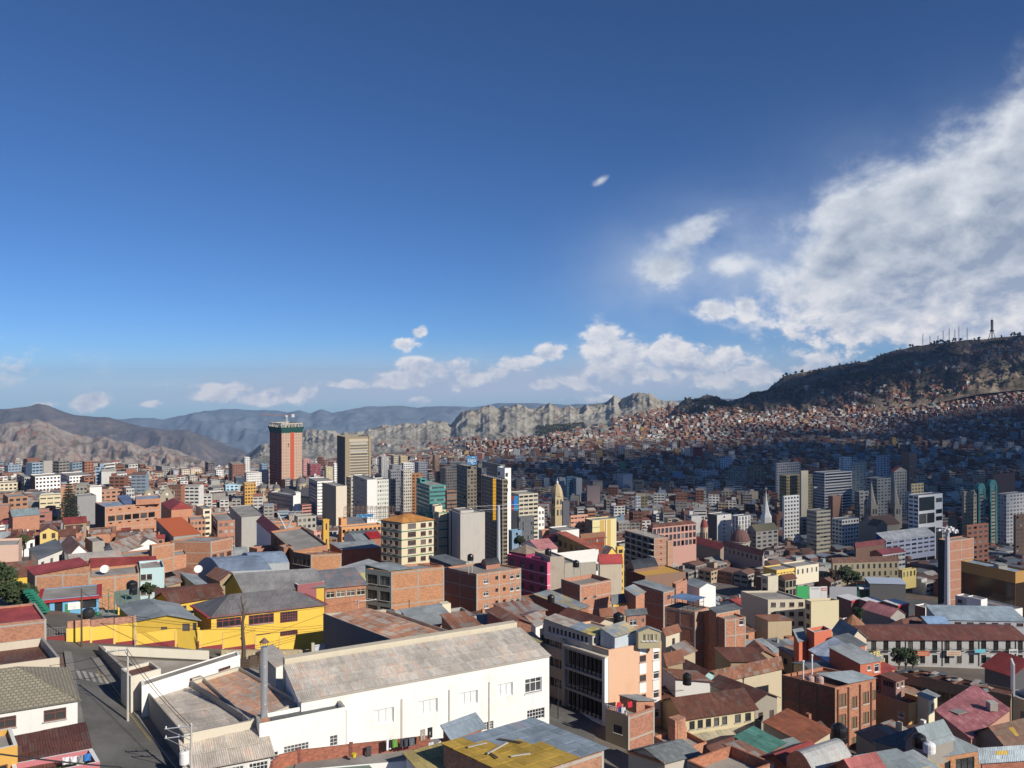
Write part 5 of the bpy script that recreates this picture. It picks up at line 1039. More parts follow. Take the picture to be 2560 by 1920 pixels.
 # ---- dark market hall with curved corner
mk=B('a3','market_hall','long dark walled hall with broken sheets on its roof',(1098,815),(2090,1030),(2290,1015),Y=123,wall=plaster((.30,.25,.18),.4),wl=plaster((.20,.17,.13),.4),roof='flat',par=.35,rm=RUSTD,cat='building',fm=FRAMEK,W=[ww('l',8,1,2.0,1.6,2.6,st='c')])  # wall browns darkened, the hall's shade put into the colour
for i in range(26):
 mb=MB();w_,l_=RNG.uniform(.5,1.1),RNG.uniform(1,2.6);mb.box(-w_/2,w_/2,-l_/2,l_/2,.0,.05,[ZINC,ZINCL,RUST,ZINCD][i%4],True);o=mb.obj('loose_sheet',None,rp(mk,RNG.uniform(.1,.9),RNG.uniform(.15,.95),.12+.03*i));o.rotation_euler=(RNG.normal(0,.12),RNG.normal(0,.12),RNG.uniform(0,3));tag(o,'loose metal sheet lying on the dark hall roof','metal sheet','loose metal sheets on the hall roof')
rc=thing('round_corner_house','rounded beige corner house with glazed dome roof','house',at(2582,1752,119));rc.location.z=-64
hz=at(2582,1742,119).z+64;mb=MB();mb.lathe([(2.6,0),(2.6,hz)],plaster((.48,.42,.27),.3),20);mb.obj('wall',rc);mb=MB();mb.lathe([(2.7,hz+.002),(2.7,hz+.12),(2.4,hz+.12)],CONC,20);mb.obj('cornice',rc);mb=MB();mb.lathe([(2.2,hz+.1),(1.9,hz+.45),(1.1,hz+.7),(.1,hz+.8)],glass((.07,.075,.08)),16);mb.obj('dome',rc)
for k in range(7):
 a=-2.6+.33*k;mb=MB();mb.box(-.4,.4,-.06,.04,0,1.5,GLASS,True);o=mb.obj('window',rc,(2.62*math.cos(a),2.62*math.sin(a),hz-3.2));o.rotation_euler.z=a+math.pi/2
bb2=thing('billboard','white billboard seen edge on above rounded corner house','billboard',at(2532,1735,114));mb=MB();mb.box(-.1,.1,-1.6,1.6,.2,4.6,WHITE,True);o=mb.obj('panel',bb2);o.rotation_euler.z=-.45;mb=MB();mb.tube((0,0,-6),(0,0,1),.12,.12,FRAMEK,8);mb.obj('post',bb2)
S('a3','dark gable house with rust red roof beside the billboard',None,(2105,850),(2420,830),Y=146,d=5,roof='gable_v',rise=2.4,rm=REDM,wall=DKGREY,over=.5)
# ---- ochre box, pink roof, grey gabled house
B('a3','ochre_house','house with patchwork walls, bright orange rendered face and open roof',(935,1010),(1215,1105),(1388,1072),Y=122,wall=plaster((.60,.36,.14),.4),wl=plaster((.40,.26,.16),.6),rm=plaster((.12,.06,.04),.3),par=.7,cat='house',W=[ww('l',1,1,1.0,1.0,2.0,u=(.6,.95),fm=FRAMEW)])
B('a3','cream_annex','slim cream annex with grey sheet top joined to orange face',(1290,1030),(1388,1062),(1462,1030),Y=121,wall=plaster((.66,.60,.44),.2),roof='shed_b',rise=.3,rm=ZINC,cat='house',W=[ww('r',1,1,.9,1.3,1.6)])
S('a3','flat rust stained sheet roof behind the open roofed ochre house',(1040,965),(1225,1030),(1372,990),Y=129,roof='shed_b',rise=.3,rm=corr((.44,.36,.30),.6),wall=BEIGE)
pk=B('a3','pink_roof_hall','hall with very wide faded pink sheet roof and skylight',(1440,1190),(1755,1400),(2088,1152),Y=88,wall=plaster((.45,.25,.18),.4),roof='shed_b',rise=.5,rm=corr((.40,.15,.16),.25,(.46,.30,.30),vary=.5),over=.2,cat='building',sheets=(12,8))
o=thing('skylight','grey skylight patch in the faded pink roof','skylight',rp(pk,.25,.62,.45));mb=MB();mb.box(-.8,.8,-.6,.6,0,.08,paint((.25,.24,.22)),True);mb.obj('pane',o);o.rotation_euler.z=.47
o=thing('vent_box','square metal vent box on the edge of pink roof','vent',rp(pk,.72,.2,.3));mb=MB();mb.box(-.45,.45,-.45,.45,0,.9,paint((.35,.32,.28)),True);mb.obj('body',o);mb=MB();mb.box(-.5,.5,-.5,.5,.9,.98,paint((.42,.40,.36)),True);mb.obj('lid',o)
gg=B('a3','grey_gabled_house','brick house with large slate grey folded roof',(935,1418),(1470,1560),(1838,1500),Y=80,wall=brick((.45,.22,.12)),wl=plaster((.30,.28,.25),.3),roof='hip',rise=2.1,rm=corr((.17,.20,.22),.1,vary=.12),over=.35,cat='house',fm=FRAMEK,W=[ww('r',1,1,.75,1.3,1.25,u=(.12,.32),st='c'),ww('r',1,1,2.9,1.25,1.2,u=(.38,.88),st='f')])
dm=B('a3','grey_gabled_house','grey cross gable with pale slope above black and white tanks',(1190,1402),(1380,1470),(1600,1480),Y=79,d=5,zb=gg.w[0].z-.5,wall=plaster((.30,.28,.25),.3),roof='gable_u',rise=1.5,rm=corr((.24,.29,.31),.1,vary=.12),over=.2,cat='house')
tank('black water tank in front of the grey cross gable',at(2298,1866,77),.62,1.2);tank('white tub tank in front of the grey cross gable',at(2323,1880,76),.55,.95,FRAMEW)
for i,(x,y)in enumerate(((270,1885),(288,1890),(308,1882))):cloth(['white sheet on the left of courtyard line','white sheet in the middle of courtyard line','white sheet on the right of courtyard line'][i],at(1920+x,y,75),.35,.6,(.7,.7,.72),1.1)
# ---- bottom right roofs
S('a3','wide rust streaked roof at the foot of brick tower',(-40,1290),(345,1455),(535,1335),Y=97,roof='shed_b',rise=.5,rm=corr((.30,.17,.12),.85,(.26,.09,.045)),wall=plaster((.5,.44,.34),.4),sheets=(10,5))
tank('large black water tank on stand before the brick tower',at(2098,1853,88),.85,1.9)
S('a3','dark maroon roofed house below the rust streaked roof',(-60,1560),(200,1650),(480,1545),Y=76,roof='gable_u',rise=.8,rm=REDD,wall=BRICK2)
S('a3','small grey green roof at the edge of rust streaked roof',(-20,1470),(60,1500),(275,1450),Y=88,roof='shed_b',rise=.3,rm=corr((.26,.32,.31),.2),wall=WHITE)
B('a3','vaulted_shed','shed with curved grey translucent vault roof',(160,1560),(390,1690),(735,1570),Y=70,wall=BRICK2,roof='vault',rise=1.1,rm=corr((.42,.43,.42),.12,vary=.5),cat='shed')
S('a3','bright dusty red gabled roof right of the curved vault',(590,1620),(770,1720),(1000,1665),Y=68,roof='gable_u',rise=.9,rm=corr((.40,.13,.12),.15),wall=BRICK2)
S('a3','pale grey flat sheet roof between red gable and brick house',(760,1570),(1000,1690),(1330,1630),Y=70,roof='shed_b',rise=.2,rm=corr((.36,.42,.42),.1),wall=GREYC)
S('a3','blue grey patched lean-to under the cross gable tanks',(1075,1610),(1290,1690),(1450,1640),Y=72,roof='shed_b',rise=.6,rm=PATCHB,wall=BRICK2)
S('a3','brown roofed house with two yellow skylight sheets',(1790,1355),(2060,1470),(2330,1400),Y=86,roof='gable_u',rise=1.4,rm=corr((.22,.15,.11),.5),wall=plaster((.36,.31,.24),.4),sheets=(9,5,lambda a,b:YSH if(abs(a-.45)<.06 and abs(b-.5)<.15)else corr((.22,.15,.11),.5)),W=[ww('r',3,1,1.0,1.0,1.4)])
S('a3','pale blue sheet roof with yellow panel at bottom corner',(1840,1560),(1850,1590),(2300,1560),Y=73,d=6,roof='shed_b',rise=.8,rm=corr((.34,.40,.43),.12),wall=brick((.36,.13,.09)),sheets=(10,4,lambda a,b:YSH if(.2<a<.5 and abs(b-.5)<.2)else corr((.34,.40,.43),.12)))
# ---- second row on the right
B('a3','cream_block','cream four storey block with four window columns facing street',None,(0,205),(330,200),Y=232,d=11,wall=plaster((.68,.62,.48),.15),rm=FLATC,par=.5,cat='apartment block',W=[ww('r',4,4,1.5,1.3,1.5,2.75,(.02,.98))])
B('a3','cream_block','cream block with one large blank yellowish wall',(318,200),(372,220),(612,208),Y=224,wall=plaster((.70,.62,.40),.12),rm=FLATG,par=.6,cat='apartment block',W=[ww('l',1,4,1.4,1.4,1.7,2.75)])
B('a3','pink_gable_house','grey house with pale pink gabled roof below market stalls',(812,318),(1055,352),(1185,322),Y=262,wall=GREYC,wl=plaster((.25,.25,.25),.2),roof='gable_v',rise=2.2,rm=corr((.48,.20,.20),.1),cat='house')
kq=thing('round_kiosk','round kiosk with conical rusty thatch coloured roof','kiosk',at(2132,1560,235));mb=MB();mb.lathe([(2.4,-4),(2.4,.3)],plaster((.25,.13,.10),.3),12);mb.obj('wall',kq);mb=MB();mb.lathe([(3.3,.2),(.06,2.9)],corr((.30,.20,.11),.6),12);mb.obj('roof',kq)
B('a3','white_long_house','long white house with flat terraces and blue shaded windows',(1618,232),(2130,290),(2200,250),Y=262,wall=WHITE,wl=plaster((.48,.50,.54),.3),rm=corr((.34,.34,.33),.5),par=.4,cat='house',W=[ww('l',6,1,1.6,1.3,1.8)])  # left wall is white with blue grey shade painted into it
B('a3','white_house','small white stepped house with grey flat roof left of terraces',(1268,255),(1360,275),(1440,240),Y=270,wall=WHITE,wl=plaster((.22,.13,.10),.3),rm=FLATC,par=.4,cat='house')
B('a3','stair_tower','white rooftop stair house on the long white house',(1715,185),(1840,205),(1895,178),Y=266,zb=-82,wall=WHITE,rm=FLATC,par=.3,cat='stair house')
S('a3','long pale blue grey zinc roof behind the balcony row',None,(1480,375),(2230,442),Y=246,th=-4,d=9,roof='shed_b',rise=2.0,rm=corr((.30,.37,.42),.1),wall=plaster((.40,.42,.45),.4),W=[ww('r',7,1,2,1.0,1.2)])
S('a3','small bright blue roof edge beside long zinc roof',None,(1415,440),(1600,455),Y=240,th=0,d=6,roof='shed_b',rise=1.5,rm=corr((.25,.38,.55),.08),wall=GREYC)
S('a3','rust brown hipped roofs between pink gable and zinc roof',(1000,440),(1180,470),(1440,440),Y=245,roof='hip',rise=2.8,rm=RUSTD,wall=BEIGE)
S('a3','beige adobe wall house below cream block windows',None,(0,385),(205,378),Y=222,d=5,roof='shed_b',rise=.3,rm=RUST,wall=plaster((.50,.40,.26),.5))
for i,(x,y)in enumerate(((690,205),(880,228),(1090,245))):
 B('a3','market_stall',['white and red market awning nearest cream block','white and red market awning in the middle','white and red market awning furthest from cream block'][i],(x-95,y-38),(x+30,y+8),(x+125,y+2),Y=330-6*i,zb=-112,wall=plaster((.22,.12,.11),.4),roof='shed_b',rise=.3,rm=paint((.62,.62,.62)),cat='market stall',group='market awnings');boxon(HEROES[-1],'red_edge',0,1,-.1,.9,paint((.55,.03,.04)),.3)
B('a3','market_stall','row of four grey blue awnings along the shaded avenue',None,(880,62),(1190,82),Y=370,th=-6,d=7,zb=-118,wall=DKGREY,roof='shed_b',rise=1.2,rm=paint((.36,.42,.52)),cat='market stall')
hd=thing('hoarding','hoarding with green, white and grey panels along the avenue','hoarding',at(1990,1482,350))
for i,(x0,x1,col,y0)in enumerate([(1992,2022,(.05,.42,.13),1465),(2024,2052,(.72,.72,.72),1467),(2052.5,2068,(.70,.70,.70),1466),(2074,2142,(.34,.36,.40),1467)]):
 p,q=at(x0,1484,350),at(x1,y0,350);mb=MB();mb.box(0,q.x-p.x,0,.2,-3,q.z-p.z,paint(col,.8),True);o=mb.obj('panel',hd,p-Vector(hd.location))
 if i==1:scrawl(o,(q.x-p.x)/2,-.005,2.2,(q.x-p.x)*.7,.9,paint((.2,.2,.24)),2,8)
 if i==2:mb=MB();mb.box(.3,2.4,-.08,-.01,1.3,2.4,paint((.55,.06,.06)),True);mb.obj('emblem',hd,p-Vector(hd.location));mb=MB();mb.box(.6,2.1,-.10,-.082,1.65,2.05,WHITE,True);mb.obj('emblem_band',hd,p-Vector(hd.location))
gk=B('d','green_kiosk','green framed kiosk with white awning on the avenue',None,(2143,1465),(2172,1465),Y=352,th=0,d=3,zb=-116,wall=plaster((.02,.10,.07),.1),roof='flat',par=.1,cat='kiosk',W=[ww('r',1,1,3.4,3.2,2.9,st='o')])
boxon(gk,'awning',.1,1.0,.4,1.2,WHITE,.8)
# ================================================================== middle distance and landmarks
GW=glass((.035,.04,.05),.15)
def Tn(t,label,L,C,R,Y,wall,nl=0,nr=0,name='city_block',cat='building',sh=2.9,wf=.6,hf=.48,roof='flat',rows=None,**k):
 """a block with regular rows of windows on both seen faces"""
 xc,yc=px(t,C);vis_h=90 if rows is None else rows*sh
 W=[];n=rows or 16
 if nl:W.append(ww('l',nl,n,99 if wf>=.99 else 99,sh*hf,sh*.62,sh,join=True))
 if nr:W.append(ww('r',nr,n,99,sh*hf,sh*.62,sh,join=True))
 Bk=dict(gm=k.pop('gm',GW),par=k.pop('par',.5),rm=k.pop('rm',FLATC))
 global _WF;_WF=wf
 return B(t,name,label,L,C,R,Y=Y,wall=wall,roof=roof,W=W,cat=cat,wfrac=wf,**Bk,**k)
PINKP=plaster((.60,.32,.26),.2);LGREY=plaster((.46,.46,.45),.25);TAN=plaster((.40,.32,.21),.2);DARKB=plaster((.13,.14,.16),.2);BLUEP=plaster((.20,.34,.48),.15);TEAL=plaster((.08,.26,.25),.1);REDP=plaster((.45,.08,.06),.15);BROWNP=plaster((.24,.15,.11),.25)
# ---- left
B('b0','brick_house','brick house with red sloping roof behind blue school pavilion',(235,1100),(303,1160),(775,1140),Y=134,wall=brick((.43,.21,.13)),roof='shed_r',rise=1.3,rm=REDM,fr=(3.0,2,0),cat='house',zb=-42)
B('b0','brick_wall_house','long low brick house wall beneath the satellite dish',None,(778,1190),(1205,1150),Y=139,d=8,wall=brick((.43,.21,.13)),rm=FLATC,par=.4,fr=(3.0,2,0),cat='house',zb=-43)
mg=S('b0','magenta walled house with maroon gabled roof above brick wall',(780,1060),(800,1110),(1350,1090),Y=150,roof='gable_u',rise=1.4,rm=REDD,wall=MAGENTA,zb=-43)
dish('white satellite dish before the magenta wall',at(262,1436,143),.75,160);dish('white satellite dish in front of the blue vaulted roofs',at(496,1435,160),.8,160)
B('b0','pale_blue_house','pale turquoise house with outside stair beside the brick wall',None,(1212,1112),(1420,1098),Y=146,d=7,wall=LBLUE,rm=FLATC,par=.4,cat='house',zb=-46,W=[ww('r',2,2,1.1,1.0,1.6,2.7,(.0,.5)),ww('r',1,1,.9,2.0,4.6,u=(.5,.9),st='c',gm=plaster((.5,.3,.3)))])
tk=tank('black water tank behind the green climbing frame',at(330,1478,132),.85,1.7)
B('b0','yellow_house','small bright yellow house with brown roof at left edge',None,(-120,1200),(240,1172),Y=160,d=8,wall=YELLOW,roof='shed_b',rise=1.5,rm=RUST,cat='house',zb=-48,W=[ww('r',3,1,.8,.8,1.8)])
S('b0','bright red roof corner in front of small yellow house',None,(-160,1215),(82,1205),Y=150,d=4,roof='shed_b',rise=1.0,rm=corr((.42,.03,.03),.05),wall=BRICK,zb=-48)
B('b0','peach_house','peach rendered house with wide curtained window at left',None,(-200,918),(160,903),Y=182,d=9,wall=plaster((.68,.48,.38),.15),rm=FLATC,par=.5,cat='house',zb=-52,fm=FRAMEW,gm=glass((.3,.3,.32)),W=[ww('r',2,1,5.0,2.3,5.2,u=(.1,1))])
S('b0','white house with three dark arches and rusted gable roof',(250,955),(330,1030),(560,940),Y=186,roof='shed_b',rise=.5,rm=ZINCD,wall=WHITE,zb=-54,W=[ww('r',3,1,1.5,2.4,2.2,st='o')])
S('b0','rusted gable roof joined to the white arched house',(520,905),(600,995),(772,975),Y=190,roof='gable_v',rise=2.2,rm=RUST,wall=WHITE,zb=-54)
S('b0','pale ribbed roof strip before rusted gables',(600,1010),(620,1050),(1050,1010),Y=172,roof='shed_b',rise=.6,rm=ZINCL,wall=BRICK,zb=-50)
S('b0','wide weathered grey brown roof over white shaded rooms',(900,930),(1000,985),(1360,870),Y=205,roof='gable_u',rise=2.2,rm=MIXR,wall=WHITE,zb=-58)
S('b0','dark weathered roof to the right of white shaded rooms',(1095,860),(1195,915),(1370,890),Y=215,roof='gable_v',rise=1.6,rm=MIXR,wall=WHITE,zb=-60)
B('b0','brick_house','orange brick block standing before weathered brown roofs',(1290,905),(1312,915),(1506,885),Y=188,wall=brick((.45,.21,.12)),rm=FLATC,par=.4,cat='house',fr=(3.2,1,0),zb=-55)
B('b0','brick_house','low orange brick wing left of the orange brick block',None,(1055,1010),(1300,985),Y=186,d=6,wall=brick((.45,.21,.12)),rm=FLATC,par=.3,cat='house',zb=-55)
B('b0','brick_house','brick house with row of windows and solar frame on roof',(1480,870),(1822,875),(2010,838),Y=228,wall=brick((.42,.20,.12)),rm=ZINC,par=.4,cat='house',fr=(3.0,1,1),zb=-66,W=[ww('r',3,2,1.5,1.35,4.6,3.0)])
B('b0','brick_house','lower brick room with dark doorway before solar roof house',None,(1508,1000),(1610,985),Y=215,d=7,wall=BRICK,rm=FLATC,par=.3,cat='house',zb=-62)
B('b0','concrete_house','bare grey concrete house with peaked side wall',1985,(2087,668),2290,Y=400,wall=plaster((.40,.39,.36),.4),rm=FLATC,par=.4,cat='house',zb=-92)
for i,(L_,C_,R_2,lb)in enumerate([((1712,1065),(1912,1140),(2350,1120),'blue grey vaulted roof with pale arched end wall'),((2060,1035),(2180,1075),(2500,1060),'second blue vaulted roof partly behind the first')]):
 B('b0','vaulted_hall',lb,L_,C_,R_2,Y=170+12*i,wall=plaster((.45,.48,.5),.3),roof='vault',rise=2.2,rm=corr((.17,.22,.30),.1),cat='hall',zb=-54)
S('b0','rust brown patched roof left of grey sheds',(1425,1150),(1560,1190),(1700,1150),Y=165,roof='gable_u',rise=.9,rm=RUST,zb=-50);S('b0','long rusty roof beneath the blue vaults',(1790,1165),(1900,1215),(2060,1170),Y=158,roof='gable_v',rise=1.1,rm=RUST,zb=-49)
S('b0','grey zinc shed roof over tan walls amid rust roofs',(1558,1180),(1670,1275),(1795,1255),Y=148,roof='shed_l',rise=.7,rm=ZINC,wall=ADOBE,zb=-48);S('b0','flat beige shack with mixed sheets next to turquoise house',(1415,1215),(1440,1255),(1560,1225),Y=150,roof='shed_b',rise=.4,rm=MIXR,wall=ADOBE,zb=-48)
S('b0','dark rust roof above yellow school wing',(1340,1310),(1370,1350),(1910,1300),Y=131,roof='shed_b',rise=.5,rm=RUSTD,wall=YELLOW,zb=-44)
ggr=S('b0','very large faded grey sheet gable roof beside maroon wall',(1945,1250),(2110,1310),(2800,1260),Y=140,roof='gable_u',rise=2.6,rm=corr((.22,.22,.225),.12,vary=.2),wall=YELLOW,zb=-47)
B('b1','maroon_house','plain maroon pink walled house with thin white coping',(330,1235),(360,1250),(592,1222),Y=142,wall=plaster((.34,.13,.14),.15),cap=WHITE,rm=corr((.05,.05,.055),.1),par=.4,cat='house',zb=-47)
# ---- brick giants left of centre
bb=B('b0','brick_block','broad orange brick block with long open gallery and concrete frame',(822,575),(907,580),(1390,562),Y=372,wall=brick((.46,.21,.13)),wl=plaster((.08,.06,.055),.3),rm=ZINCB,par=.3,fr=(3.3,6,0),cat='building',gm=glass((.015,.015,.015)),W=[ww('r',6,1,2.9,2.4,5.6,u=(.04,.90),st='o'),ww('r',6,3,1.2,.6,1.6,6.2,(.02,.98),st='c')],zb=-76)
B('b0','brick_block','upper brick storey with blue roof atop broad brick block',None,(1175,515),(1386,498),Y=380,d=14,zb=bb.w[0].z-.3,wall=brick((.46,.21,.13)),rm=ZINCB,par=.3,cat='building',W=[ww('r',2,1,2.2,1.2,2.0)])
B('b0','brick_block','pale orange corner storey with blue sheets on brick block',(1015,500),(1080,555),(1172,520),Y=381,zb=bb.w[0].z-.3,wall=plaster((.6,.3,.1),.2),roof='shed_b',rise=1,rm=corr((.14,.18,.30),.1),cat='building')
Tn('b0','plain narrow brick block with blank sunny wall near conifer',(510,410),(525,408),(640,402),430,BRICK,fr=(3,2,0),zb=-92)
Tn('b0','bare grey concrete block with vertical dark slots',(625,480),(668,490),(832,470),420,plaster((.30,.30,.30),.3),1,0,wl=plaster((.10,.09,.10),.2),zb=-90,W2=1)
Tn('b0','white and grey apartment slab with red roofed dark neighbour',(262,310),(305,318),(522,306),620,WHITE,0,7,wl=plaster((.12,.07,.06),.2),zb=-118);Tn('b0','dark block with crimson top left of white slab',(148,318),(210,322),(270,320),640,plaster((.4,.38,.38),.2),2,3,wl=DARKB,cap=REDP,zb=-120)
Tn('b0','white apartment block with arched top row and balconies',(525,300),(600,312),(790,305),700,WHITE,1,7,zb=-124);Tn('b0','pale yellow stepped block below white apartment slab',(335,480),(342,482),(525,470),470,plaster((.74,.66,.44),.1),0,3,hf=.25,wf=.8,zb=-98)
Tn('b0','brown brick block with open top floor at left',(25,470),(70,495),(243,480),450,brick((.38,.2,.12)),0,3,zb=-95);Tn('b0','orange brick wall block at far left edge',None,(-60,575),(76,560),380,BRICK,zb=-85,d=10)
Tn('b0','white block with red roof strip at left edge',None,(-40,375),(150,372),640,CREAM,0,5,cap=REDP,zb=-118,d=15);Tn('b0','red and white striped block right of concrete slots',(752,405),(775,410),(880,400),520,WHITE,1,0,wl=REDP,zb=-105)
Tn('b0','olive concrete block between brick and white apartments',(636,400),(655,402),(755,398),520,plaster((.30,.29,.24),.3),0,3,zb=-105)
Tn('b0','grey stepped house with glass band in front of church',(1065,415),(1090,420),(1160,415),560,LGREY,1,3,zb=-108);Tn('b0','long brick hall with dark strip roof behind broad block',(835,425),(860,440),(1055,405),560,BRICK3,0,4,rm=ZINCB,zb=-108)
for i,(x,lb)in enumerate(((1295,'grey stone church tower with pointed gables, the left of two'),(1448,'grey stone church tower with pointed gables, the right of two'))):
 p=at(x/3.456,1100+500/3.456,560);o=thing('church_tower',lb,'church tower',(p.x,p.y,-108));st=plaster((.40,.35,.26),.3);h=p.z+108;w_=3.6 if i==0 else 4.2
 if i:p2=at(x/3.456,1100+490/3.456,540)
 mb=MB();mb.box(-w_,w_,-w_,w_,0,h,st);mb.obj('shaft',o)
 for a in range(4):
  mb=MB();c,s=math.cos(a*1.571),math.sin(a*1.571);q=lambda X,Y_,Z:(c*X-s*Y_,s*X+c*Y_,Z)
  mb.face([q(-w_,-w_,h),q(w_,-w_,h),q(w_,-w_,h+2.4),q(w_*.5,-w_*.98,h+5.6),q(-w_*.5,-w_*.98,h+5.6),q(-w_,-w_,h+2.4)],st);mb.face([q(-w_,-w_+.3,h+2.4),q(w_,-w_+.3,h+2.4),q(0,0,h+8.2)],plaster((.28,.25,.2),.3));mb.obj('gable',o)
  mb=MB();mb.box(-.7,.7,-w_-.05,-w_+.1,h-4.2,h+.5,GLASS,True);ob=mb.obj('belfry_opening',o);ob.rotation_euler.z=a*1.571
  mb=MB();mb.lathe([(.9,0),(.9,.1)],WHITE,12,cap=True);ob=mb.obj('clock_face',o,(math.sin(a*1.571)*(w_+.03),-math.cos(a*1.571)*(w_+.03),h+3));ob.rotation_euler=(1.571,0,a*1.571)
 o.rotation_euler.z=.3
Tn('b0','red roofed brick hall behind the stone church',(1392,580),(1480,605),(1665,585),430,BRICK,roof='hip',rise=3,rm=REDM,zb=-96);Tn('b0','cream house with blank side wall among red roofs',(1692,605),(1755,598),(1826,600),430,CREAM,0,1,zb=-96)
Tn('b0','orange house with pale gable below red roofs',(1625,680),(1645,690),(1775,665),390,BRICK3,0,4,zb=-90);Tn('b0','white villa with arches below red roofs',(1485,700),(1500,705),(1552,690),380,WHITE,0,2,zb=-88);Tn('b0','brick house of two storeys left of concrete peak',(1825,685),(1880,700),(2030,660),340,BRICK,1,3,zb=-84)
S('b0','yellow gable house with arched windows among dark roofs',None,(345,800),(500,775),Y=290,d=9,roof='gable_v',rise=1.6,rm=RUST,wall=plaster((.72,.55,.2),.1),zb=-72,W=[ww('r',2,1,1.2,1.8,1.4)]);S('b0','long white walled house with brown hipped roof at left',(0,870),(130,880),(300,850),Y=240,roof='hip',rise=2.4,rm=RUSTD,wall=WHITE,zb=-66,W=[ww('r',3,1,.9,1.5,2.0)])
S('b0','green grey zinc roof in front of the white house at left',(75,650),(110,662),(340,640),Y=370,roof='gable_u',rise=2.5,rm=corr((.22,.28,.30),.15),wall=BRICK,zb=-82);S('b0','small grey stone house with flat roof before the brick block',(735,850),(800,880),(905,840),Y=280,roof='flat',rm=FLATC,wall=GREYC,zb=-72)
S('b0','orange tarpaulin roof strip right of brick block',(1350,800),(1500,830),(1730,785),Y=320,roof='shed_b',rise=1.2,rm=paint((.60,.14,.03)),wall=GREYC,zb=-80)
# ---- centre: cream block with orange roof and neighbours
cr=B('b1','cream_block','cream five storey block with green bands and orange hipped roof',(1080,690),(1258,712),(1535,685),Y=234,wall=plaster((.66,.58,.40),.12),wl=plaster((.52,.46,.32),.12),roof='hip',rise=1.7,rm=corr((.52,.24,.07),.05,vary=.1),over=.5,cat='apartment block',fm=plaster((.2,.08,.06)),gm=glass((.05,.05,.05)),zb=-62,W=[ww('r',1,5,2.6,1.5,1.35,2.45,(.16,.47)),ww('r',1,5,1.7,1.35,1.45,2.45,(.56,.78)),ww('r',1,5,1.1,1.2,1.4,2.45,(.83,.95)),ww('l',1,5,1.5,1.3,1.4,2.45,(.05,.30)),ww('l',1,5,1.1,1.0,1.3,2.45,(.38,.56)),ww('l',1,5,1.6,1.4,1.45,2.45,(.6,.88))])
GRN=plaster((.06,.19,.15),.1)
for z in(.15,2.6,5.05,7.5,9.95):boxon(cr,'green_band',0,1,z,z+.28,GRN,.05);boxon(cr,'green_band',0,1,z,z+.28,GRN,.05,'l')
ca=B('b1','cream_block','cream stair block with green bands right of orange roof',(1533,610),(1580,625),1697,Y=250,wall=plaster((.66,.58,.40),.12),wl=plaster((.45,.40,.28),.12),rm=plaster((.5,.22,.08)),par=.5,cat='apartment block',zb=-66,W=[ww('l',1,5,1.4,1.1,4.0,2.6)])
for z in(.1,2.7,5.3,7.9,10.5):boxon(ca,'green_band',0,1,z,z+.28,GRN,.05)
B('b1','roof_room','cream rooftop room on the green banded stair block',(1520,560),(1545,575),(1610,565),Y=252,zb=ca.w[0].z-.3,wall=CREAM,rm=FLATC,par=.2,cat='roof room')
cg2=B('b1','green_block','dark green recessed balcony block beside grey blank wall',None,(1692,640),(1766,632),Y=248,d=8,wall=GRN,rm=FLATC,par=.3,cat='apartment block',zb=-66,W=[ww('r',1,5,2.1,1.9,1.6,2.6,st='c')])
B('b1','concrete_block','bare grey block wall with stepped top beside green balconies',None,(1766,638),1978,Y=240,d=9,wall=plaster((.50,.47,.42),.35),rm=FLATC,par=.3,cat='building',zb=-68);B('b1','concrete_block','raised left part of the grey stepped wall',None,(1768,612),1880,Y=243,d=6,wall=plaster((.50,.47,.42),.35),rm=FLATC,par=.2,cat='building',zb=-68)
pole('tall dark mast beside green balcony block',1128,1255,1392,246,r=.18,m=FRAMEK)
br1=B('b1','brick_block','big blank orange brick block with grey green glazed side',(950,1112),(1167,1140),(1625,1092),Y=156,wall=brick((.46,.22,.12)),wl=plaster((.22,.25,.23),.2),roof='flat',rm=ZINC,par=.35,fr=(3.1,2,0),cat='building',gm=glass((.06,.075,.07)),fm=FRAMEK,zb=-50,W=[ww('l',2,3,2.4,1.8,1.9,3.0)])
B('b1','roof_shed','grey sheet roof on top of big blank brick block',(945,1095),(1150,1125),(1340,1105),Y=157.5,zb=br1.w[0].z-.6,wall=GRN,roof='shed_b',rise=.5,rm=ZINC,cat='roof shed');B('b1','brick_parapet_room','orange roof terrace walls on the big brick block',(1290,1075),(1400,1100),(1620,1082),Y=162,zb=br1.w[0].z-.6,wall=brick((.42,.17,.10)),rm=plaster((.45,.16,.08),.2),par=.5,cat='roof terrace')
br2=B('b1','brick_block','long brick block with many small windows and cluttered roof',(1625,1100),(1905,1158),(2290,1105),Y=178,wall=brick((.44,.21,.13)),wl=brick((.36,.15,.10)),rm=FLATC,par=.4,fr=(2.75,4,2),cat='building',zb=-58,fm=FRAMEW,W=[ww('r',1,4,1.3,1.1,1.9,2.75,(.1,.32)),ww('r',2,4,.7,.8,1.5,2.75,(.36,.7)),ww('r',2,4,1.1,1.1,1.7,2.75,(.72,1.0))])
tank('black water tank on tall concrete stand on cluttered roof',rp(br2,.05,.25),.7,1.4,stand=3.0)
B('b1','roof_shed','low curved black roof on the cluttered brick block',(1945,1050),(1990,1085),(2110,1068),Y=184,zb=br2.w[0].z-.4,wall=BRICK,roof='vault',rise=1.0,rm=corr((.05,.05,.055),.1),cat='roof shed');B('b1','roof_shed','shabby grey sheets shelter at left of cluttered roof',(1500,1030),(1690,1075),(1815,1055),Y=195,zb=br2.w[0].z-.4,wall=DKGREY,roof='shed_b',rise=.7,rm=ZINCD,cat='roof shed')
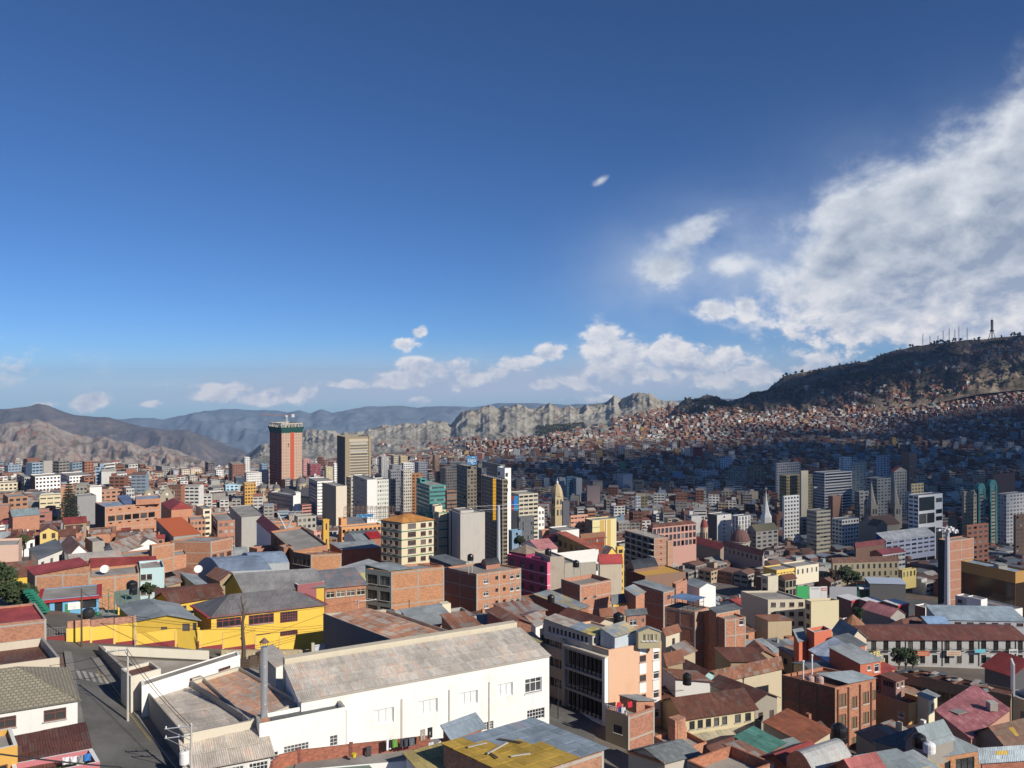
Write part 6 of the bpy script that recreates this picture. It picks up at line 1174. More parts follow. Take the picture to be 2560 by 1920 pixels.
db=B('b1','brick_block','dark sided brick block with two rows of windows in shade',(318,965),(473,992),(738,978),Y=205,wall=brick((.45,.22,.12)),wl=plaster((.06,.055,.06),.2),rm=MIXR,par=.4,cat='building',zb=-62,fr=(4.6,1,0),fm=FRAMEK,W=[ww('l',4,2,1.3,1.7,2.2,3.4)])
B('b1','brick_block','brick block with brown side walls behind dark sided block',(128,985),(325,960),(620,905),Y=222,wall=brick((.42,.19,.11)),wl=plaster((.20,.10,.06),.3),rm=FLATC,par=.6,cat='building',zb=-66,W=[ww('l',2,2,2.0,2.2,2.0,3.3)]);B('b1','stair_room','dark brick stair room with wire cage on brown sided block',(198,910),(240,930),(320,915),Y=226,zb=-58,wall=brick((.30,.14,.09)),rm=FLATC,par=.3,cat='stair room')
B('b1','brick_house','low brick house with window row and rust to grey roof',None,(598,1278),(950,1245),Y=152,d=9,wall=brick((.45,.20,.12)),roof='shed_b',rise=1.4,rm=corr((.24,.26,.28),.4,(.40,.14,.08)),cat='house',zb=-50,fm=CREAM,W=[ww('r',4,1,1.9,1.2,1.4)])
S('b1','pale grey flat courtyard roof before the cream block',(640,1130),(790,1180),(1115,1080),Y=198,roof='shed_b',rise=.2,rm=corr((.42,.44,.44),.1),wall=plaster((.40,.40,.20),.2),zb=-62);S('b1','grey zinc roof with white corner house before cream block',(760,870),(900,900),(1020,885),Y=280,roof='gable_u',rise=1.6,rm=corr((.26,.30,.30),.12),wall=WHITE,zb=-74);S('b1','brick hall with grey roof band left of cream block',(640,915),(740,945),(1080,925),Y=250,roof='shed_b',rise=1.0,rm=ZINC,wall=BRICK2,zb=-70)
S('b1','long dark grey roofed hall behind zinc roof',(760,830),(850,850),(1085,815),Y=305,roof='gable_u',rise=1.5,rm=ZINCD,wall=OCHRE,zb=-78);S('b1','bright red sheet roof touching the cream block',(945,830),(990,850),(1085,840),Y=285,roof='shed_b',rise=1.2,rm=corr((.42,.03,.03),.05),wall=BRICK2,zb=-74)
og=Tn('b1','long apricot building with window rows and blue grey roof',(712,750),(740,755),(1083,738),335,plaster((.66,.34,.15),.15),0,9,zb=-84);S('b1','grey ribbed roof with tan stripes on apricot building',(740,720),(790,730),(945,705),Y=345,roof='shed_b',rise=1.5,rm=corr((.22,.22,.23),.2),wall=OCHRE,zb=-72);Tn('b1','apricot stair tower on the left of apricot building',(712,670),(735,680),(785,672),342,plaster((.64,.32,.14),.15),zb=-84)
yt=Tn('b1','narrow ochre yellow tower with small belfry top',(570,685),(582,690),(632,680),330,plaster((.66,.40,.08),.15),zb=-84,W3=1);boxon(yt,'cornice',-.05,1.05,-.05,.5,OCHRE,.2);boxon(yt,'arch_window',.4,.65,1.5,4.2,FRAMEK,.03);boxon(yt,'arch_window',.4,.65,8,10,FRAMEK,.03)
Tn('b1','pink house below ochre tower with small windows',(380,800),(400,805),(560,795),315,PINKP,0,4,zb=-80);Tn('b1','white gabled house with maroon striped roof',(5,805),(160,835),(275,800),285,WHITE,0,2,roof='gable_v',rise=2.2,rm=REDD,zb=-74);Tn('b1','brick house with black tank and grey walls right of white gable',(240,880),(300,890),(575,860),262,plaster((.4,.39,.36),.4),0,2,zb=-72)
tank('black water tank on grey walls below pink house',at(640+465/3.456,1100+828/3.456,268),.9,1.8);tank('brown barrel tank beside the black tank',at(640+432/3.456,1100+895/3.456,262),2.6,4.6,paint((.10,.055,.04),.6))
Tn('b1','brick shell house with open concrete floors at left',(-60,925),(10,940),(195,920),245,BRICK,1,2,zb=-70,hf=.6,wf=.85);Tn('b1','house shell with brick parapet behind cable pylon frame',(85,720),(110,730),(350,705),340,BRICK,0,3,zb=-86);Tn('b1','grey many windowed house with roof columns',(330,655),(360,665),(520,650),375,plaster((.44,.42,.36),.3),1,4,zb=-90)
S('b1','blue roofed low brick house at left of brown sided block',(0,1060),(20,1085),(125,1075),Y=190,roof='shed_b',rise=.6,rm=ZINCB,wall=BRICK,zb=-58)
pyl=thing('pylon_frame','V shaped grey cableway pylon between brick houses','pylon',at(640+262/3.456,1100+780/3.456,330))
for s_ in(-1,1):mb=MB();mb.tube((0,0,0),(s_*3.6,0,7.2),.45,.28,LGREY,8);mb.obj('leg',pyl)
mb=MB();mb.tube((-6.5,0,7.4),(6.5,0,7.7),.18,.18,LGREY,6);mb.obj('crossarm',pyl)
for i in range(8):mb=MB();mb.tube((-6+i*1.6,-.2,7.4),(-5+i*1.6,.2,8.3),.08,.08,METAL,4);mb.obj('strut',pyl)
sf=thing('scaffold','rusty open scaffold frame with blue tarpaulin over roofs','scaffold',at(640+760/3.456,1100+700/3.456,400))
for i in range(12):
 for j in range(2):mb=MB();x=i*2.2;mb.tube((x,j*5,0),(x,j*5,6.6),.13,.13,paint((.20,.13,.09)),4);mb.obj('upright',sf)
for z in(1.2,3.4,5.6,6.6):
 for j in range(2):mb=MB();mb.tube((0,j*5,z),(24.2,j*5,z),.11,.11,paint((.20,.13,.09)),4);mb.obj('ledger',sf)
for i in range(12):mb=MB();mb.tube((i*2.2,0,6.6),(i*2.2,5,6.7),.1,.1,paint((.24,.16,.11)),4);mb.obj('rafter',sf)
mb=MB();mb.face([(6,-.2,1.2),(14.5,-.2,2.2),(14.5,1.5,3.4),(6,1.5,3.2)],paint((.10,.36,.65),.8));mb.obj('tarpaulin',sf)
# ---- pink house, white long house, concrete shell
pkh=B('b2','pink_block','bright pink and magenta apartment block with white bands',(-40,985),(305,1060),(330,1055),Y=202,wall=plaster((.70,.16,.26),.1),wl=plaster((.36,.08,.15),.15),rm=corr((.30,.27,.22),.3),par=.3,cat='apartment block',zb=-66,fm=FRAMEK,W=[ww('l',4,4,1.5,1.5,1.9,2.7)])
for z in(2.95,5.7,8.4):boxon(pkh,'white_band',0,1,z,z+.14,WHITE,.05,'l');boxon(pkh,'white_band',0,1,z,z+.14,WHITE,.05)
B('b2','pink_block','pink raised parapet corner on the magenta block',(170,1000),(250,1015),(330,1000),Y=206,zb=-60,wall=plaster((.70,.18,.28),.1),rm=FLATC,par=.6,cat='roof room');B('b2','concrete_block','blotchy raw concrete end wall joined to pink block',None,(330,1010),(452,1005),Y=203,d=8,wall=plaster((.44,.38,.31),.6),rm=FLATC,par=.4,cat='building',zb=-66)
tank('black water tank on top of the pink block',at(1280+312/3.456,1100+1000/3.456,206),.85,1.8)
B('b2','concrete_block','grey rendered twin stair blocks right of pink block',None,(455,1065),(590,1060),Y=212,d=8,wall=plaster((.42,.39,.33),.4),rm=FLATC,par=.5,cat='building',zb=-68);B('b2','concrete_block','grey beige block with parapet right of stair blocks',(585,1060),(592,1062),(727,1052),Y=218,wall=plaster((.42,.39,.33),.4),rm=FLATC,par=.5,cat='building',zb=-68);tank('black water tank on stand in front of grey stair blocks',at(1280+553/3.456,1100+1170/3.456,208),.85,1.7,stand=2.2)
wl_=B('b2','white_long_house','long white house with red roof terrace gables and few windows',(370,975),(388,985),(748,950),Y=268,wall=WHITE,rm=FLATC,par=.5,cat='house',zb=-78,W=[ww('r',3,1,1.9,2.4,6.0,u=(.55,1))])
B('b2','red_gable_house','white gable with pale pink roof left of red terraces',(80,925),(240,950),(392,900),Y=272,wall=WHITE,roof='gable_u',rise=2.2,rm=corr((.46,.20,.20),.1),cat='house',zb=-78);B('b2','red_terrace_house','red roofed terrace storey with dark openings and yellow wall',(395,890),(690,935),(745,910),Y=280,wall=WHITE,wl=plaster((.40,.26,.10),.2),roof='shed_b',rise=1.8,rm=corr((.42,.13,.08),.1),over=.8,cat='house',zb=-80,W=[ww('l',6,1,2.2,2.2,2.2),ww('r',2,1,1.4,1.2,1.8)])
S('b2','maroon hipped roof behind the pale pink roof',(270,865),(360,880),(450,865),Y=300,roof='hip',rise=2.2,rm=REDD,wall=BEIGE,zb=-84);S('b2','brown low hipped roof in front of pink gable',(-20,960),(120,985),(260,960),Y=215,roof='hip',rise=1.8,rm=corr((.28,.22,.17),.3),wall=MAGENTA,zb=-66)
S('b2','bright red low roof at right of white long house',(745,1045),(760,1065),(950,1060),Y=250,roof='gable_u',rise=2.4,rm=corr((.36,.05,.05),.1),wall=BEIGE,zb=-76)
yh=Tn('b2','yellow house with pointed gable and arched windows',(775,960),(825,985),(905,975),300,plaster((.70,.48,.12),.12),0,2,roof='gable_v',rise=2.4,rm=MIXR,zb=-84);Tn('b2','tall yellow house wing in shadow of concrete shell',(895,920),(910,925),(968,905),310,plaster((.66,.45,.12),.12),0,1,zb=-84)
shl=B('b2','concrete_shell','unfinished grey concrete frame with curved slabs and brick core',(975,800),(1228,850),(1345,848),Y=395,wall=brick((.46,.24,.15)),wl=plaster((.28,.27,.26),.3),rm=CONC,par=.3,cat='building under construction',zb=-110,gm=glass((.012,.012,.013)),lining=CONC,rec=1.2,fr=(3.0,1,0),W=[ww('l',5,8,4.2,2.0,1.7,3.0,st='o',join=True),ww('r',1,8,.9,.7,1.8,3.0,(.3,.7),join=True)])  # open floors hold dark sheets, painted shade rather than panes
for k in range(8):boxon(shl,'floor_slab',0,.62,2.75+3*k,3.05+3*k,CONC,.55,'l');boxon(shl,'curved_slab',.66,1.0,2.75+3*k,3.05+3*k,CONC,1.5,'l')
B('b2','concrete_shell','slim brick stair shaft right of the concrete frame',None,(1345,870),(1392,862),Y=398,d=8,wall=brick((.46,.24,.15)),rm=CONC,par=.3,cat='building under construction',zb=-110,fr=(3.0,1,0))
for i in range(14):a,b=RNG.random(),RNG.random();p=rp(shl,a,b,.3);q=thing('rebar_post','bare column stub on the unfinished concrete frame','column',p,'column stubs on the concrete frame');mb=MB();mb.tube((0,0,0),(RNG.normal(0,.15),0,RNG.uniform(1.5,3)),.12,.1,CONCP,5);mb.obj('shaft',q)
hb=B('b2','hotel_block','pale yellow striped hotel block with painted side lettering',(630,700),(695,695),(902,660),Y=520,wall=plaster((.74,.66,.36),.1),wl=plaster((.22,.19,.15),.2),rm=FLATC,par=.5,cat='hotel',zb=-122,W=[ww('l',2,6,1.8,1.5,2.5,4.2,join=True)])
for u0,u1,m_ in((.31,.49,OCHRE),(.52,.55,REDP),(.62,.76,OCHRE)):boxon(hb,'vertical_stripe',u0,u1,.3,40,m_ if m_ is not OCHRE else plaster((.55,.40,.13),.1),.06)
p_,a_=wpt(hb,'r',.155,10.5,.12);text('HOTEL',p_,5.2,paint((.05,.05,.05)),hb.o,a_);so_=scrawl(hb.o,0,0,0,6,1.2,paint((.45,.38,.2)),1,3);so_.location=wpt(hb,'r',.155,4.5,.12)[0];so_.rotation_euler.z=a_
ar=Tn('b2','pink arcaded three storey building with curved row of bays',(1172,735),(1215,755),(1592,725),470,plaster((.52,.30,.25),.2),1,11,hf=.72,wf=.72,sh=4.2,rows=3,roof='hip',rise=1.5,rm=RUSTD,zb=-120)
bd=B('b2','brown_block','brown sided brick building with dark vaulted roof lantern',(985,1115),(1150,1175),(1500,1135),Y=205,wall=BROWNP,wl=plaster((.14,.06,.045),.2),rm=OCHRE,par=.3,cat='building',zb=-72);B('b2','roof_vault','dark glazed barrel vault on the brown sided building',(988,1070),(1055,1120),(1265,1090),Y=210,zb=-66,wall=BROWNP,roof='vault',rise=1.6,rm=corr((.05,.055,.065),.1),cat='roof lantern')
# ---- churches
def sf_tower():
 p=at(1280+391/3.456,1100+560/3.456,640);o=thing('church_tower','ornate tan stone bell tower with rounded crown','church tower',(p.x,p.y,-135),rz=.42);st=plaster((.50,.40,.24),.3);h0=p.z+135;w=3.8;K=.66
 mb=MB();mb.box(-w,w,-w,w,0,h0-1.32,st);mb.obj('base',o);mb=MB();mb.box(-w-.4,w+.4,-w-.4,w+.4,h0-1.32,h0-0.79,st,True);mb.obj('cornice',o);mb=MB();mb.box(-w*.93,w*.93,-w*.93,w*.93,h0-0.79,h0+7.26,st);mb.obj('belfry',o)
 mb=MB();mb.lathe([(w*1.22,h0+7.27),(w*1.18,h0+9.90),(w*1.0,h0+12.54),(w*.7,h0+15.18),(w*.3,h0+16.83),(.5,h0+17.16)],st,8);mb.obj('crown',o);mb=MB();mb.lathe([(.9,h0+17.03),(1.1,h0+18.15),(.3,h0+19.14),(.1,h0+21.12)],WHITE,8);mb.obj('finial',o)
 for a in(0,3):
  for dx in(-1.5,1.5):
   for(z0,z1)in((h0-7.92,h0-2.64),(h0+0.99,h0+4.95)):mb=MB();mb.box(-.75,.75,-w-.06,-w+.8,z0,z1-1,GLASS,True);mb.lathe([(.74,z1-1),(.55,z1-.3),(.1,z1)],GLASS,8,(0,-w+.5,0));ob=mb.obj('arched_opening',o);ob.location=(dx,0,0)if a==0 else(0,-dx,0);ob.rotation_euler.z=a*1.5708
 mb=MB();mb.box(w,w+11,-w+2,w+7,0,h0-14.52,st);mb.obj('nave',o);mb=MB();mb.prism([(w-.3,-w+1.5),(w+11.5,-w+1.5),(w+11.5,w+7.5),(w-.3,w+7.5)],h0-14.51,[h0-14.19,h0-14.19,h0-10.56,h0-10.56],REDM,tileroof((.42,.17,.10)));mb.obj('nave_roof',o)
sf_tower()
def dome(label,t,x,y,Y,r,hd,mdrum,mdome,zb,drum=1.0,cat='church dome',ribs=0):
 X,Yr=px(t,(x,y));p=at(X,Yr,Y);o=thing('church_dome',label,cat,(p.x,p.y,zb));h=p.z-zb
 mb=MB();mb.lathe([(r*1.5,0),(r*1.5,h-drum*r*1.2)],mdrum,16);mb.obj('base',o);mb=MB();mb.lathe([(r,h-drum*r*1.2+.01),(r,h-.3),(r*1.1,h-.25),(r*1.1,h)],mdrum,16);mb.obj('drum',o)
 mb=MB();mb.lathe([(r*math.cos(a),h+.01+hd*math.sin(a))for a in np.linspace(0,1.45,9)],mdome,16);mb.obj('dome',o,smooth=not ribs);mb=MB();mb.lathe([(r*.2,h+hd*.97),(r*.2,h+hd*1.22),(r*.24,h+hd*1.24),(.1,h+hd*1.5)],mdrum,8);mb.obj('lantern',o)
 for k in range(10):a=6.283*k/10+.2;mb=MB();mb.box(-.12*r,.12*r,-.06*r,.03*r,0,drum*r*.55,GLASS,True);ob=mb.obj('drum_window',o,(r*1.0*math.cos(a),r*1.0*math.sin(a),h-drum*r*.85));ob.rotation_euler.z=a+1.571
 return o
SLATE=plaster((.13,.125,.135),.3);STN=plaster((.46,.40,.29),.3)
dome('large dark cathedral dome on cream drum','c1',390,1062,800,5.0,6.0,STN,SLATE,-150,1.6)
for i,(x,lb)in enumerate(((52,'cathedral bell tower with small dark dome, the left of the pair'),(175,'cathedral bell tower with small dark dome, the right of the pair'))):dome(lb,'c1',x,1105,790,3.6,3.8,STN,SLATE,-150,2.4,'church tower')
B('c1','cathedral','cathedral body with dark roofs and pale pediment',(215,1150),(470,1180),(565,1165),Y=780,wall=STN,wl=plaster((.22,.21,.19),.2),roof='gable_v',rise=7,rm=SLATE,cat='cathedral',zb=-150);B('c1','cathedral','long dark cathedral nave roof between dome and bell towers',(100,1160),(215,1175),(420,1130),Y=800,wall=STN,roof='gable_u',rise=5,rm=SLATE,cat='cathedral',zb=-150)
dome('brown ribbed church dome on pale arcaded drum','b2',1972,870,560,6.6,8.0,plaster((.45,.42,.36),.2),plaster((.16,.09,.08),.3),-134,.9,ribs=1)
o=dome('small church bell tower with maroon cap','b2',1660,750,560,2.6,5.0,plaster((.5,.38,.28),.2),plaster((.26,.07,.06),.2),-132,4.5,'church tower')
B('b2','church_nave','maroon roofed church nave before ribbed dome',(1520,905),(1800,945),(1900,905),Y=520,wall=plaster((.28,.22,.18),.2),roof='gable_v',rise=3,rm=REDD,cat='church',zb=-128);B('b2','church_wing','grey walled church wing with brown red roof and window row',(1830,940),(2165,1000),(2180,985),Y=470,wall=plaster((.34,.30,.28),.2),roof='gable_v',rise=3.2,rm=corr((.30,.13,.12),.2),cat='church',zb=-124,W=[ww('l',9,1,1.6,2.2,2.4,join=True)])
def spire_church():
 for i,(x,lb)in enumerate(((892,'grey gothic church tower with tall spire, the left of twins'),(1095,'grey gothic church tower with tall spire, the right of twins'))):
  X,yb=px('b3',(x,555));Y=640;p=at(X,yb,Y);o=thing('church_tower',lb,'church tower',(p.x,p.y,-140),rz=.35);st=plaster((.36,.33,.27),.35);h=p.z+140;w=3.7
  mb=MB();mb.box(-w,w,-w,w,0,h,st);mb.obj('shaft',o);mb=MB();mb.lathe([(w*1.0,h),(w*.52,h+8),(.12,h+18)],st,8);mb.obj('spire',o)
  for a in range(4):
   c,s=math.cos(a*1.571+.785),math.sin(a*1.571+.785);mb=MB();mb.lathe([(.7,h),(.7,h+1.6),(.05,h+3.8)],st,6,(c*w*1.25,s*w*1.25,0));mb.obj('pinnacle',o)
   for dx in(-1.3,1.3):mb=MB();mb.box(-.8,.8,-w-.05,-w+.3,h-7.2,h-3.2,GLASS,True);ob=mb.obj('lancet',o);ob.rotation_euler.z=a*1.571;ob.location=(dx*math.cos(a*1.571),dx*math.sin(a*1.571),0)
   mb=MB();mb.box(-w-.2,w+.2,-w-.2,-w+.05,h-.9,h-.2,st,True);ob=mb.obj('parapet',o);ob.rotation_euler.z=a*1.571
 B('b3','church_nave','brown tiled church nave beneath the twin spires',(780,735),(935,745),(1140,730),Y=610,wall=plaster((.36,.33,.27),.35),roof='gable_u',rise=6,rm=tileroof((.20,.12,.09)),cat='church',zb=-142);B('b3','church_transept','stone transept gable end of the twin spired church',(862,770),(940,745),(1030,745),Y=590,wall=plaster((.36,.33,.27),.35),roof='gable_v',rise=4,rm=tileroof((.20,.12,.09)),cat='church',zb=-142)
spire_church()
ws=thing('white_spire','white pointed open chapel spire among shaded blocks','spire',at(1280+2195/3.456,1100+660/3.456,600));mb=MB();mb.lathe([(4.2,-30),(4.2,0),(2.6,3),(.8,12),(.1,19)],WHITE,6);mb.obj('spire',ws);mb=MB();mb.tube((0,0,18),(0,0,22),.12,.12,WHITE,5);mb.tube((-1,0,20.6),(1,0,20.6),.12,.12,WHITE,5);mb.obj('cross',ws)
# ---- the tall towers
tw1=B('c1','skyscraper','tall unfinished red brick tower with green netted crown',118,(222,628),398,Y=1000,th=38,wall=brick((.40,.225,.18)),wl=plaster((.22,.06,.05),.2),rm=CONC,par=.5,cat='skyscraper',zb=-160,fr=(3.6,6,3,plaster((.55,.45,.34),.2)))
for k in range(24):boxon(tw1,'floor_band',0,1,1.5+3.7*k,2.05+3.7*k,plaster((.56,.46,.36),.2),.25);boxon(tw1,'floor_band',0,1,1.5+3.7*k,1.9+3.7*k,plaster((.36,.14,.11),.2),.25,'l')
for k in range(8):boxon(tw1,'column_line',k/8,k/8+.02,0,95,plaster((.56,.46,.36),.2),.3)
boxon(tw1,'orange_hoist_strip',.42,.60,-2.5,100,plaster((.50,.10,.05),.1),.35);boxon(tw1,'dark_corner',.95,1.0,0,100,plaster((.20,.05,.05),.2),.2,'l');boxon(tw1,'dark_window',.30,.36,14,18,FRAMEK,.1)
P2=[Vector((q.x,q.y))for q in tw1.p];cn=(P2[0]+P2[2])/2;mb=MB();lo=[q for q in P2];hi=[q+(q-cn).normalized()*3.2 for q in P2]
for i in range(4):j=(i+1)%4;mb.face([(*lo[i],tw1.zt-1),(*lo[j],tw1.zt-1),(*hi[j],tw1.zt+6.5),(*hi[i],tw1.zt+6.5)],plaster((.02,.085,.075),.2))
mb.face([(*q,tw1.zt+3)for q in[(lerp(a,b,.5))for a,b in zip(lo,hi)]],CONC);mb.obj('safety_net',tw1.o)
for i in range(4):
 j=(i+1)%4
 for k in range(6):q=lerp(lo[i],lo[j],k/6);mb=MB();mb.box(q.x-.6,q.x+.6,q.y-.6,q.y+.6,tw1.zt+3,tw1.zt+11.5,plaster((.5,.45,.36),.2));mb.obj('column',tw1.o)
 e_=(lo[j]-lo[i]);mb=MB();mb.box(0,e_.length,-.5,.5,0,1.1,plaster((.5,.45,.36),.2),True);ob=link('ring_beam',mb.mesh('ring_beam'),tw1.o,(lo[i].x,lo[i].y,tw1.zt+10.4),(0,0,math.atan2(e_.y,e_.x)))
p=rp(tw1,.55,.5,8);ck=thing('tower_crane','orange and white tower crane on top of red tower','tower crane',p);oc=paint((.55,.22,.12))
def lattice(mb,a,b,w,m,n=10):
 a,b=Vector(a),Vector(b);d=(b-a).normalized();h=d.orthogonal().normalized();k_=d.cross(h);C4=[(h*sx+k_*sy)*w for sx,sy in((1,1),(1,-1),(-1,-1),(-1,1))]
 for c in C4:mb.tube(a+c,b+c,w*.16,w*.16,m,4,False)
 for i in range(n):
  for q in range(4):mb.tube(lerp(a,b,i/n)+C4[q],lerp(a,b,(i+1)/n)+C4[(q+1)%4],w*.1,w*.1,m,3,False)
mb=MB();lattice(mb,(0,0,0),(0,0,13),.9,WHITE,6);mb.obj('mast',ck);mb=MB();lattice(mb,(0,0,13),(-34,0,13.6),.5,oc,16);mb.obj('jib',ck);mb=MB();lattice(mb,(0,0,13),(9,0,13),.6,oc,5);mb.obj('counter_jib',ck);mb=MB();mb.box(6.5,9.5,-1,1,10.8,14.6,WHITE,True);mb.obj('counterweight',ck);mb=MB();mb.box(-1.2,1,-1.3,-.4,11,13.3,FRAMEW,True);mb.obj('cab',ck)
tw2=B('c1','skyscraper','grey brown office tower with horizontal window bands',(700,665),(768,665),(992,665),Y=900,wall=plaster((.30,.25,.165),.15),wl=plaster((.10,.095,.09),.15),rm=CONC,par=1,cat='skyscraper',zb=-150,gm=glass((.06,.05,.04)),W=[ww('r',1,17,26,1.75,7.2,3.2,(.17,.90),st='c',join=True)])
for k in range(17):boxon(tw2,'white_band',.17,.90,8.15+3.2*k,9.3+3.2*k,plaster((.52,.46,.35),.1),.5)
boxon(tw2,'corner_pillar',0,.16,-1,60,plaster((.33,.27,.18),.15),1.0);boxon(tw2,'corner_pillar',.905,1.0,-1,60,plaster((.33,.27,.18),.15),1.0);boxon(tw2,'top_band',.165,.90,2.6,5.9,plaster((.50,.43,.32),.1),.4);boxon(tw2,'roof_plant',.52,.88,-1.6,2.5,plaster((.10,.10,.10),.2),-.6)
Tn('c1','white modern building with ribbon windows before cathedral',(125,1180),(322,1172),(386,1160),690,WHITE,2,0,hf=.3,wf=.96,sh=3.6,rows=3,wl=LGREY,zb=-140);B('c1','white_block','raised white stair wall of ribbon window building',None,(345,1145),(386,1142),Y=692,d=6,wall=WHITE,rm=FLATC,par=.3,cat='building',zb=-140)
Tn('c1','plain cream block with blank walls before office tower',(572,1085),(692,1092),(785,1055),640,plaster((.62,.55,.44),.2),0,0,wl=plaster((.34,.29,.22),.2),zb=-136);Tn('c1','white office block right of cathedral dome',(455,1035),(530,1050),(668,1025),720,WHITE,1,6,wl=plaster((.3,.3,.31),.2),hf=.3,wf=.8,zb=-142)
Tn('c1','slim grey beige tower beside blank cream block',(780,1010),(820,1020),(895,1015),650,plaster((.46,.42,.32),.2),1,3,wl=plaster((.2,.18,.15),.2),zb=-136)
Tn('c1','white block with stepped terraces and blank bright wall',(838,1085),(960,1035),(1046,1030),540,WHITE,7,0,wl=plaster((.42,.41,.38),.3),hf=.4,sh=2.7,zb=-124,L2=1);Tn('c1','pale apartment block with green tinted windows beside bright wall',None,(1048,1035),(1146,1022),545,plaster((.70,.68,.60),.15),0,5,d=12,zb=-124,gm=glass((.10,.16,.14)))
Tn('c1','teal glass office block with stepped top',(1385,1075),(1500,1085),(1642,1030),620,TEAL,6,7,hf=.45,wf=.92,sh=3.2,gm=glass((.01,.04,.04)),zb=-132);Tn('c1','teal glass roof room above stepped office block',None,(1420,1025),(1470,1020),640,TEAL,0,1,d=8,zb=-100);Tn('c1','maroon banded low block right of teal glass',(1635,1125),(1650,1130),(1735,1120),600,BROWNP,0,1,wf=.95,hf=.4,zb=-130)
Tn('c1','ochre and brown block behind the teal glass office',(1318,975),(1345,985),(1445,980),760,plaster((.38,.18,.08),.2),0,3,wl=OCHRE,zb=-146)
tg=Tn('c1','dark office tower under blue telephone company sign',(1735,915),(1825,918),(1906,912),640,plaster((.20,.17,.13),.3),6,3,wl=DARKB,hf=.55,zb=-134)
p,q=at(*px('c1',(1822,906)),636),at(*px('c1',(1910,830)),636);o=thing('rooftop_sign','square blue rooftop sign with white lettering and smile','sign',p,rz=.12);mb=MB();mb.box(0,q.x-p.x,0,.5,0,q.z-p.z,paint((.06,.22,.42)),True);mb.obj('panel',o);text('tigo',((q.x-p.x)/2,-.08,(q.z-p.z)*.52),4.4,paint((.8,.8,.8)),o,0)
for z0,sg_ in((.78,1),(.16,-1)):
 mb=MB();a_=[Vector(((q.x-p.x)*(.62+.16*math.cos(t_)),-.1,(q.z-p.z)*(z0+sg_*(.07 if sg_>0 else .09)*math.sin(t_))))for t_ in np.linspace(.2,2.94,7)]
 for u_,v_ in zip(a_,a_[1:]):mb.tube(u_,v_,.2,.2,paint((.8,.8,.8)),5)
 mb.obj('smile_line',o)
Tn('c1','slate grey banded tower right of the blue sign',(1955,850),(2110,905),(2150,895),660,plaster((.22,.24,.26),.2),1,1,hf=.4,wf=.9,zb=-138);Tn('c1','dark blue glass tower between sign tower and scaffold',(1905,930),(1950,935),(1990,930),650,plaster((.07,.09,.13),.1),3,3,zb=-136)
wt=Tn('c1','tall narrow white tower with twin window columns',(2085,935),(2150,935),(2203,930),420,WHITE,0,0,zb=-112);
for z in(2.5,6.5,10.5):boxon(wt,'dark_window',.06,.36,z,z+2,FRAMEK,.04,'l');boxon(wt,'dark_window',.1,.5,z,z+2,FRAMEK,.05)
sc_=B('c1','concrete_frame_tower','building wrapped in scaffolding grid with open dark floors',(1952,1035),(2130,1030),(2172,1028),Y=400,wall=plaster((.30,.26,.2),.3),rm=CONC,par=.4,cat='building under construction',zb=-112,gm=glass((.012,.012,.012)),rec=.8,W=[ww('l',11,24,1.4,1.5,1.4,2.0,st='o',join=True),ww('r',3,24,1.4,1.5,1.4,2.0,st='o',join=True)])  # dark sheets stand for the shade of the unglazed floors
for k in range(22):boxon(sc_,'scaffold_rail',0,1,.3+2*k,.42+2*k,METAL,.5,'l')
for k in range(12):boxon(sc_,'scaffold_post',k/12,k/12+.008,0,44,METAL,.45,'l')
o=thing('hoist_mast','yellow vertical hoist mast on the scaffolded building','hoist',at(*px('b1',(2060,690)),388));h_=(690-335)/3.456/F*388;mb=MB();mb.box(-.75,.75,-.5,.5,0,h_,paint((.72,.38,.02)),True);mb.obj('mast',o)
for z in np.linspace(1,h_-1,12):mb=MB();mb.box(-.78,.78,-.55,-.5,z,z+.25,paint((.4,.18,.01)),True);mb.obj('rung',o)
pq=pole('grey conical cableway pylon before the scaffolded building',640+2095/3.456,1100+565/3.456,1100+800/3.456,345,r=1.1,m=paint((.42,.44,.47)),arms=[(0,20,0,.3),(1.6,20,0,.3)],name='cable_pylon',cat='cable car pylon')
Tn('b2','grey blue roofed beige block with soft drink mural side',(-30,460),(60,470),(225,462),560,plaster((.52,.47,.36),.2),0,4,hf=.5,wf=.85,zb=-126)
p=at(1258,1277,548);q=at(1295.5,1240,548);o=thing('mural_board','tall blue and red drink advertisement with round emblem','sign',p);W_,H_=q.x-p.x,q.z-p.z
mb=MB();mb.box(0,W_*.72,0,.3,0,H_,paint((.30,.04,.02)),True);mb.obj('panel',o);mb=MB();mb.box(W_*.725,W_,0,.3,0,H_,paint((.03,.25,.55)),True);mb.obj('edge_panel',o);mb=MB();mb.box(0,W_*.70,-.1,-.01,H_*.32,H_*.72,paint((.02,.08,.35)),True);mb.obj('blue_field',o)
for z0,z1,c in((.52,.62,(.8,.8,.8)),(.56,.64,(.6,.03,.04)),(.44,.52,(.02,.08,.4))):mb=MB();mb.lathe([(H_*.09*(1 if c[0]==.8 else .9),0),(H_*.09*(1 if c[0]==.8 else .9),.1)],paint(c),14);ob=mb.obj('emblem',o,(W_*.45,-.12-(.12 if c[0]!=.8 else 0),H_*.55));ob.rotation_euler.x=1.571;ob.scale=(1,.45 if c[0]!=.8 else 1,1);ob.location.z+=0 if c[0]==.8 else(H_*.045 if c[0]==.6 else-H_*.045)
text('pepsi',(W_*.36,-.15,H_*.39),1.6,paint((.8,.8,.8)),o,0)
Tn('b2','white colonial church front with red roof behind',(190,590),(200,600),(280,575),600,WHITE,0,3,roof='gable_v',rise=2.5,rm=REDM,sh=4.5,zb=-130);Tn('b2','dark block with fine window grid before white church front',(45,660),(60,665),(190,650),500,DARKB,0,9,wf=.55,hf=.7,zb=-120,gm=glass((.2,.2,.2)))
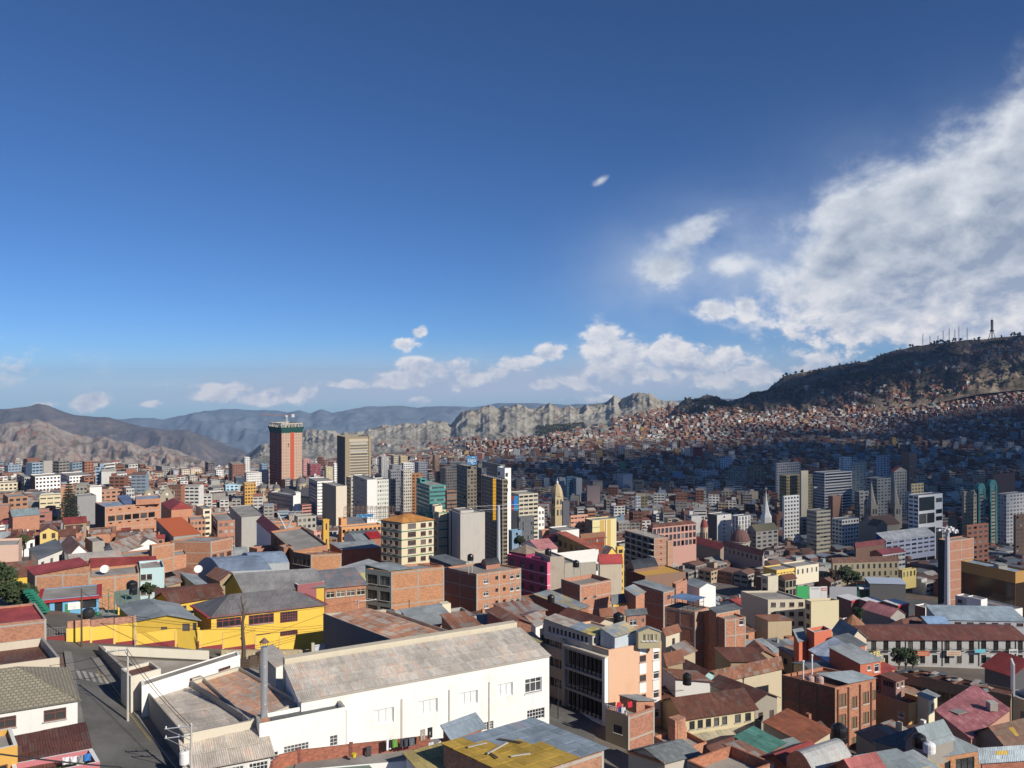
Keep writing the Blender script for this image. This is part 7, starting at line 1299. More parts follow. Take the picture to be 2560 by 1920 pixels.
Tn('b2','dark charcoal block right of cream bell tower',(432,530),(440,532),(497,528),600,plaster((.10,.10,.12),.3),zb=-130,nr=0);Tn('b2','pink apartment block with window bands below charcoal block',(500,650),(507,655),(655,640),530,plaster((.62,.32,.22),.15),0,5,wf=.8,hf=.35,zb=-122)
Tn('b2','white cube with blank lit wall and grey top',None,(422,785),(580,772),400,WHITE,0,0,d=12,wl=LGREY,zb=-110);Tn('b2','shaded brick block left of the white cube',(230,770),(262,785),(365,765),410,BRICK,wl=LGREY,zb=-110);Tn('b2','blue colonial house with white window frames',(-30,780),(0,785),(85,770),400,BLUEP,0,3,gm=glass((.3,.32,.35)),zb=-110)
Tn('b2','red arcaded long house with brown tiled roof',(590,845),(600,850),(800,870),370,plaster((.26,.06,.03),.2),0,8,roof='gable_u',rise=2.0,rm=tileroof((.30,.15,.09)),zb=-104)
Tn('b2','white slab block with blank lit wall and rooftop mast',(1690,660),(1772,650),(1895,632),600,WHITE,2,1,wl=plaster((.16,.14,.13),.3),wf=.1,zb=-136);Tn('b2','white striped block right of blank slab',(1900,650),(1955,660),(2060,640),590,WHITE,2,4,wf=.5,hf=.85,zb=-136);Tn('b2','dark olive roofed concrete block before ribbed dome',(2030,760),(2110,790),(2300,755),560,GREYC,2,4,roof='gable_u',rise=4,rm=plaster((.14,.13,.09)),zb=-134)
# ---- shaded side: office blocks, brick core, floodlight mast
Tn('b3','rounded beige block with white floor bands',(335,605),(420,615),(540,610),580,plaster((.46,.42,.32),.2),3,4,wf=.95,hf=.45,zb=-140);Tn('b3','white window grid block right of rounded beige block',(552,680),(640,690),(785,680),600,WHITE,3,6,wf=.65,hf=.55,zb=-142)
wb=Tn('b3','white office block with large dark glass panels',(1213,485),(1300,480),(1508,480),560,WHITE,2,0,wf=.8,zb=-140,gm=glass((.015,.02,.025)))
for(u0,u1,z0,z1)in((.02,.66,1.5,11),(.02,.33,13,20),(.35,.66,13,20),(.02,.33,23,50),(.35,.68,23,50),(.72,.98,3,6),(.72,.98,11,14),(.72,.98,16,19),(.72,.98,24,50)):boxon(wb,'glass_panel',u0,u1,z0,z1,glass((.012,.016,.02)),.06)
for i,(x,lb)in enumerate(((1845,'green framed arch topped tower, the left of two'),(1945,'green framed arch topped tower, the right of two'))):
 c=Tn('b3',lb,(x-42,425-i*30),(x-30,425-i*30),(x+32,422-i*30),650+i*20,plaster((.30,.32,.28),.2),0,1,wf=.5,hf=.4,zb=-146,wl=plaster((.02,.08,.07),.1));boxon(c,'green_edge',0,.2,0,60,TEAL,.4);boxon(c,'green_edge',.8,1,0,60,TEAL,.4);L_=(c.p[1]-c.p[0]).length;mb=MB();mb.lathe([(L_/2,0),(L_/2,3)],TEAL,20);pm=(c.p[0]+c.p[1])/2;ob=mb.obj('arch_top',c.o,(pm.x,pm.y,c.zt));ob.rotation_euler=(-1.571,0,.47)
Tn('b3','grey beige slab tower with square panels',(1690,440),(1695,445),(1805,430),680,plaster((.40,.36,.28),.2),0,4,zb=-148);Tn('b3','pale grey tower with central arch stripe at right',(1985,465),(2060,470),(2230,455),640,LGREY,3,6,zb=-146)
Tn('b3','grey concrete residential tower behind left spire',(845,325),(945,335),(1060,320),760,plaster((.36,.36,.33),.3),2,4,zb=-150);Tn('b3','taller grey tower with gabled red roof behind right spire',(1060,280),(1090,270),(1200,255),800,plaster((.34,.34,.31),.3),0,5,roof='gable_v',rise=4,rm=REDM,zb=-150);Tn('b3','olive yellow office block with pale stair core',(100,305),(160,310),(385,295),760,plaster((.30,.25,.13),.2),3,10,zb=-150);Tn('b3','pale narrow stair core of olive office block',(283,265),(287,268),(348,262),755,plaster((.52,.48,.36),.2),zb=-150)
Tn('b3','dark glass and white framed institute with wide facade',(395,285),(490,285),(725,280),820,plaster((.5,.52,.55),.2),3,1,wf=.97,hf=.6,zb=-150);Tn('b3','yellow beige block behind white black office',(1230,375),(1240,380),(1345,365),700,plaster((.50,.42,.24),.2),0,4,zb=-148)
Tn('b3','long blue and white school block with window bands',(935,850),(1018,870),(1445,880),530,plaster((.34,.37,.48),.15),1,8,wl=plaster((.02,.07,.25),.1),wf=.75,hf=.45,roof='shed_b',rise=4,rm=corr((.46,.48,.50),.05),zb=-118);Tn('b3','long maroon roof behind blue and white school',(1140,790),(1150,800),(1540,800),570,CREAM,0,7,roof='gable_u',rise=3,rm=REDD,zb=-122)
Tn('b3','white gridded school block with crimson roof',(880,990),(990,990),(1185,960),475,plaster((.5,.5,.5),.2),0,7,wl=plaster((.36,.15,.08),.2),wf=.85,hf=.45,roof='gable_u',rise=2,rm=corr((.26,.07,.08),.1),zb=-112);Tn('b3','long crimson roofed hall left of gridded school',(745,920),(760,930),(1010,935),505,BROWNP,roof='gable_u',rise=3,rm=corr((.26,.07,.07),.1),zb=-116)
Tn('b3','long ochre grey colonial building with dark roof on plaza',(545,1045),(560,1060),(1130,1110),440,plaster((.32,.28,.19),.3),0,12,sh=4.2,rows=2,wf=.4,hf=.6,roof='gable_u',rise=2.5,rm=RUSTD,zb=-112,th=8);Tn('b3','yellow end house of the colonial building',(1125,1115),(1160,1125),(1280,1095),430,plaster((.52,.42,.16),.2),0,4,wf=.45,hf=.7,sh=4,rows=1,zb=-110)
Tn('b3','small yellow crenellated house beside cream lit house',None,(75,1125),(235,1110),395,plaster((.70,.50,.14),.15),0,6,hf=.2,d=9,zb=-98);Tn('b3','cream lit house with tall narrow windows on plaza',None,(240,1095),(438,1065),400,plaster((.70,.64,.50),.1),0,5,sh=4.4,rows=2,wf=.35,hf=.55,d=9,zb=-100);Tn('b3','white cream corner tower before yellow crenellations',(-60,1175),(0,1180),(88,1170),265,plaster((.58,.54,.42),.2),1,0,zb=-94);Tn('b3','open concrete porch building with brown roof',(80,1195),(150,1205),(243,1185),270,plaster((.32,.28,.2),.3),1,3,wf=.8,hf=.75,roof='gable_u',rise=1.2,rm=RUSTD,zb=-94)
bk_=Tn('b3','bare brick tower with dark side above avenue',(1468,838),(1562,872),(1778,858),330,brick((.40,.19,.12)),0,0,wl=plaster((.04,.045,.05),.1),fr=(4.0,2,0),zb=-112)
bo=Tn('b3','brown glass office block with ochre roof band',(1668,1065),(2138,1140),(2240,1085),292,plaster((.42,.24,.08),.15),0,0,wl=plaster((.40,.23,.08),.15),rm=corr((.30,.36,.42),.05),zb=-104);boxon(bo,'glass_wall',.005,.995,4.2,22,glass((.03,.018,.012)),.05,'l');boxon(bo,'glass_wall',.01,.99,4.2,22,glass((.03,.018,.012)),.05)
o=thing('roof_vent','square grey ventilation box on the ochre banded office','vent',rp(bo,.4,.35));mb=MB();mb.box(-1.6,1.6,-1.6,1.6,0,1.5,GREYC);mb.obj('body',o);mb=MB();mb.box(-1.8,1.8,-1.8,1.8,1.5,1.8,plaster((.3,.32,.3)),True);mb.obj('lid',o)
fl=pole('tall grey floodlight mast with ring of lamps',1920+1548/3.456,1100+790/3.456,1490,296,r=1.2,m=paint((.42,.43,.46)),name='floodlight_mast',cat='floodlight mast')[0]
for i in range(22):a=6.283*i/11;r_=3.4 if i<11 else 2.1;zt_=(at(0,1328,296)-Vector((0,0,fl.location.z))).z;mb=MB();mb.box(-.45,.45,-.3,.3,-.35,.35,FRAMEW,True);ob=mb.obj('lamp',fl,(r_*math.cos(a),r_*.8*math.sin(a),zt_+.3+(i//11)*.7+.3*math.sin(a*2)));ob.rotation_euler.z=a
Tn('b3','brick block with pale signs left of olive glass row',(1700,735),(1720,740),(1905,720),470,BRICK2,0,4,zb=-124);Tn('b3','shaded brown tower block at right edge',(2120,640),(2140,650),(2300,630),560,plaster((.24,.15,.10),.3),0,5,zb=-138)
# ---- towers further off (their window rows are real openings, joined into one piece per tower)
for(t,L,C,R,y,Y,m,nl,nr,lb)in[('c1',1060,1085,1148,830,1150,LGREY,1,4,'pale grey tower behind office tower, nearest its right edge'),('c1',1165,1190,1228,820,1200,plaster((.46,.42,.32),.2),1,3,'beige tower with flat top right of pale grey tower'),('c1',1235,1250,1310,825,1250,plaster((.52,.44,.26),.2),1,4,'pale yellow tower between beige and brown towers'),('c1',1525,1545,1585,815,1300,plaster((.42,.26,.16),.2),1,4,'light brown tower standing alone before rocky hills'),('c1',1370,1405,1480,880,1000,plaster((.46,.48,.50),.2),2,4,'wide grey tower with white bands left of teal glass'),('c1',1255,1275,1368,885,1050,WHITE,1,5,'white tower with dark windows left of wide grey tower'),('c1',1150,1180,1260,905,980,plaster((.35,.37,.40),.2),1,5,'blue grey tower behind green roofed white block'),('c1',1590,1640,1735,930,820,plaster((.30,.27,.24),.2),2,6,'brown grey tower with dark verticals left of sign tower'),('c1',1545,1560,1590,960,840,BROWNP,1,2,'slim brown tower with round corner left of dark verticals'),('c1',1140,1165,1245,950,760,plaster((.22,.23,.25),.2),2,5,'dark slatted tower right of pale apartment block'),('c1',1250,1275,1345,950,740,plaster((.56,.52,.44),.2),1,4,'cream tower right of dark slatted tower'),('c1',400,410,468,850,1250,plaster((.58,.30,.28),.2),1,4,'pink and white tower right of the red brick tower'),('c1',440,470,560,895,1150,plaster((.30,.08,.10),.2),2,6,'dark red tower with curved balconies by red brick tower'),('c1',590,605,665,920,1200,plaster((.62,.54,.34),.2),1,4,'pale yellow tower left of office tower'),('c1',665,675,700,890,1000,WHITE,1,2,'narrow white tower tucked left of office tower'),('c1',30,50,95,895,1100,BLUEP,1,3,'blue tower at left foot of red brick tower'),('c1',-5,10,110,950,1050,WHITE,1,5,'white tower at left foot of red brick tower'),('b1',2090,2110,2212,540,900,LGREY,0,0,'plain grey block right of white twin window tower'),('b0',1345,1400,1470,225,1150,plaster((.34,.33,.31),.2),3,4,'grey concrete tower pair left of cream towers'),('b0',1478,1500,1540,260,1120,plaster((.6,.6,.62),.2),1,3,'white grey tower next to grey concrete pair'),('b0',1552,1570,1640,250,1200,plaster((.72,.62,.50),.15),1,4,'cream ribbed apartment tower, the left of three'),('b0',1640,1650,1740,245,1230,plaster((.72,.60,.48),.15),1,5,'cream ribbed apartment tower, the right of three'),('b0',1770,1800,1855,190,1100,plaster((.16,.14,.15),.2),2,3,'dark brown slender tower with white roof house'),('b0',1855,1870,1930,255,1180,WHITE,1,3,'white tower right of dark brown slender tower'),('b0',1975,2010,2120,205,1000,plaster((.30,.15,.11),.2),2,5,'brick red tower with stepped sides left of white tower'),('b0',2105,2115,2160,145,1250,WHITE,1,3,'tallest slim white tower on left of the red tower'),('b0',2110,2130,2260,280,950,WHITE,1,6,'white stepped block before slim white tower'),('b0',1940,1950,2060,385,800,plaster((.42,.62,.74),.15),1,3,'pale blue block with glass pyramid neighbour'),('b0',2020,2040,2110,320,850,plaster((.07,.10,.14),.1),2,3,'dark blue block beside pale blue block'),('b0',2100,2115,2212,370,700,plaster((.62,.36,.10),.2),1,4,'ochre yellow stepped block behind cathedral'),('b0',1545,1560,1622,350,900,WHITE,1,2,'white block with red centre stripe below cream towers'),('b0',1625,1640,1705,310,1000,plaster((.60,.55,.48),.2),1,3,'beige brown tower between cream ribbed towers'),('b0',1810,1825,1900,345,880,plaster((.38,.38,.36),.2),0,0,'plain grey block below dark brown slender tower'),('b2',385,410,462,320,900,plaster((.40,.44,.48),.2),0,0,'blank grey half of the blue tower pair'),('b2',465,475,532,310,890,plaster((.14,.30,.38),.15),0,3,'light blue centre of the blue tower pair'),('b2',530,555,605,325,885,plaster((.46,.48,.50),.2),2,0,'grey right half of the blue tower pair'),('b2',1535,1560,1650,60,1480,plaster((.50,.07,.06),.15),1,1,'tall red and white striped tower on the slope'),('b2',1775,1805,1905,155,1300,plaster((.58,.62,.68),.2),1,5,'white blue tower right of striped red tower'),('b2',1630,1650,1780,265,1150,plaster((.60,.60,.62),.2),1,5,'white block with crimson stripe and many windows'),('b2',1870,1890,2035,230,1050,plaster((.26,.27,.26),.2),1,7,'large grey concrete block with window grid on slope'),('b2',2035,2060,2180,225,1100,plaster((.34,.28,.18),.2),1,4,'tan block with white balconies right of grey grid'),('b2',910,960,1042,290,1000,plaster((.52,.53,.54),.2),0,0,'pale grey blank twin block in the shade'),('b2',470,475,527,225,1150,plaster((.20,.12,.10),.2),0,4,'slim brown tower behind blue tower pair'),('b2',525,535,610,185,1250,plaster((.10,.15,.24),.15),0,4,'navy blue block above blue tower pair'),('b2',935,945,985,185,1250,plaster((.16,.42,.20),.15),0,3,'green striped narrow block on the slope'),('b2',905,915,975,45,1550,plaster((.18,.21,.28),.2),1,3,'navy and white block high on the slope'),('b2',1058,1068,1112,480,750,plaster((.5,.53,.55),.2),0,3,'white window block in shade behind red roof hall'),('b2',1115,1120,1170,480,755,plaster((.22,.19,.11),.2),0,2,'olive block joined to white window block'),('b2',640,650,760,395,850,plaster((.34,.26,.24),.2),0,0,'plain dusky pink block right of blue towers'),('b3',60,75,280,195,900,plaster((.36,.36,.36),.2),0,12,'long grey slab with dense window grid in shade'),('b3',615,665,722,145,1050,WHITE,1,3,'white narrow tower with blank left side in shade'),('b3',1155,1220,1285,110,1000,plaster((.38,.20,.13),.2),0,2,'block with navy left side and brick front'),('b3',720,730,850,195,900,plaster((.42,.43,.36),.2),0,4,'pale green white block in shade right of white tower'),('b3',935,940,1050,130,1000,plaster((.34,.38,.45),.2),0,4,'blue grey block with flat roof on the slope'),('b3',1770,1780,1880,300,820,plaster((.40,.36,.28),.2),0,4,'white balconied block at foot of right slope'),('b3',1930,1950,2135,290,800,plaster((.32,.17,.12),.2),1,0,'broad brick block with grey side at right'),('b3',125,140,270,480,620,WHITE,0,5,'white balconied block left of brick towers in shade'),('b3',520,560,640,480,650,plaster((.26,.15,.11),.2),0,0,'plain brown brick tower in deep shade'),('b3',750,790,870,440,650,plaster((.28,.29,.28),.2),2,2,'grey green block with white roof left of spires'),]:
 hf=.5;vv=dict(wl=plaster((.62,.60,.52),.2))if 'striped' in lb and 'red' in lb else{}
 Tn(t,lb,(L,y+4),(C,y+6),(R,y+4),Y,m,nl,nr,name='city_tower',cat='tower block',**vv)
 # ================================================================== the houses between and beyond
def inpoly(p,P):
 c=False
 for i in range(len(P)):
  a,b=P[i],P[i-1]
  if(a.y>p.y)!=(b.y>p.y)and p.x<(b.x-a.x)*(p.y-a.y)/(b.y-a.y)+a.x:c=not c
 return c
class HQ:pass
HB=[]
for c in HEROES:
 h=HQ();h.P=[q.xy for q in c.w];h.cen=sum(h.P,Vector((0,0)))/4;h.r=max((q-h.cen).length for q in h.P);h.bb=c.bb;h.Y=min(q.y for q in h.P);h.vrow=c.yc+min(c.zt,30 if c.Y<200 else 13 if c.Y<500 else 16)*F/c.Y*max(.62,c.vis-.03);h.lab=c.label;h.col=h.cen.x/h.cen.y*F+1280;HB.append(h)
HC=np.array([[h.cen.x,h.cen.y,h.r]for h in HB]);HBB=np.array([[h.bb[0],h.bb[1],h.Y,h.vrow]for h in HB])
def quad(x,y,w,d,a):
 c,s=math.cos(a),math.sin(a);return[Vector((x+c*i*w/2-s*j*d/2,y+s*i*w/2+c*j*d/2))for i,j in((-1,-1),(1,-1),(1,1),(-1,1))]
def clash(Q,cx,cy,r):
 near=np.nonzero((HC[:,0]-cx)**2+(HC[:,1]-cy)**2<(HC[:,2]+r)**2)[0]
 cen=Vector((cx,cy))
 for i in near:
  P=HB[i].P
  if any(inpoly(q,P)for q in Q)or inpoly(cen,P)or any(inpoly(q,Q)for q in P):return True
 return False
def room(Q,gz,want,lo,slack=0.0):
 """tallest height that leaves the named buildings behind in sight"""
 xs=[q.x/q.y*F+1280 for q in Q];y=min(q.y for q in Q)
 m=(HBB[:,0]<max(xs))&(HBB[:,1]>min(xs))&(HBB[:,2]>y+1)
 if not m.any():return want
 top=-(HBB[m,3].max()-960)/F*y
 return min(want,top-gz+slack)
WALLN=[('brick',BRICK,5),('dark brick',BRICK2,3),('pale brick',BRICK3,2),('white',WHITE,2.5),('cream',CREAM,1.2),('beige',BEIGE,1.5),('grey concrete',plaster((.36,.35,.32),.4),2),('tan adobe',ADOBE,1.2),('pale blue',plaster((.40,.48,.54),.2),.4),('ochre',OCHRE,.4),('pink',PINKP,.4)]
ROOFN=[('rusty sheet roof',RUST,4),('dark rusted roof',RUSTD,3.5),('grey zinc roof',ZINC,2.5),('dark grey roof',ZINCD,1.5),('mixed patched roof',MIXR,3),('maroon roof',REDD,.7),('red roof',REDM,.6),('flat concrete roof',FLATC,3)]
def pick(lst):
 w=np.array([q[2]for q in lst]);return lst[int(RNG.choice(len(lst),p=w/w.sum()))]
USED=set()
def mklabel(desc,x,y):
 i=int(np.argmin((HC[:,0]-x)**2+(HC[:,1]-y)**2));order=np.argsort((HC[:,0]-x)**2+(HC[:,1]-y)**2)[:7];col=x/y*F+1280
 for k in order:
  h=HB[k];rel=('left of' if col<h.bb[0]else 'right of' if col>h.bb[1]else('in front of' if y<h.cen.y else 'behind'))
  for size in('','small ','squat ','plain '):
   dw=(size+desc).split();ref=[w for w in h.lab.split()][:16-len(dw)-4]
   while ref and ref[-1]in('with','and','of','in','the','on','a','behind','before','beside','under','at','to','by','left','right','large','wide','long','two','three','four','five','between','above','below','beneath','next','grey','white','dark','rusty','pale','row','faded','sheet','brown','one','its','joined','small','red','blue','ochre','stepped','sloping','open','standing','rusted','orange','green','bright','half','brick','plain','very','many','tucked','amid','black','tall','side','flat','short'):ref.pop()
   lb=f"{size}{desc} {rel} {' '.join(ref)}"
   if lb not in USED:USED.add(lb);return lb
 return None
OCC=[];CNT={}
def town(x,y,w,d,a,want,hs=None):
 Q=quad(x,y,w,d,a)
 if min(q.y for q in Q)<40:return
 if clash(Q,x,y,math.hypot(w,d)/2):return
 gz=min(G(q.x,q.y)for q in Q)-.5;top=max(G(q.x,q.y)for q in Q)
 wn,wm,_=pick(WALLN);rn,rmm,_=pick(ROOFN);H=room(Q,top+(0 if rmm is FLATC else 1.4),want,2.6)
 if H<2.3 or CNT.get('brick_house' if 'brick' in wn else('shack' if w<5 else 'town_house'),0)>275:return
 lb=mklabel(f'{wn} house with {rn}',x,y)
 if lb is None:return
 nm_='brick_house' if 'brick' in wn else('shack' if w<5 else 'town_house');CNT[nm_]=CNT.get(nm_,0)+1
 o=thing(nm_,lb,'house',(x,y,gz),'old town houses',rz=a);zt=H+top-gz;mb=MB();rf=MB();gl=MB();w2,d2=w/2,d/2
 P=[(-w2,-d2),(w2,-d2),(w2,d2),(-w2,d2)];flat=rmm is FLATC;kind=RNG.integers(0,3)
 for i in range(4):
  p,q=P[i],P[(i+1)%4];mb.face([(*p,0),(*q,0),(*q,zt),(*p,zt)],wm)
 r=0 if flat else min(RNG.uniform(.7,1.8),max(.3,H*.4))
 if flat:
  I=[(x_*.94,y_*.94)for x_,y_ in P]
  for i in range(4):j=(i+1)%4;mb.face([(*P[i],zt),(*P[j],zt),(*I[j],zt),(*I[i],zt)],wm);mb.face([(*I[j],zt-.5),(*I[i],zt-.5),(*I[i],zt),(*I[j],zt)],wm)
  rf.face([(*q,zt-.5)for q in I],rmm)
 elif kind==0:
  for i in range(4):
   j=(i+1)%4;h_=[0,0,r,r];mb.face([(*P[i],zt),(*P[j],zt),(*P[j],zt+h_[j]+.001),(*P[i],zt+h_[i]+.001)],wm)
  rf.prism([(-w2-.3,-d2-.4),(w2+.3,-d2-.4),(w2+.3,d2+.1),(-w2-.3,d2+.1)],[zt-.02,zt-.02,zt+r,zt+r],[zt+.08,zt+.08,zt+r+.1,zt+r+.1],rmm,rmm,True)
 else:
  mb.face([(-w2,d2,zt),(-w2,-d2,zt),(-w2,0,zt+r)],wm);mb.face([(w2,-d2,zt),(w2,d2,zt),(w2,0,zt+r)],wm);s=r/d2*.4
  for sg in(-1,1):rf.prism([(-w2-.3,-(d2+.4)),(w2+.3,-(d2+.4)),(w2+.3,0),(-w2-.3,0)]if sg<0 else[(-w2-.3,0),(w2+.3,0),(w2+.3,d2+.4),(-w2-.3,d2+.4)],[zt-s,zt-s,zt+r,zt+r]if sg<0 else[zt+r,zt+r,zt-s,zt-s],[zt-s+.1,zt-s+.1,zt+r+.1,zt+r+.1]if sg<0 else[zt+r+.1,zt+r+.1,zt-s+.1,zt-s+.1],rmm,rmm,True)
 if flat and RNG.random()<.7:
  rm_=MB();a_,b_=RNG.uniform(-w2*.8,0),RNG.uniform(-d2*.2,d2*.3);rm_.box(a_,a_+w2*RNG.uniform(.5,.8),b_,b_+d2*.55,zt-.5,zt+RNG.uniform(1.2,2.1),wm if RNG.random()<.6 else pick(WALLN)[1]);rm_.obj('roof_room',o)
 if RNG.random()<.5:
  rm_=MB();rm_.box(w2*.5,w2*.5+RNG.uniform(.4,.7),d2*.3,d2*.3+.6,zt-.6,zt+r+RNG.uniform(.5,1.1),wm);rm_.obj('chimney',o)
 mb.obj('wall',o);rf.obj('roof',o);nf=int((H+.6)//2.7);big=F/y*1.1>9
 for k in range(max(1,nf)):
  z=zt-1.45-2.7*k
  for u0,span,fx in((-w2,w,0),(-d2,d,1)):
   n=int(span//2.6)
   if RNG.random()<.30:continue
   for i in range(n):
    u=u0+span*(i+.5)/n;ww_,hh=RNG.choice([.9,1.1,1.4]),1.1
    if z-hh/2<.6:continue
    if fx==0:q=[(u-ww_/2,-d2-.02,z-hh/2),(u+ww_/2,-d2-.02,z-hh/2),(u+ww_/2,-d2-.02,z+hh/2),(u-ww_/2,-d2-.02,z+hh/2)]
    else:q=[(-w2-.02,u+ww_/2,z-hh/2),(-w2-.02,u-ww_/2,z-hh/2),(-w2-.02,u-ww_/2,z+hh/2),(-w2-.02,u+ww_/2,z+hh/2)]
    gl.face(q,GLASS)
 if gl.f:tag(gl.obj('glazing',o),kind='stuff')
 h=HQ();h.P=Q;OCC.append((x,y,max(w,d)/2))
 if y<330 and RNG.random()<.5:
  q=Vector((x,y,gz+zt+(-.5 if flat else r*.8)));short=' '.join(lb.split()[:11]);kk=RNG.random()<.55
  if len(lb.split())>10 or(short,kk)in USED:return o
  USED.add((short,kk))
  if kk:tank(f'black water tank on roof of {short}',q+Vector((0,0,.1)),RNG.uniform(.5,.7),RNG.uniform(1.0,1.5),stand=0 if RNG.random()<.6 else RNG.uniform(.8,2))
  else:
   ap=thing('roof_antenna',f'thin antenna pole on roof of {short}','antenna',q,'roof antennas');am=MB();hh_=RNG.uniform(2,4);am.tube((0,0,-.5),(0,0,hh_),.035,.025,METAL,4);am.obj('mast',ap);am=MB();[am.tube((-.5+.1*k_,0,hh_-.2*k_),(.5-.1*k_,.1,hh_-.2*k_),.015,.015,METAL,3)for k_ in range(4)];am.obj('array',ap)
 return o
EXCL=[[(2185,150),(2640,140),(2640,224),(2170,222)],[(860,40),(1500,40),(1400,93),(860,93)],[(-100,60),(880,60),(830,118),(500,128),(-100,122)],[(1975,300),(2440,310),(2430,420),(1990,420)],[(1380,80),(1530,86),(1420,118),(1340,112)]]
def excluded(x,y):
 c=x/y*F+1280;return any(inpoly(Vector((c,y)),[Vector(q)for q in P])for P in EXCL)
n_t=0;cand=[]
th0=R_(27);ex,ey=Vector((math.cos(th0),math.sin(th0))),Vector((-math.sin(th0),math.cos(th0)))
for i in range(-75,110):
 for j in range(-48,108):
  p=ex*(i*9.3)+ey*(j*8.8+(i%3)*2.1);
  if p.y<62 or p.y>620:continue
  c=p.x/p.y*F+1280
  if-90<c<2640 and not excluded(p.x,p.y):cand.append((p.y,p.x))
cand.sort();LEFTC=[]
for y,x in cand:
 jx,jy=RNG.normal(0,.8),RNG.normal(0,.8);w,d=RNG.uniform(5.5,9.2),RNG.uniform(5.2,8.4)
 want=RNG.choice([3.2,5.6,6.2,8.5],p=[.35,.35,.2,.1])+(3 if y>350 and RNG.random()<.25 else 0)
 a=th0+RNG.normal(0,.07)
 if n_t<560 and(y<430 or RNG.random()<.45):
  done=town(x+jx,y+jy,w,d,a,want)
  if not done:done=town(x+jx,y+jy,w*.55,d*.6,a,want)
  n_t+=done is not None
  if done is None and y>250:LEFTC.append((x,y))
 else:LEFTC.append((x,y))
 # ---- far houses: the nearest 300 are things, the rest one joined mass
PAL=np.array([(.27,.125,.08),(.31,.15,.10),(.22,.10,.07),(.34,.19,.13),(.28,.26,.24),(.36,.34,.31),(.58,.57,.54),(.66,.65,.61),(.52,.45,.33),(.42,.33,.23),(.24,.32,.40),(.50,.34,.14),(.46,.22,.18),(.14,.14,.15),(.28,.38,.34)]);PW=np.array([9,8,7,5,4,4,4.5,3,3,3,.8,.7,.8,1.5,.5]);PW/=PW.sum()
PNAME=['brick red','orange brick','dark brick','pale brick','grey','pale grey','white','bright white','cream','tan','blue grey','ochre','dusty pink','charcoal','grey green']
RPAL=np.array([(.22,.21,.20),(.30,.29,.27),(.17,.10,.08),(.13,.08,.065),(.26,.12,.09),(.24,.28,.31),(.38,.36,.32),(.30,.07,.055)]);RW=np.array([4,4,4,3,1.5,1.5,2,.5]);RW/=RW.sum();RNAME=['grey roof','pale roof','rusty roof','dark roof','brick red roof','zinc roof','light roof','red roof']
def colmat():
 m,t,p=newmat('house_paint');at_=t.node('ShaderNodeVertexColor',layer_name='Col');n=t.noise(geopos(t),.5,4,.6);v=t.m('MULTIPLY_ADD',n,.5,.75)
 t.l.new(t.mix(1.0,at_.outputs[0],t.xyz(v,v,v),'MULTIPLY'),p.inputs['Base Color']);p.inputs['Roughness'].default_value=.9;p.inputs['Specular IOR Level'].default_value=.15;return m
CMAT=colmat()
def house_arrays(x,y,z,w,d,h,a,ci,ri,parts=False):
 """quads of one far house: walls, roof (flat with parapet step, or pitched), window openings as dark panes set on the wall"""
 c,s=math.cos(a),math.sin(a);w2,d2=w/2,d/2;wc=PAL[ci]*RNG.uniform(.85,1.15);rc=RPAL[ri]*RNG.uniform(.85,1.15);V=[];C=[]
 def q(pts,col,k=0):V.append([(x+c*X-s*Y_,y+s*X+c*Y_,z+Z)for X,Y_,Z in pts]);C.append((*col,k))
 P=[(-w2,-d2),(w2,-d2),(w2,d2),(-w2,d2)]
 side=wc if RNG.random()>.3 else PAL[RNG.integers(0,4)]
 for i in range(4):p,r_=P[i],P[(i+1)%4];q([(*p,-4),(*r_,-4),(*r_,h),(*p,h)],side if i==3 else wc)
 if RNG.random()<.6:
  q([(*p,h-.02)for p in P],rc,1)
  if RNG.random()<.45:
   rw=RNG.uniform(.25,.5)*w2;ox,oy=RNG.uniform(-.4,.4)*w,RNG.uniform(0,.4)*d;R2=[(ox-rw,oy-rw),(ox+rw,oy-rw),(ox+rw,oy+rw*.8),(ox-rw,oy+rw*.8)];hh=h+RNG.uniform(1.6,2.8)
   for i in range(4):p,r_=R2[i],R2[(i+1)%4];q([(*p,h-.01),(*r_,h-.01),(*r_,hh),(*p,hh)],wc)
   q([(*p,hh)for p in R2],rc,1)
 else:
  r=RNG.uniform(.8,2.2);q([(-w2,-d2-.2,h),(w2,-d2-.2,h),(w2,0,h+r),(-w2,0,h+r)],rc,1);q([(w2,d2,h),(-w2,d2,h),(-w2,0,h+r),(w2,0,h+r)],rc,1)
  q([(-w2,d2,h),(-w2,-d2,h),(-w2,0,h+r),(-w2,0,h+r)],side);q([(w2,-d2,h),(w2,d2,h),(w2,0,h+r),(w2,0,h+r)],wc)
 dk=(.03,.03,.035)if RNG.random()<.7 else(.10,.10,.10);nf=max(1,int(h//2.8));nb=max(1,int(w//3.0));nb2=max(1,int(d//3.4));wd=RNG.uniform(.3,.42)
 f1,f2=RNG.random()<.85,RNG.random()<.6
 band=RNG.random()<.12
 for k in range(nf):
  zz=h-1.5-2.8*k
  if zz<-.2:break
  if f1:
   if band:q([(-w2*.9,-d2-.06,zz-.6),(w2*.9,-d2-.06,zz-.6),(w2*.9,-d2-.06,zz+.6),(-w2*.9,-d2-.06,zz+.6)],dk,2)
   else:
    for i in range(nb):u=-w2+w*(i+.5)/nb;e=w/nb*wd;q([(u-e,-d2-.06,zz-.65),(u+e,-d2-.06,zz-.65),(u+e,-d2-.06,zz+.6),(u-e,-d2-.06,zz+.6)],dk,2)
  if f2:
   for i in range(nb2):u=-d2+d*(i+.5)/nb2;e=d/nb2*wd;q([(-w2-.06,u+e,zz-.65),(-w2-.06,u-e,zz-.65),(-w2-.06,u-e,zz+.6),(-w2-.06,u+e,zz+.6)],dk,2)
 return V,C
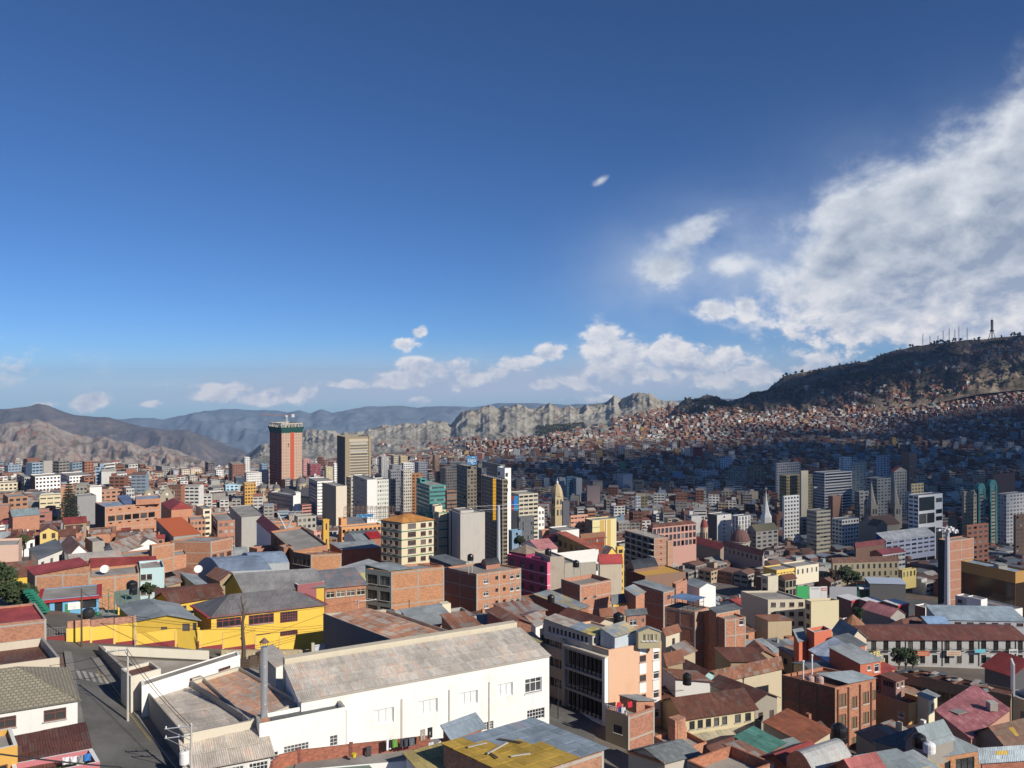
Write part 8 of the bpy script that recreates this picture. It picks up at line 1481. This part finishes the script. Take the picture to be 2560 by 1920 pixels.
def emit(name,V,C,parent=None,loc=None):
 V=np.array(V,np.float32);C=np.array(C,np.float32)[:,:3]
 if loc is not None:V=V-np.array(loc,np.float32)
 n=len(V);me=np_mesh(name,V.reshape(-1,3),np.arange(n*4).reshape(n,4),[CMAT]);ca=me.color_attributes.new('Col','FLOAT_COLOR','CORNER')
 ca.data.foreach_set('color',np.concatenate([np.repeat(C,4,0),np.ones((n*4,1),np.float32)],1).ravel());return link(name,me,parent)
def fz(X,Y):
 return G(X,Y)
FARH=[]
y=430.0
while y<2330:
 st=10.3+y*.0014;xl,xr=(-120-1280)/F*y,(2680-1280)/F*y;x=xl+RNG.uniform(0,st)
 while x<xr:
  col=x/y*F+1280;px_=x+RNG.normal(0,1.5);py_=y+RNG.normal(0,1.8);dens=1.0
  if y>1850:dens=np.clip((col-1150)/300,0,1)*(1 if col>1700 or y<2000 else .5)
  elif y>1250:dens=.30 if col<560 else(.75 if col<1000 else 1)
  if y<620:dens*=.62 if col<1900 else .85
  if excluded(px_,py_):dens=0
  if RNG.random()<dens*.93:FARH.append((px_,py_))
  x+=st
 y+=st*.92
BIG=[];MASSV,MASSC=[],[];nind=0
for(x,y)in FARH:
 w,d=RNG.uniform(7,12.5),RNG.uniform(7,11);col=x/y*F+1280
 if any((x-a)**2+(y-b)**2<(r+5)**2 for a,b,r in(OCC if y<640 else())):continue
 a=R_(27)+(fbm(np.array([x/260]),np.array([y/260]),2)[0]-.5)*2.2;Q=quad(x,y,w,d,a)
 if clash(Q,x,y,8):continue
 u=RNG.random();h=RNG.uniform(4.5,9.5)if u<.80 else(RNG.uniform(9,16)if u<.955 else RNG.uniform(16,24))
 if y<640:h=min(h,8)
 if y>1700:h=min(h,12)
 elif 700<y<1500 and col>800 and u>.80:h=RNG.uniform(9,19)
 if y>1100 and col<700:h=min(h,9)
 gz=fz(x,y);h=room(Q,gz,h,3,1.5)
 if h<2.6:continue
 ci=int(RNG.choice(len(PAL),p=PW));ri=int(RNG.choice(len(RPAL),p=RW))
 if h>13 and RNG.random()<.6:ci=int(RNG.choice([4,5,6,7,8,10,2]))
 V,C=house_arrays(x,y,gz,w,d,h,a,ci,ri)
 if nind<285 and RNG.random()<(.8 if y<700 else .5):
  lb=mklabel(f'{PNAME[ci]} {"tower" if h > 14 else "house"} with {RNAME[ri]}',x,y)
  if lb:
   o=thing('hillside_house',lb,'house',(x,y,gz),'houses across the valley');K=[c_[3]for c_ in C]
   for k,nm in((0,'wall'),(1,'roof'),(2,'glazing')):
    idx=[i for i,kk in enumerate(K)if kk==k]
    if idx:
     ob=emit(nm,[V[i]for i in idx],[C[i]for i in idx],o,(x,y,gz))
     if k==2:ob['kind']='stuff'
   nind+=1;continue
 MASSV+=V;MASSC+=C
def onhill(zf,cols,ys,n,wmin,wmax,cond=None,bricky=True):
 for _ in range(n):
  y=RNG.uniform(*ys);c=RNG.uniform(*cols)
  if cond and not cond(c,y):continue
  z=zf(c,y);x=(c-1280)/F*y;w=RNG.uniform(wmin,wmax);ci=int(RNG.choice([0,1,1,3,0,9,6]if bricky else[6,7,8,6,4]));V,C=house_arrays(x,y,z,w,w*.85,RNG.uniform(4,8),RNG.uniform(0,1.5),ci,int(RNG.choice(len(RPAL),p=RW)));MASSV.extend(V);MASSC.extend(C)
row=lambda z,y:960-z/y*F
onhill(DARKZ,(1650,2640),(2260,2990),7000,8,13,lambda c,y:(lambda r:(abs(r-np.interp(c,[1900,2200,2350],[1060,1052,1040]))<14+46*vnoise(np.array([c/34]),np.array([2.5]))[0]**1.5 and c<2420)or(2290<c and abs(r-np.interp(c,[2290,2420,2560,2640],[925,893,868,855]))<np.interp(c,[2290,2450,2640],[2,10,34]))or(2080<c<2290 and 955<r<1003 and vnoise(np.array([c/22]),np.array([r/9]))[0]>.42)or(2400<c and 1000<r<1030)or(vnoise(np.array([c/26]),np.array([r/10+9]))[0]>np.interp(r-np.interp(c,[1700,1950,2200,2560],[1010,960,895,845]),[0,25,120],[.97,.80,.55])and c<2420))(row(DARKZ(c,y),y)))
onhill(ROCKZ,(1530,1690),(2500,3900),900,9,14,lambda c,y:abs(row(ROCKZ(c,y),y)-np.interp(c,[1530,1690],[1062,1025]))<12)
onhill(ROCKZ,(930,1330),(2360,3300),700,9,14,lambda c,y:1095<row(ROCKZ(c,y),y)<1128 and vnoise(np.array([c/30]),np.array([y/200]))[0]>.62)
tb_=MB();tg_=leafmat((.035,.05,.02))
for _ in range(420):
 y=RNG.uniform(500,1900);c=RNG.uniform(-60,2620)if RNG.random()<.5 else RNG.uniform(-60,700);x=(c-1280)/F*y;Q=quad(x,y,5,5,0)
 if clash(Q,x,y,4)or excluded(x,y):continue
 r=RNG.uniform(1.5,3.4);z=G(x,y);[tb_.face([Vector((x,y,z+r*1.6))+Vector(v_)for v_ in tri_],tg_)for tri_ in(RNG.normal(size=(26,1,3))*r*.55+RNG.normal(size=(26,3,3))*.5)]
tag(tb_.obj('street_trees'),kind='stuff')
o=emit('house_mass',MASSV,MASSC);o['kind']='stuff';print('mass quads',len(MASSV),'town',n_t,'ind',nind)
# ================================================================== trees, masts, cars
def leafcloud(mb,c,r,n,m,s,squash=.8,rg=RNG):
 for _ in range(n):
  d=rg.normal(size=3);d/=np.linalg.norm(d);rr=r*rg.uniform(.55,1.0);p=Vector((c[0]+d[0]*rr,c[1]+d[1]*rr,c[2]+d[2]*rr*squash));a=Vector(rg.normal(size=3)).normalized()*s*rg.uniform(.6,1.3);b=a.orthogonal().normalized()*s*rg.uniform(.5,1.1)
  mb.face([p-a,p+b,p+a,p-b],m)
def tree(label,p,h,r,m,name='tree',cat='tree',clumps=14,leaf=.35,trunk=.35,group=None):
 o=thing(name,label,cat,p,group);mb=MB();th=h*trunk;mb.tube((0,0,-1),(.1,0,th),r*.10,r*.06,WOOD,7);tips=[]
 for k in range(5):a=6.283*k/5+RNG.random();q=Vector((math.cos(a)*r*.5,math.sin(a)*r*.5,th+(h-th)*RNG.uniform(.3,.7)));mb.tube((.1,0,th*.85),q,r*.05,r*.02,WOOD,5)
 mb.obj('trunk',o);lf=MB()
 for k in range(clumps):a=RNG.uniform(0,6.28);rr=r*math.sqrt(RNG.random())*.8;z=th+(h-th)*RNG.uniform(.12,.92);f=1-abs(z-(th+h)/2)/(h-th)*.9;leafcloud(lf,(rr*f*math.cos(a),rr*f*math.sin(a),z),r*.38,90,m,leaf)
 lf.obj('crown',o);return o
def conifer(label,p,h,r,m):
 o=thing('conifer_tree',label,'tree',p);mb=MB();mb.tube((0,0,-1),(0,0,h*.96),r*.09,.04,WOOD,7);mb.obj('trunk',o);lf=MB()
 for k in range(16):
  z=h*(.1+.88*k/16);rr=r*(1-k/16.5)**.8
  for i in range(9):a=6.283*i/9+k*.7;leafcloud(lf,(rr*.6*math.cos(a),rr*.6*math.sin(a),z-rr*.12),rr*.42,22,m,.3,.35)
 lf.obj('crown',o);return o
LF1,LF2,LF3=leafmat((.035,.055,.018)),leafmat((.055,.065,.02)),leafmat((.02,.03,.018))
conifer('dark conifer tree before the plain brick block',at(172,1308,395),22,6,LF3)
for i,(x,y,r,lb)in enumerate(((-12,1500,3.2,'dense green tree at far left beside school court'),(24,1502,2.8,'dense green tree between slide and far left tree'),(56,1506,1.8,'low green bush next to the green slide'))):tree(lb,at(x,y+10,112),r*1.7,r,LF1,'tree' if i<2 else 'bush','tree' if i<2 else 'bush',16,.22,.2)
for i,(x,y,h,r,lb)in enumerate(((2118,1468,8.5,5.5,'large dark tree on the shaded plaza by colonial house'),(2087,1462,6.5,3.2,'smaller brownish tree left of large plaza tree'),(2140,1462,6,3.0,'small tree right of large plaza tree'))):tree(lb,at(x,y,372),h,r,(LF1,leafmat((.06,.045,.03)),LF2)[i],leaf=.45)
for i,x in enumerate((2247,2264,2281)):tree(['rounded shrub left under the balcony row','rounded shrub in the middle under the balcony row','rounded shrub right under the balcony row'][i],at(x,1668,205),4.6,2.1,LF1,'shrub','shrub',12,.22,.1)
tree('small bush by the round kiosk',at(2148,1548,240),3.5,2,LF1,'bush','bush',8,.25,.15);tree('small green tree by the white arched house',at(58,1392,195),5.5,2,LF2,'tree','tree',9,.25,.3);tree('bush at the foot of turquoise house',at(372,1488,140),2,1.8,LF1,'bush','bush',8,.2,.1);tree('dark tree below blue colonial house',at(1298,1370,330),5,3,LF3,leaf=.35)
def crestp(x,Y=2990):return Vector(((x-1280)/F*Y,Y,DARKZ(x,Y)-1))
rx=[2328,2336,2343,2352,2360,2371,2383,2390,2402,2275,2281,2447,2503,2528,2536,2543,2550,1958,1966,1976,1990,2004]
for i,x in enumerate(rx):tree('small dark tree standing on the ridge line',crestp(x),RNG.uniform(9,17),RNG.uniform(4,8),LF3,'ridge_tree','tree',6,1.6,.3,'trees on the ridge line')
for i,(x,yt)in enumerate(((2307,833),(2325,838),(2345,838),(2358,823),(2373,817),(2387,821),(2397,812),(2418,818))):
 p=crestp(x);h=-(yt-960)/F*2990-p.z;o=thing('radio_mast',['thin radio mast, first from the left on ridge','short radio mast, second from the left on ridge','thin radio mast, third from the left on ridge','tall radio mast, fourth from the left on ridge','tall dark radio mast, fifth from the left on ridge','radio mast, sixth from the left on ridge','tallest lattice radio mast, seventh from the left on ridge','lone radio mast, nearest the broadcasting tower on ridge'][i],'radio mast',p,'radio masts on the ridge');mb=MB();lattice(mb,(0,0,0),(0,0,h*.9),1.3,FRAMEK,9);mb.tube((0,0,h*.9),(0,0,h),.25,.25,FRAMEK,4);mb.obj('lattice',o)
p=crestp(2480);o=thing('broadcast_tower','big dark broadcasting tower with round platform on ridge','broadcasting tower',p);hh=-(792-960)/F*2990-p.z
for k in range(4):a=.785+1.571*k;mb=MB();mb.tube((12*math.cos(a),12*math.sin(a),0),(3*math.cos(a),3*math.sin(a),hh*.38),1.3,1.0,FRAMEK,6);mb.obj('leg',o)
mb=MB();mb.lathe([(3,hh*.34),(8,hh*.36),(8,hh*.40),(3,hh*.42)],FRAMEK,12);mb.obj('platform',o);mb=MB();lattice(mb,(0,0,hh*.40),(0,0,hh*.84),3.2,FRAMEK,8);mb.tube((0,0,hh*.4),(0,0,hh*.84),2.2,2.0,paint((.05,.05,.055)),8);mb.obj('shaft',o);mb=MB();mb.lathe([(3.4,hh*.78),(3.8,hh*.80),(3.4,hh*.86),(1,hh*.88)],FRAMEK,10);mb.obj('upper_drum',o);mb=MB();mb.tube((0,0,hh*.86),(0,0,hh),.6,.3,paint((.3,.3,.3)),5);mb.obj('antenna',o)
def wood(name,zf,pts,m,s):
 mb=MB()
 for(c,y)in pts:
  z=zf(c,y);x=(c-1280)/F*y;r=RNG.uniform(2.5,5);leafcloud(mb,(x,y,z+r*.9),r,16,m,s,1.1)
 o=mb.obj(name);o['kind']='stuff'
pts=[]
for _ in range(9000):
 c,y=RNG.uniform(1640,2640),RNG.uniform(2300,2990);r=row(DARKZ(c,y),y);v=vnoise(np.array([c/45.]),np.array([r/16.]))[0]
 if(2240<c<2450 and 925<r<1005 and v>.25)or(c>2440 and r>900 and v>.45)or(c<2240 and v>.58)or(r<np.interp(c,[1950,2560],[985,850])and v>.5)or RNG.random()<.10:pts.append((c,y))
wood('hillside_wood',DARKZ,pts[:2000],LF3,2.2)
pts=[]
for _ in range(5000):
 c,y=RNG.uniform(1340,1460),RNG.uniform(2400,3400);r=row(ROCKZ(c,y),y)
 if abs(r-1076+.06*(c-1400))<13 and len(pts)<420:pts.append((c,y))
wood('dark_grove',ROCKZ,pts,LF3,2.2)
def car(label,p,rz,col):
 o=thing('parked_car',label,'car',p,'cars on the avenue',rz);m=paint(col,.3);mb=MB();prof_=[(-2.1,.3),(-2.15,.75),(-1.3,.9),(-.9,1.4),(.7,1.42),(1.3,.95),(2.1,.8),(2.15,.3)]
 for s_ in(-1,1):mb.face([(x,s_*.82,z)for x,z in(prof_ if s_<0 else prof_[::-1])],m)
 for a,b in zip(prof_,prof_[1:]):mb.face([(a[0],-.82,a[1]),(a[0],.82,a[1]),(b[0],.82,b[1]),(b[0],-.82,b[1])],m)
 mb.obj('body',o);g=MB()
 for s_ in(-1,1):g.face([(-1.15,s_*.83,.95),(1.15,s_*.83,.95),(.65,s_*.83,1.35),(-.8,s_*.83,1.35)][::s_*-1 or 1],GLASS)
 g.obj('window',o)
 for x in(-1.35,1.35):
  for s_ in(-1,1):q=MB();q.tube((x,s_*.70,.32),(x,s_*.88,.32),.32,.32,TANKB,10);q.obj('wheel',o)
for i,(x,y,col,lb)in enumerate(((2296,1474,(.25,.27,.30),'grey car nearest the top of the avenue queue'),(2301,1484,(.03,.03,.035),'black car second in the avenue queue'),(2290,1494,(.5,.5,.52),'silver car third in the avenue queue'),(2300,1500,(.03,.04,.06),'dark blue car beside the silver one on avenue'),(2294,1452,(.4,.42,.45),'pale car furthest up the shaded avenue'))):
 Yc=345+i;X=(x-1280)/F*Yc;car(lb,(X,Yc,G(X,Yc)+.12),1.2,col)
strip('avenue',[(150,300),(150,420)],[(215,300),(215,420)],ASPH,.1,n=20)
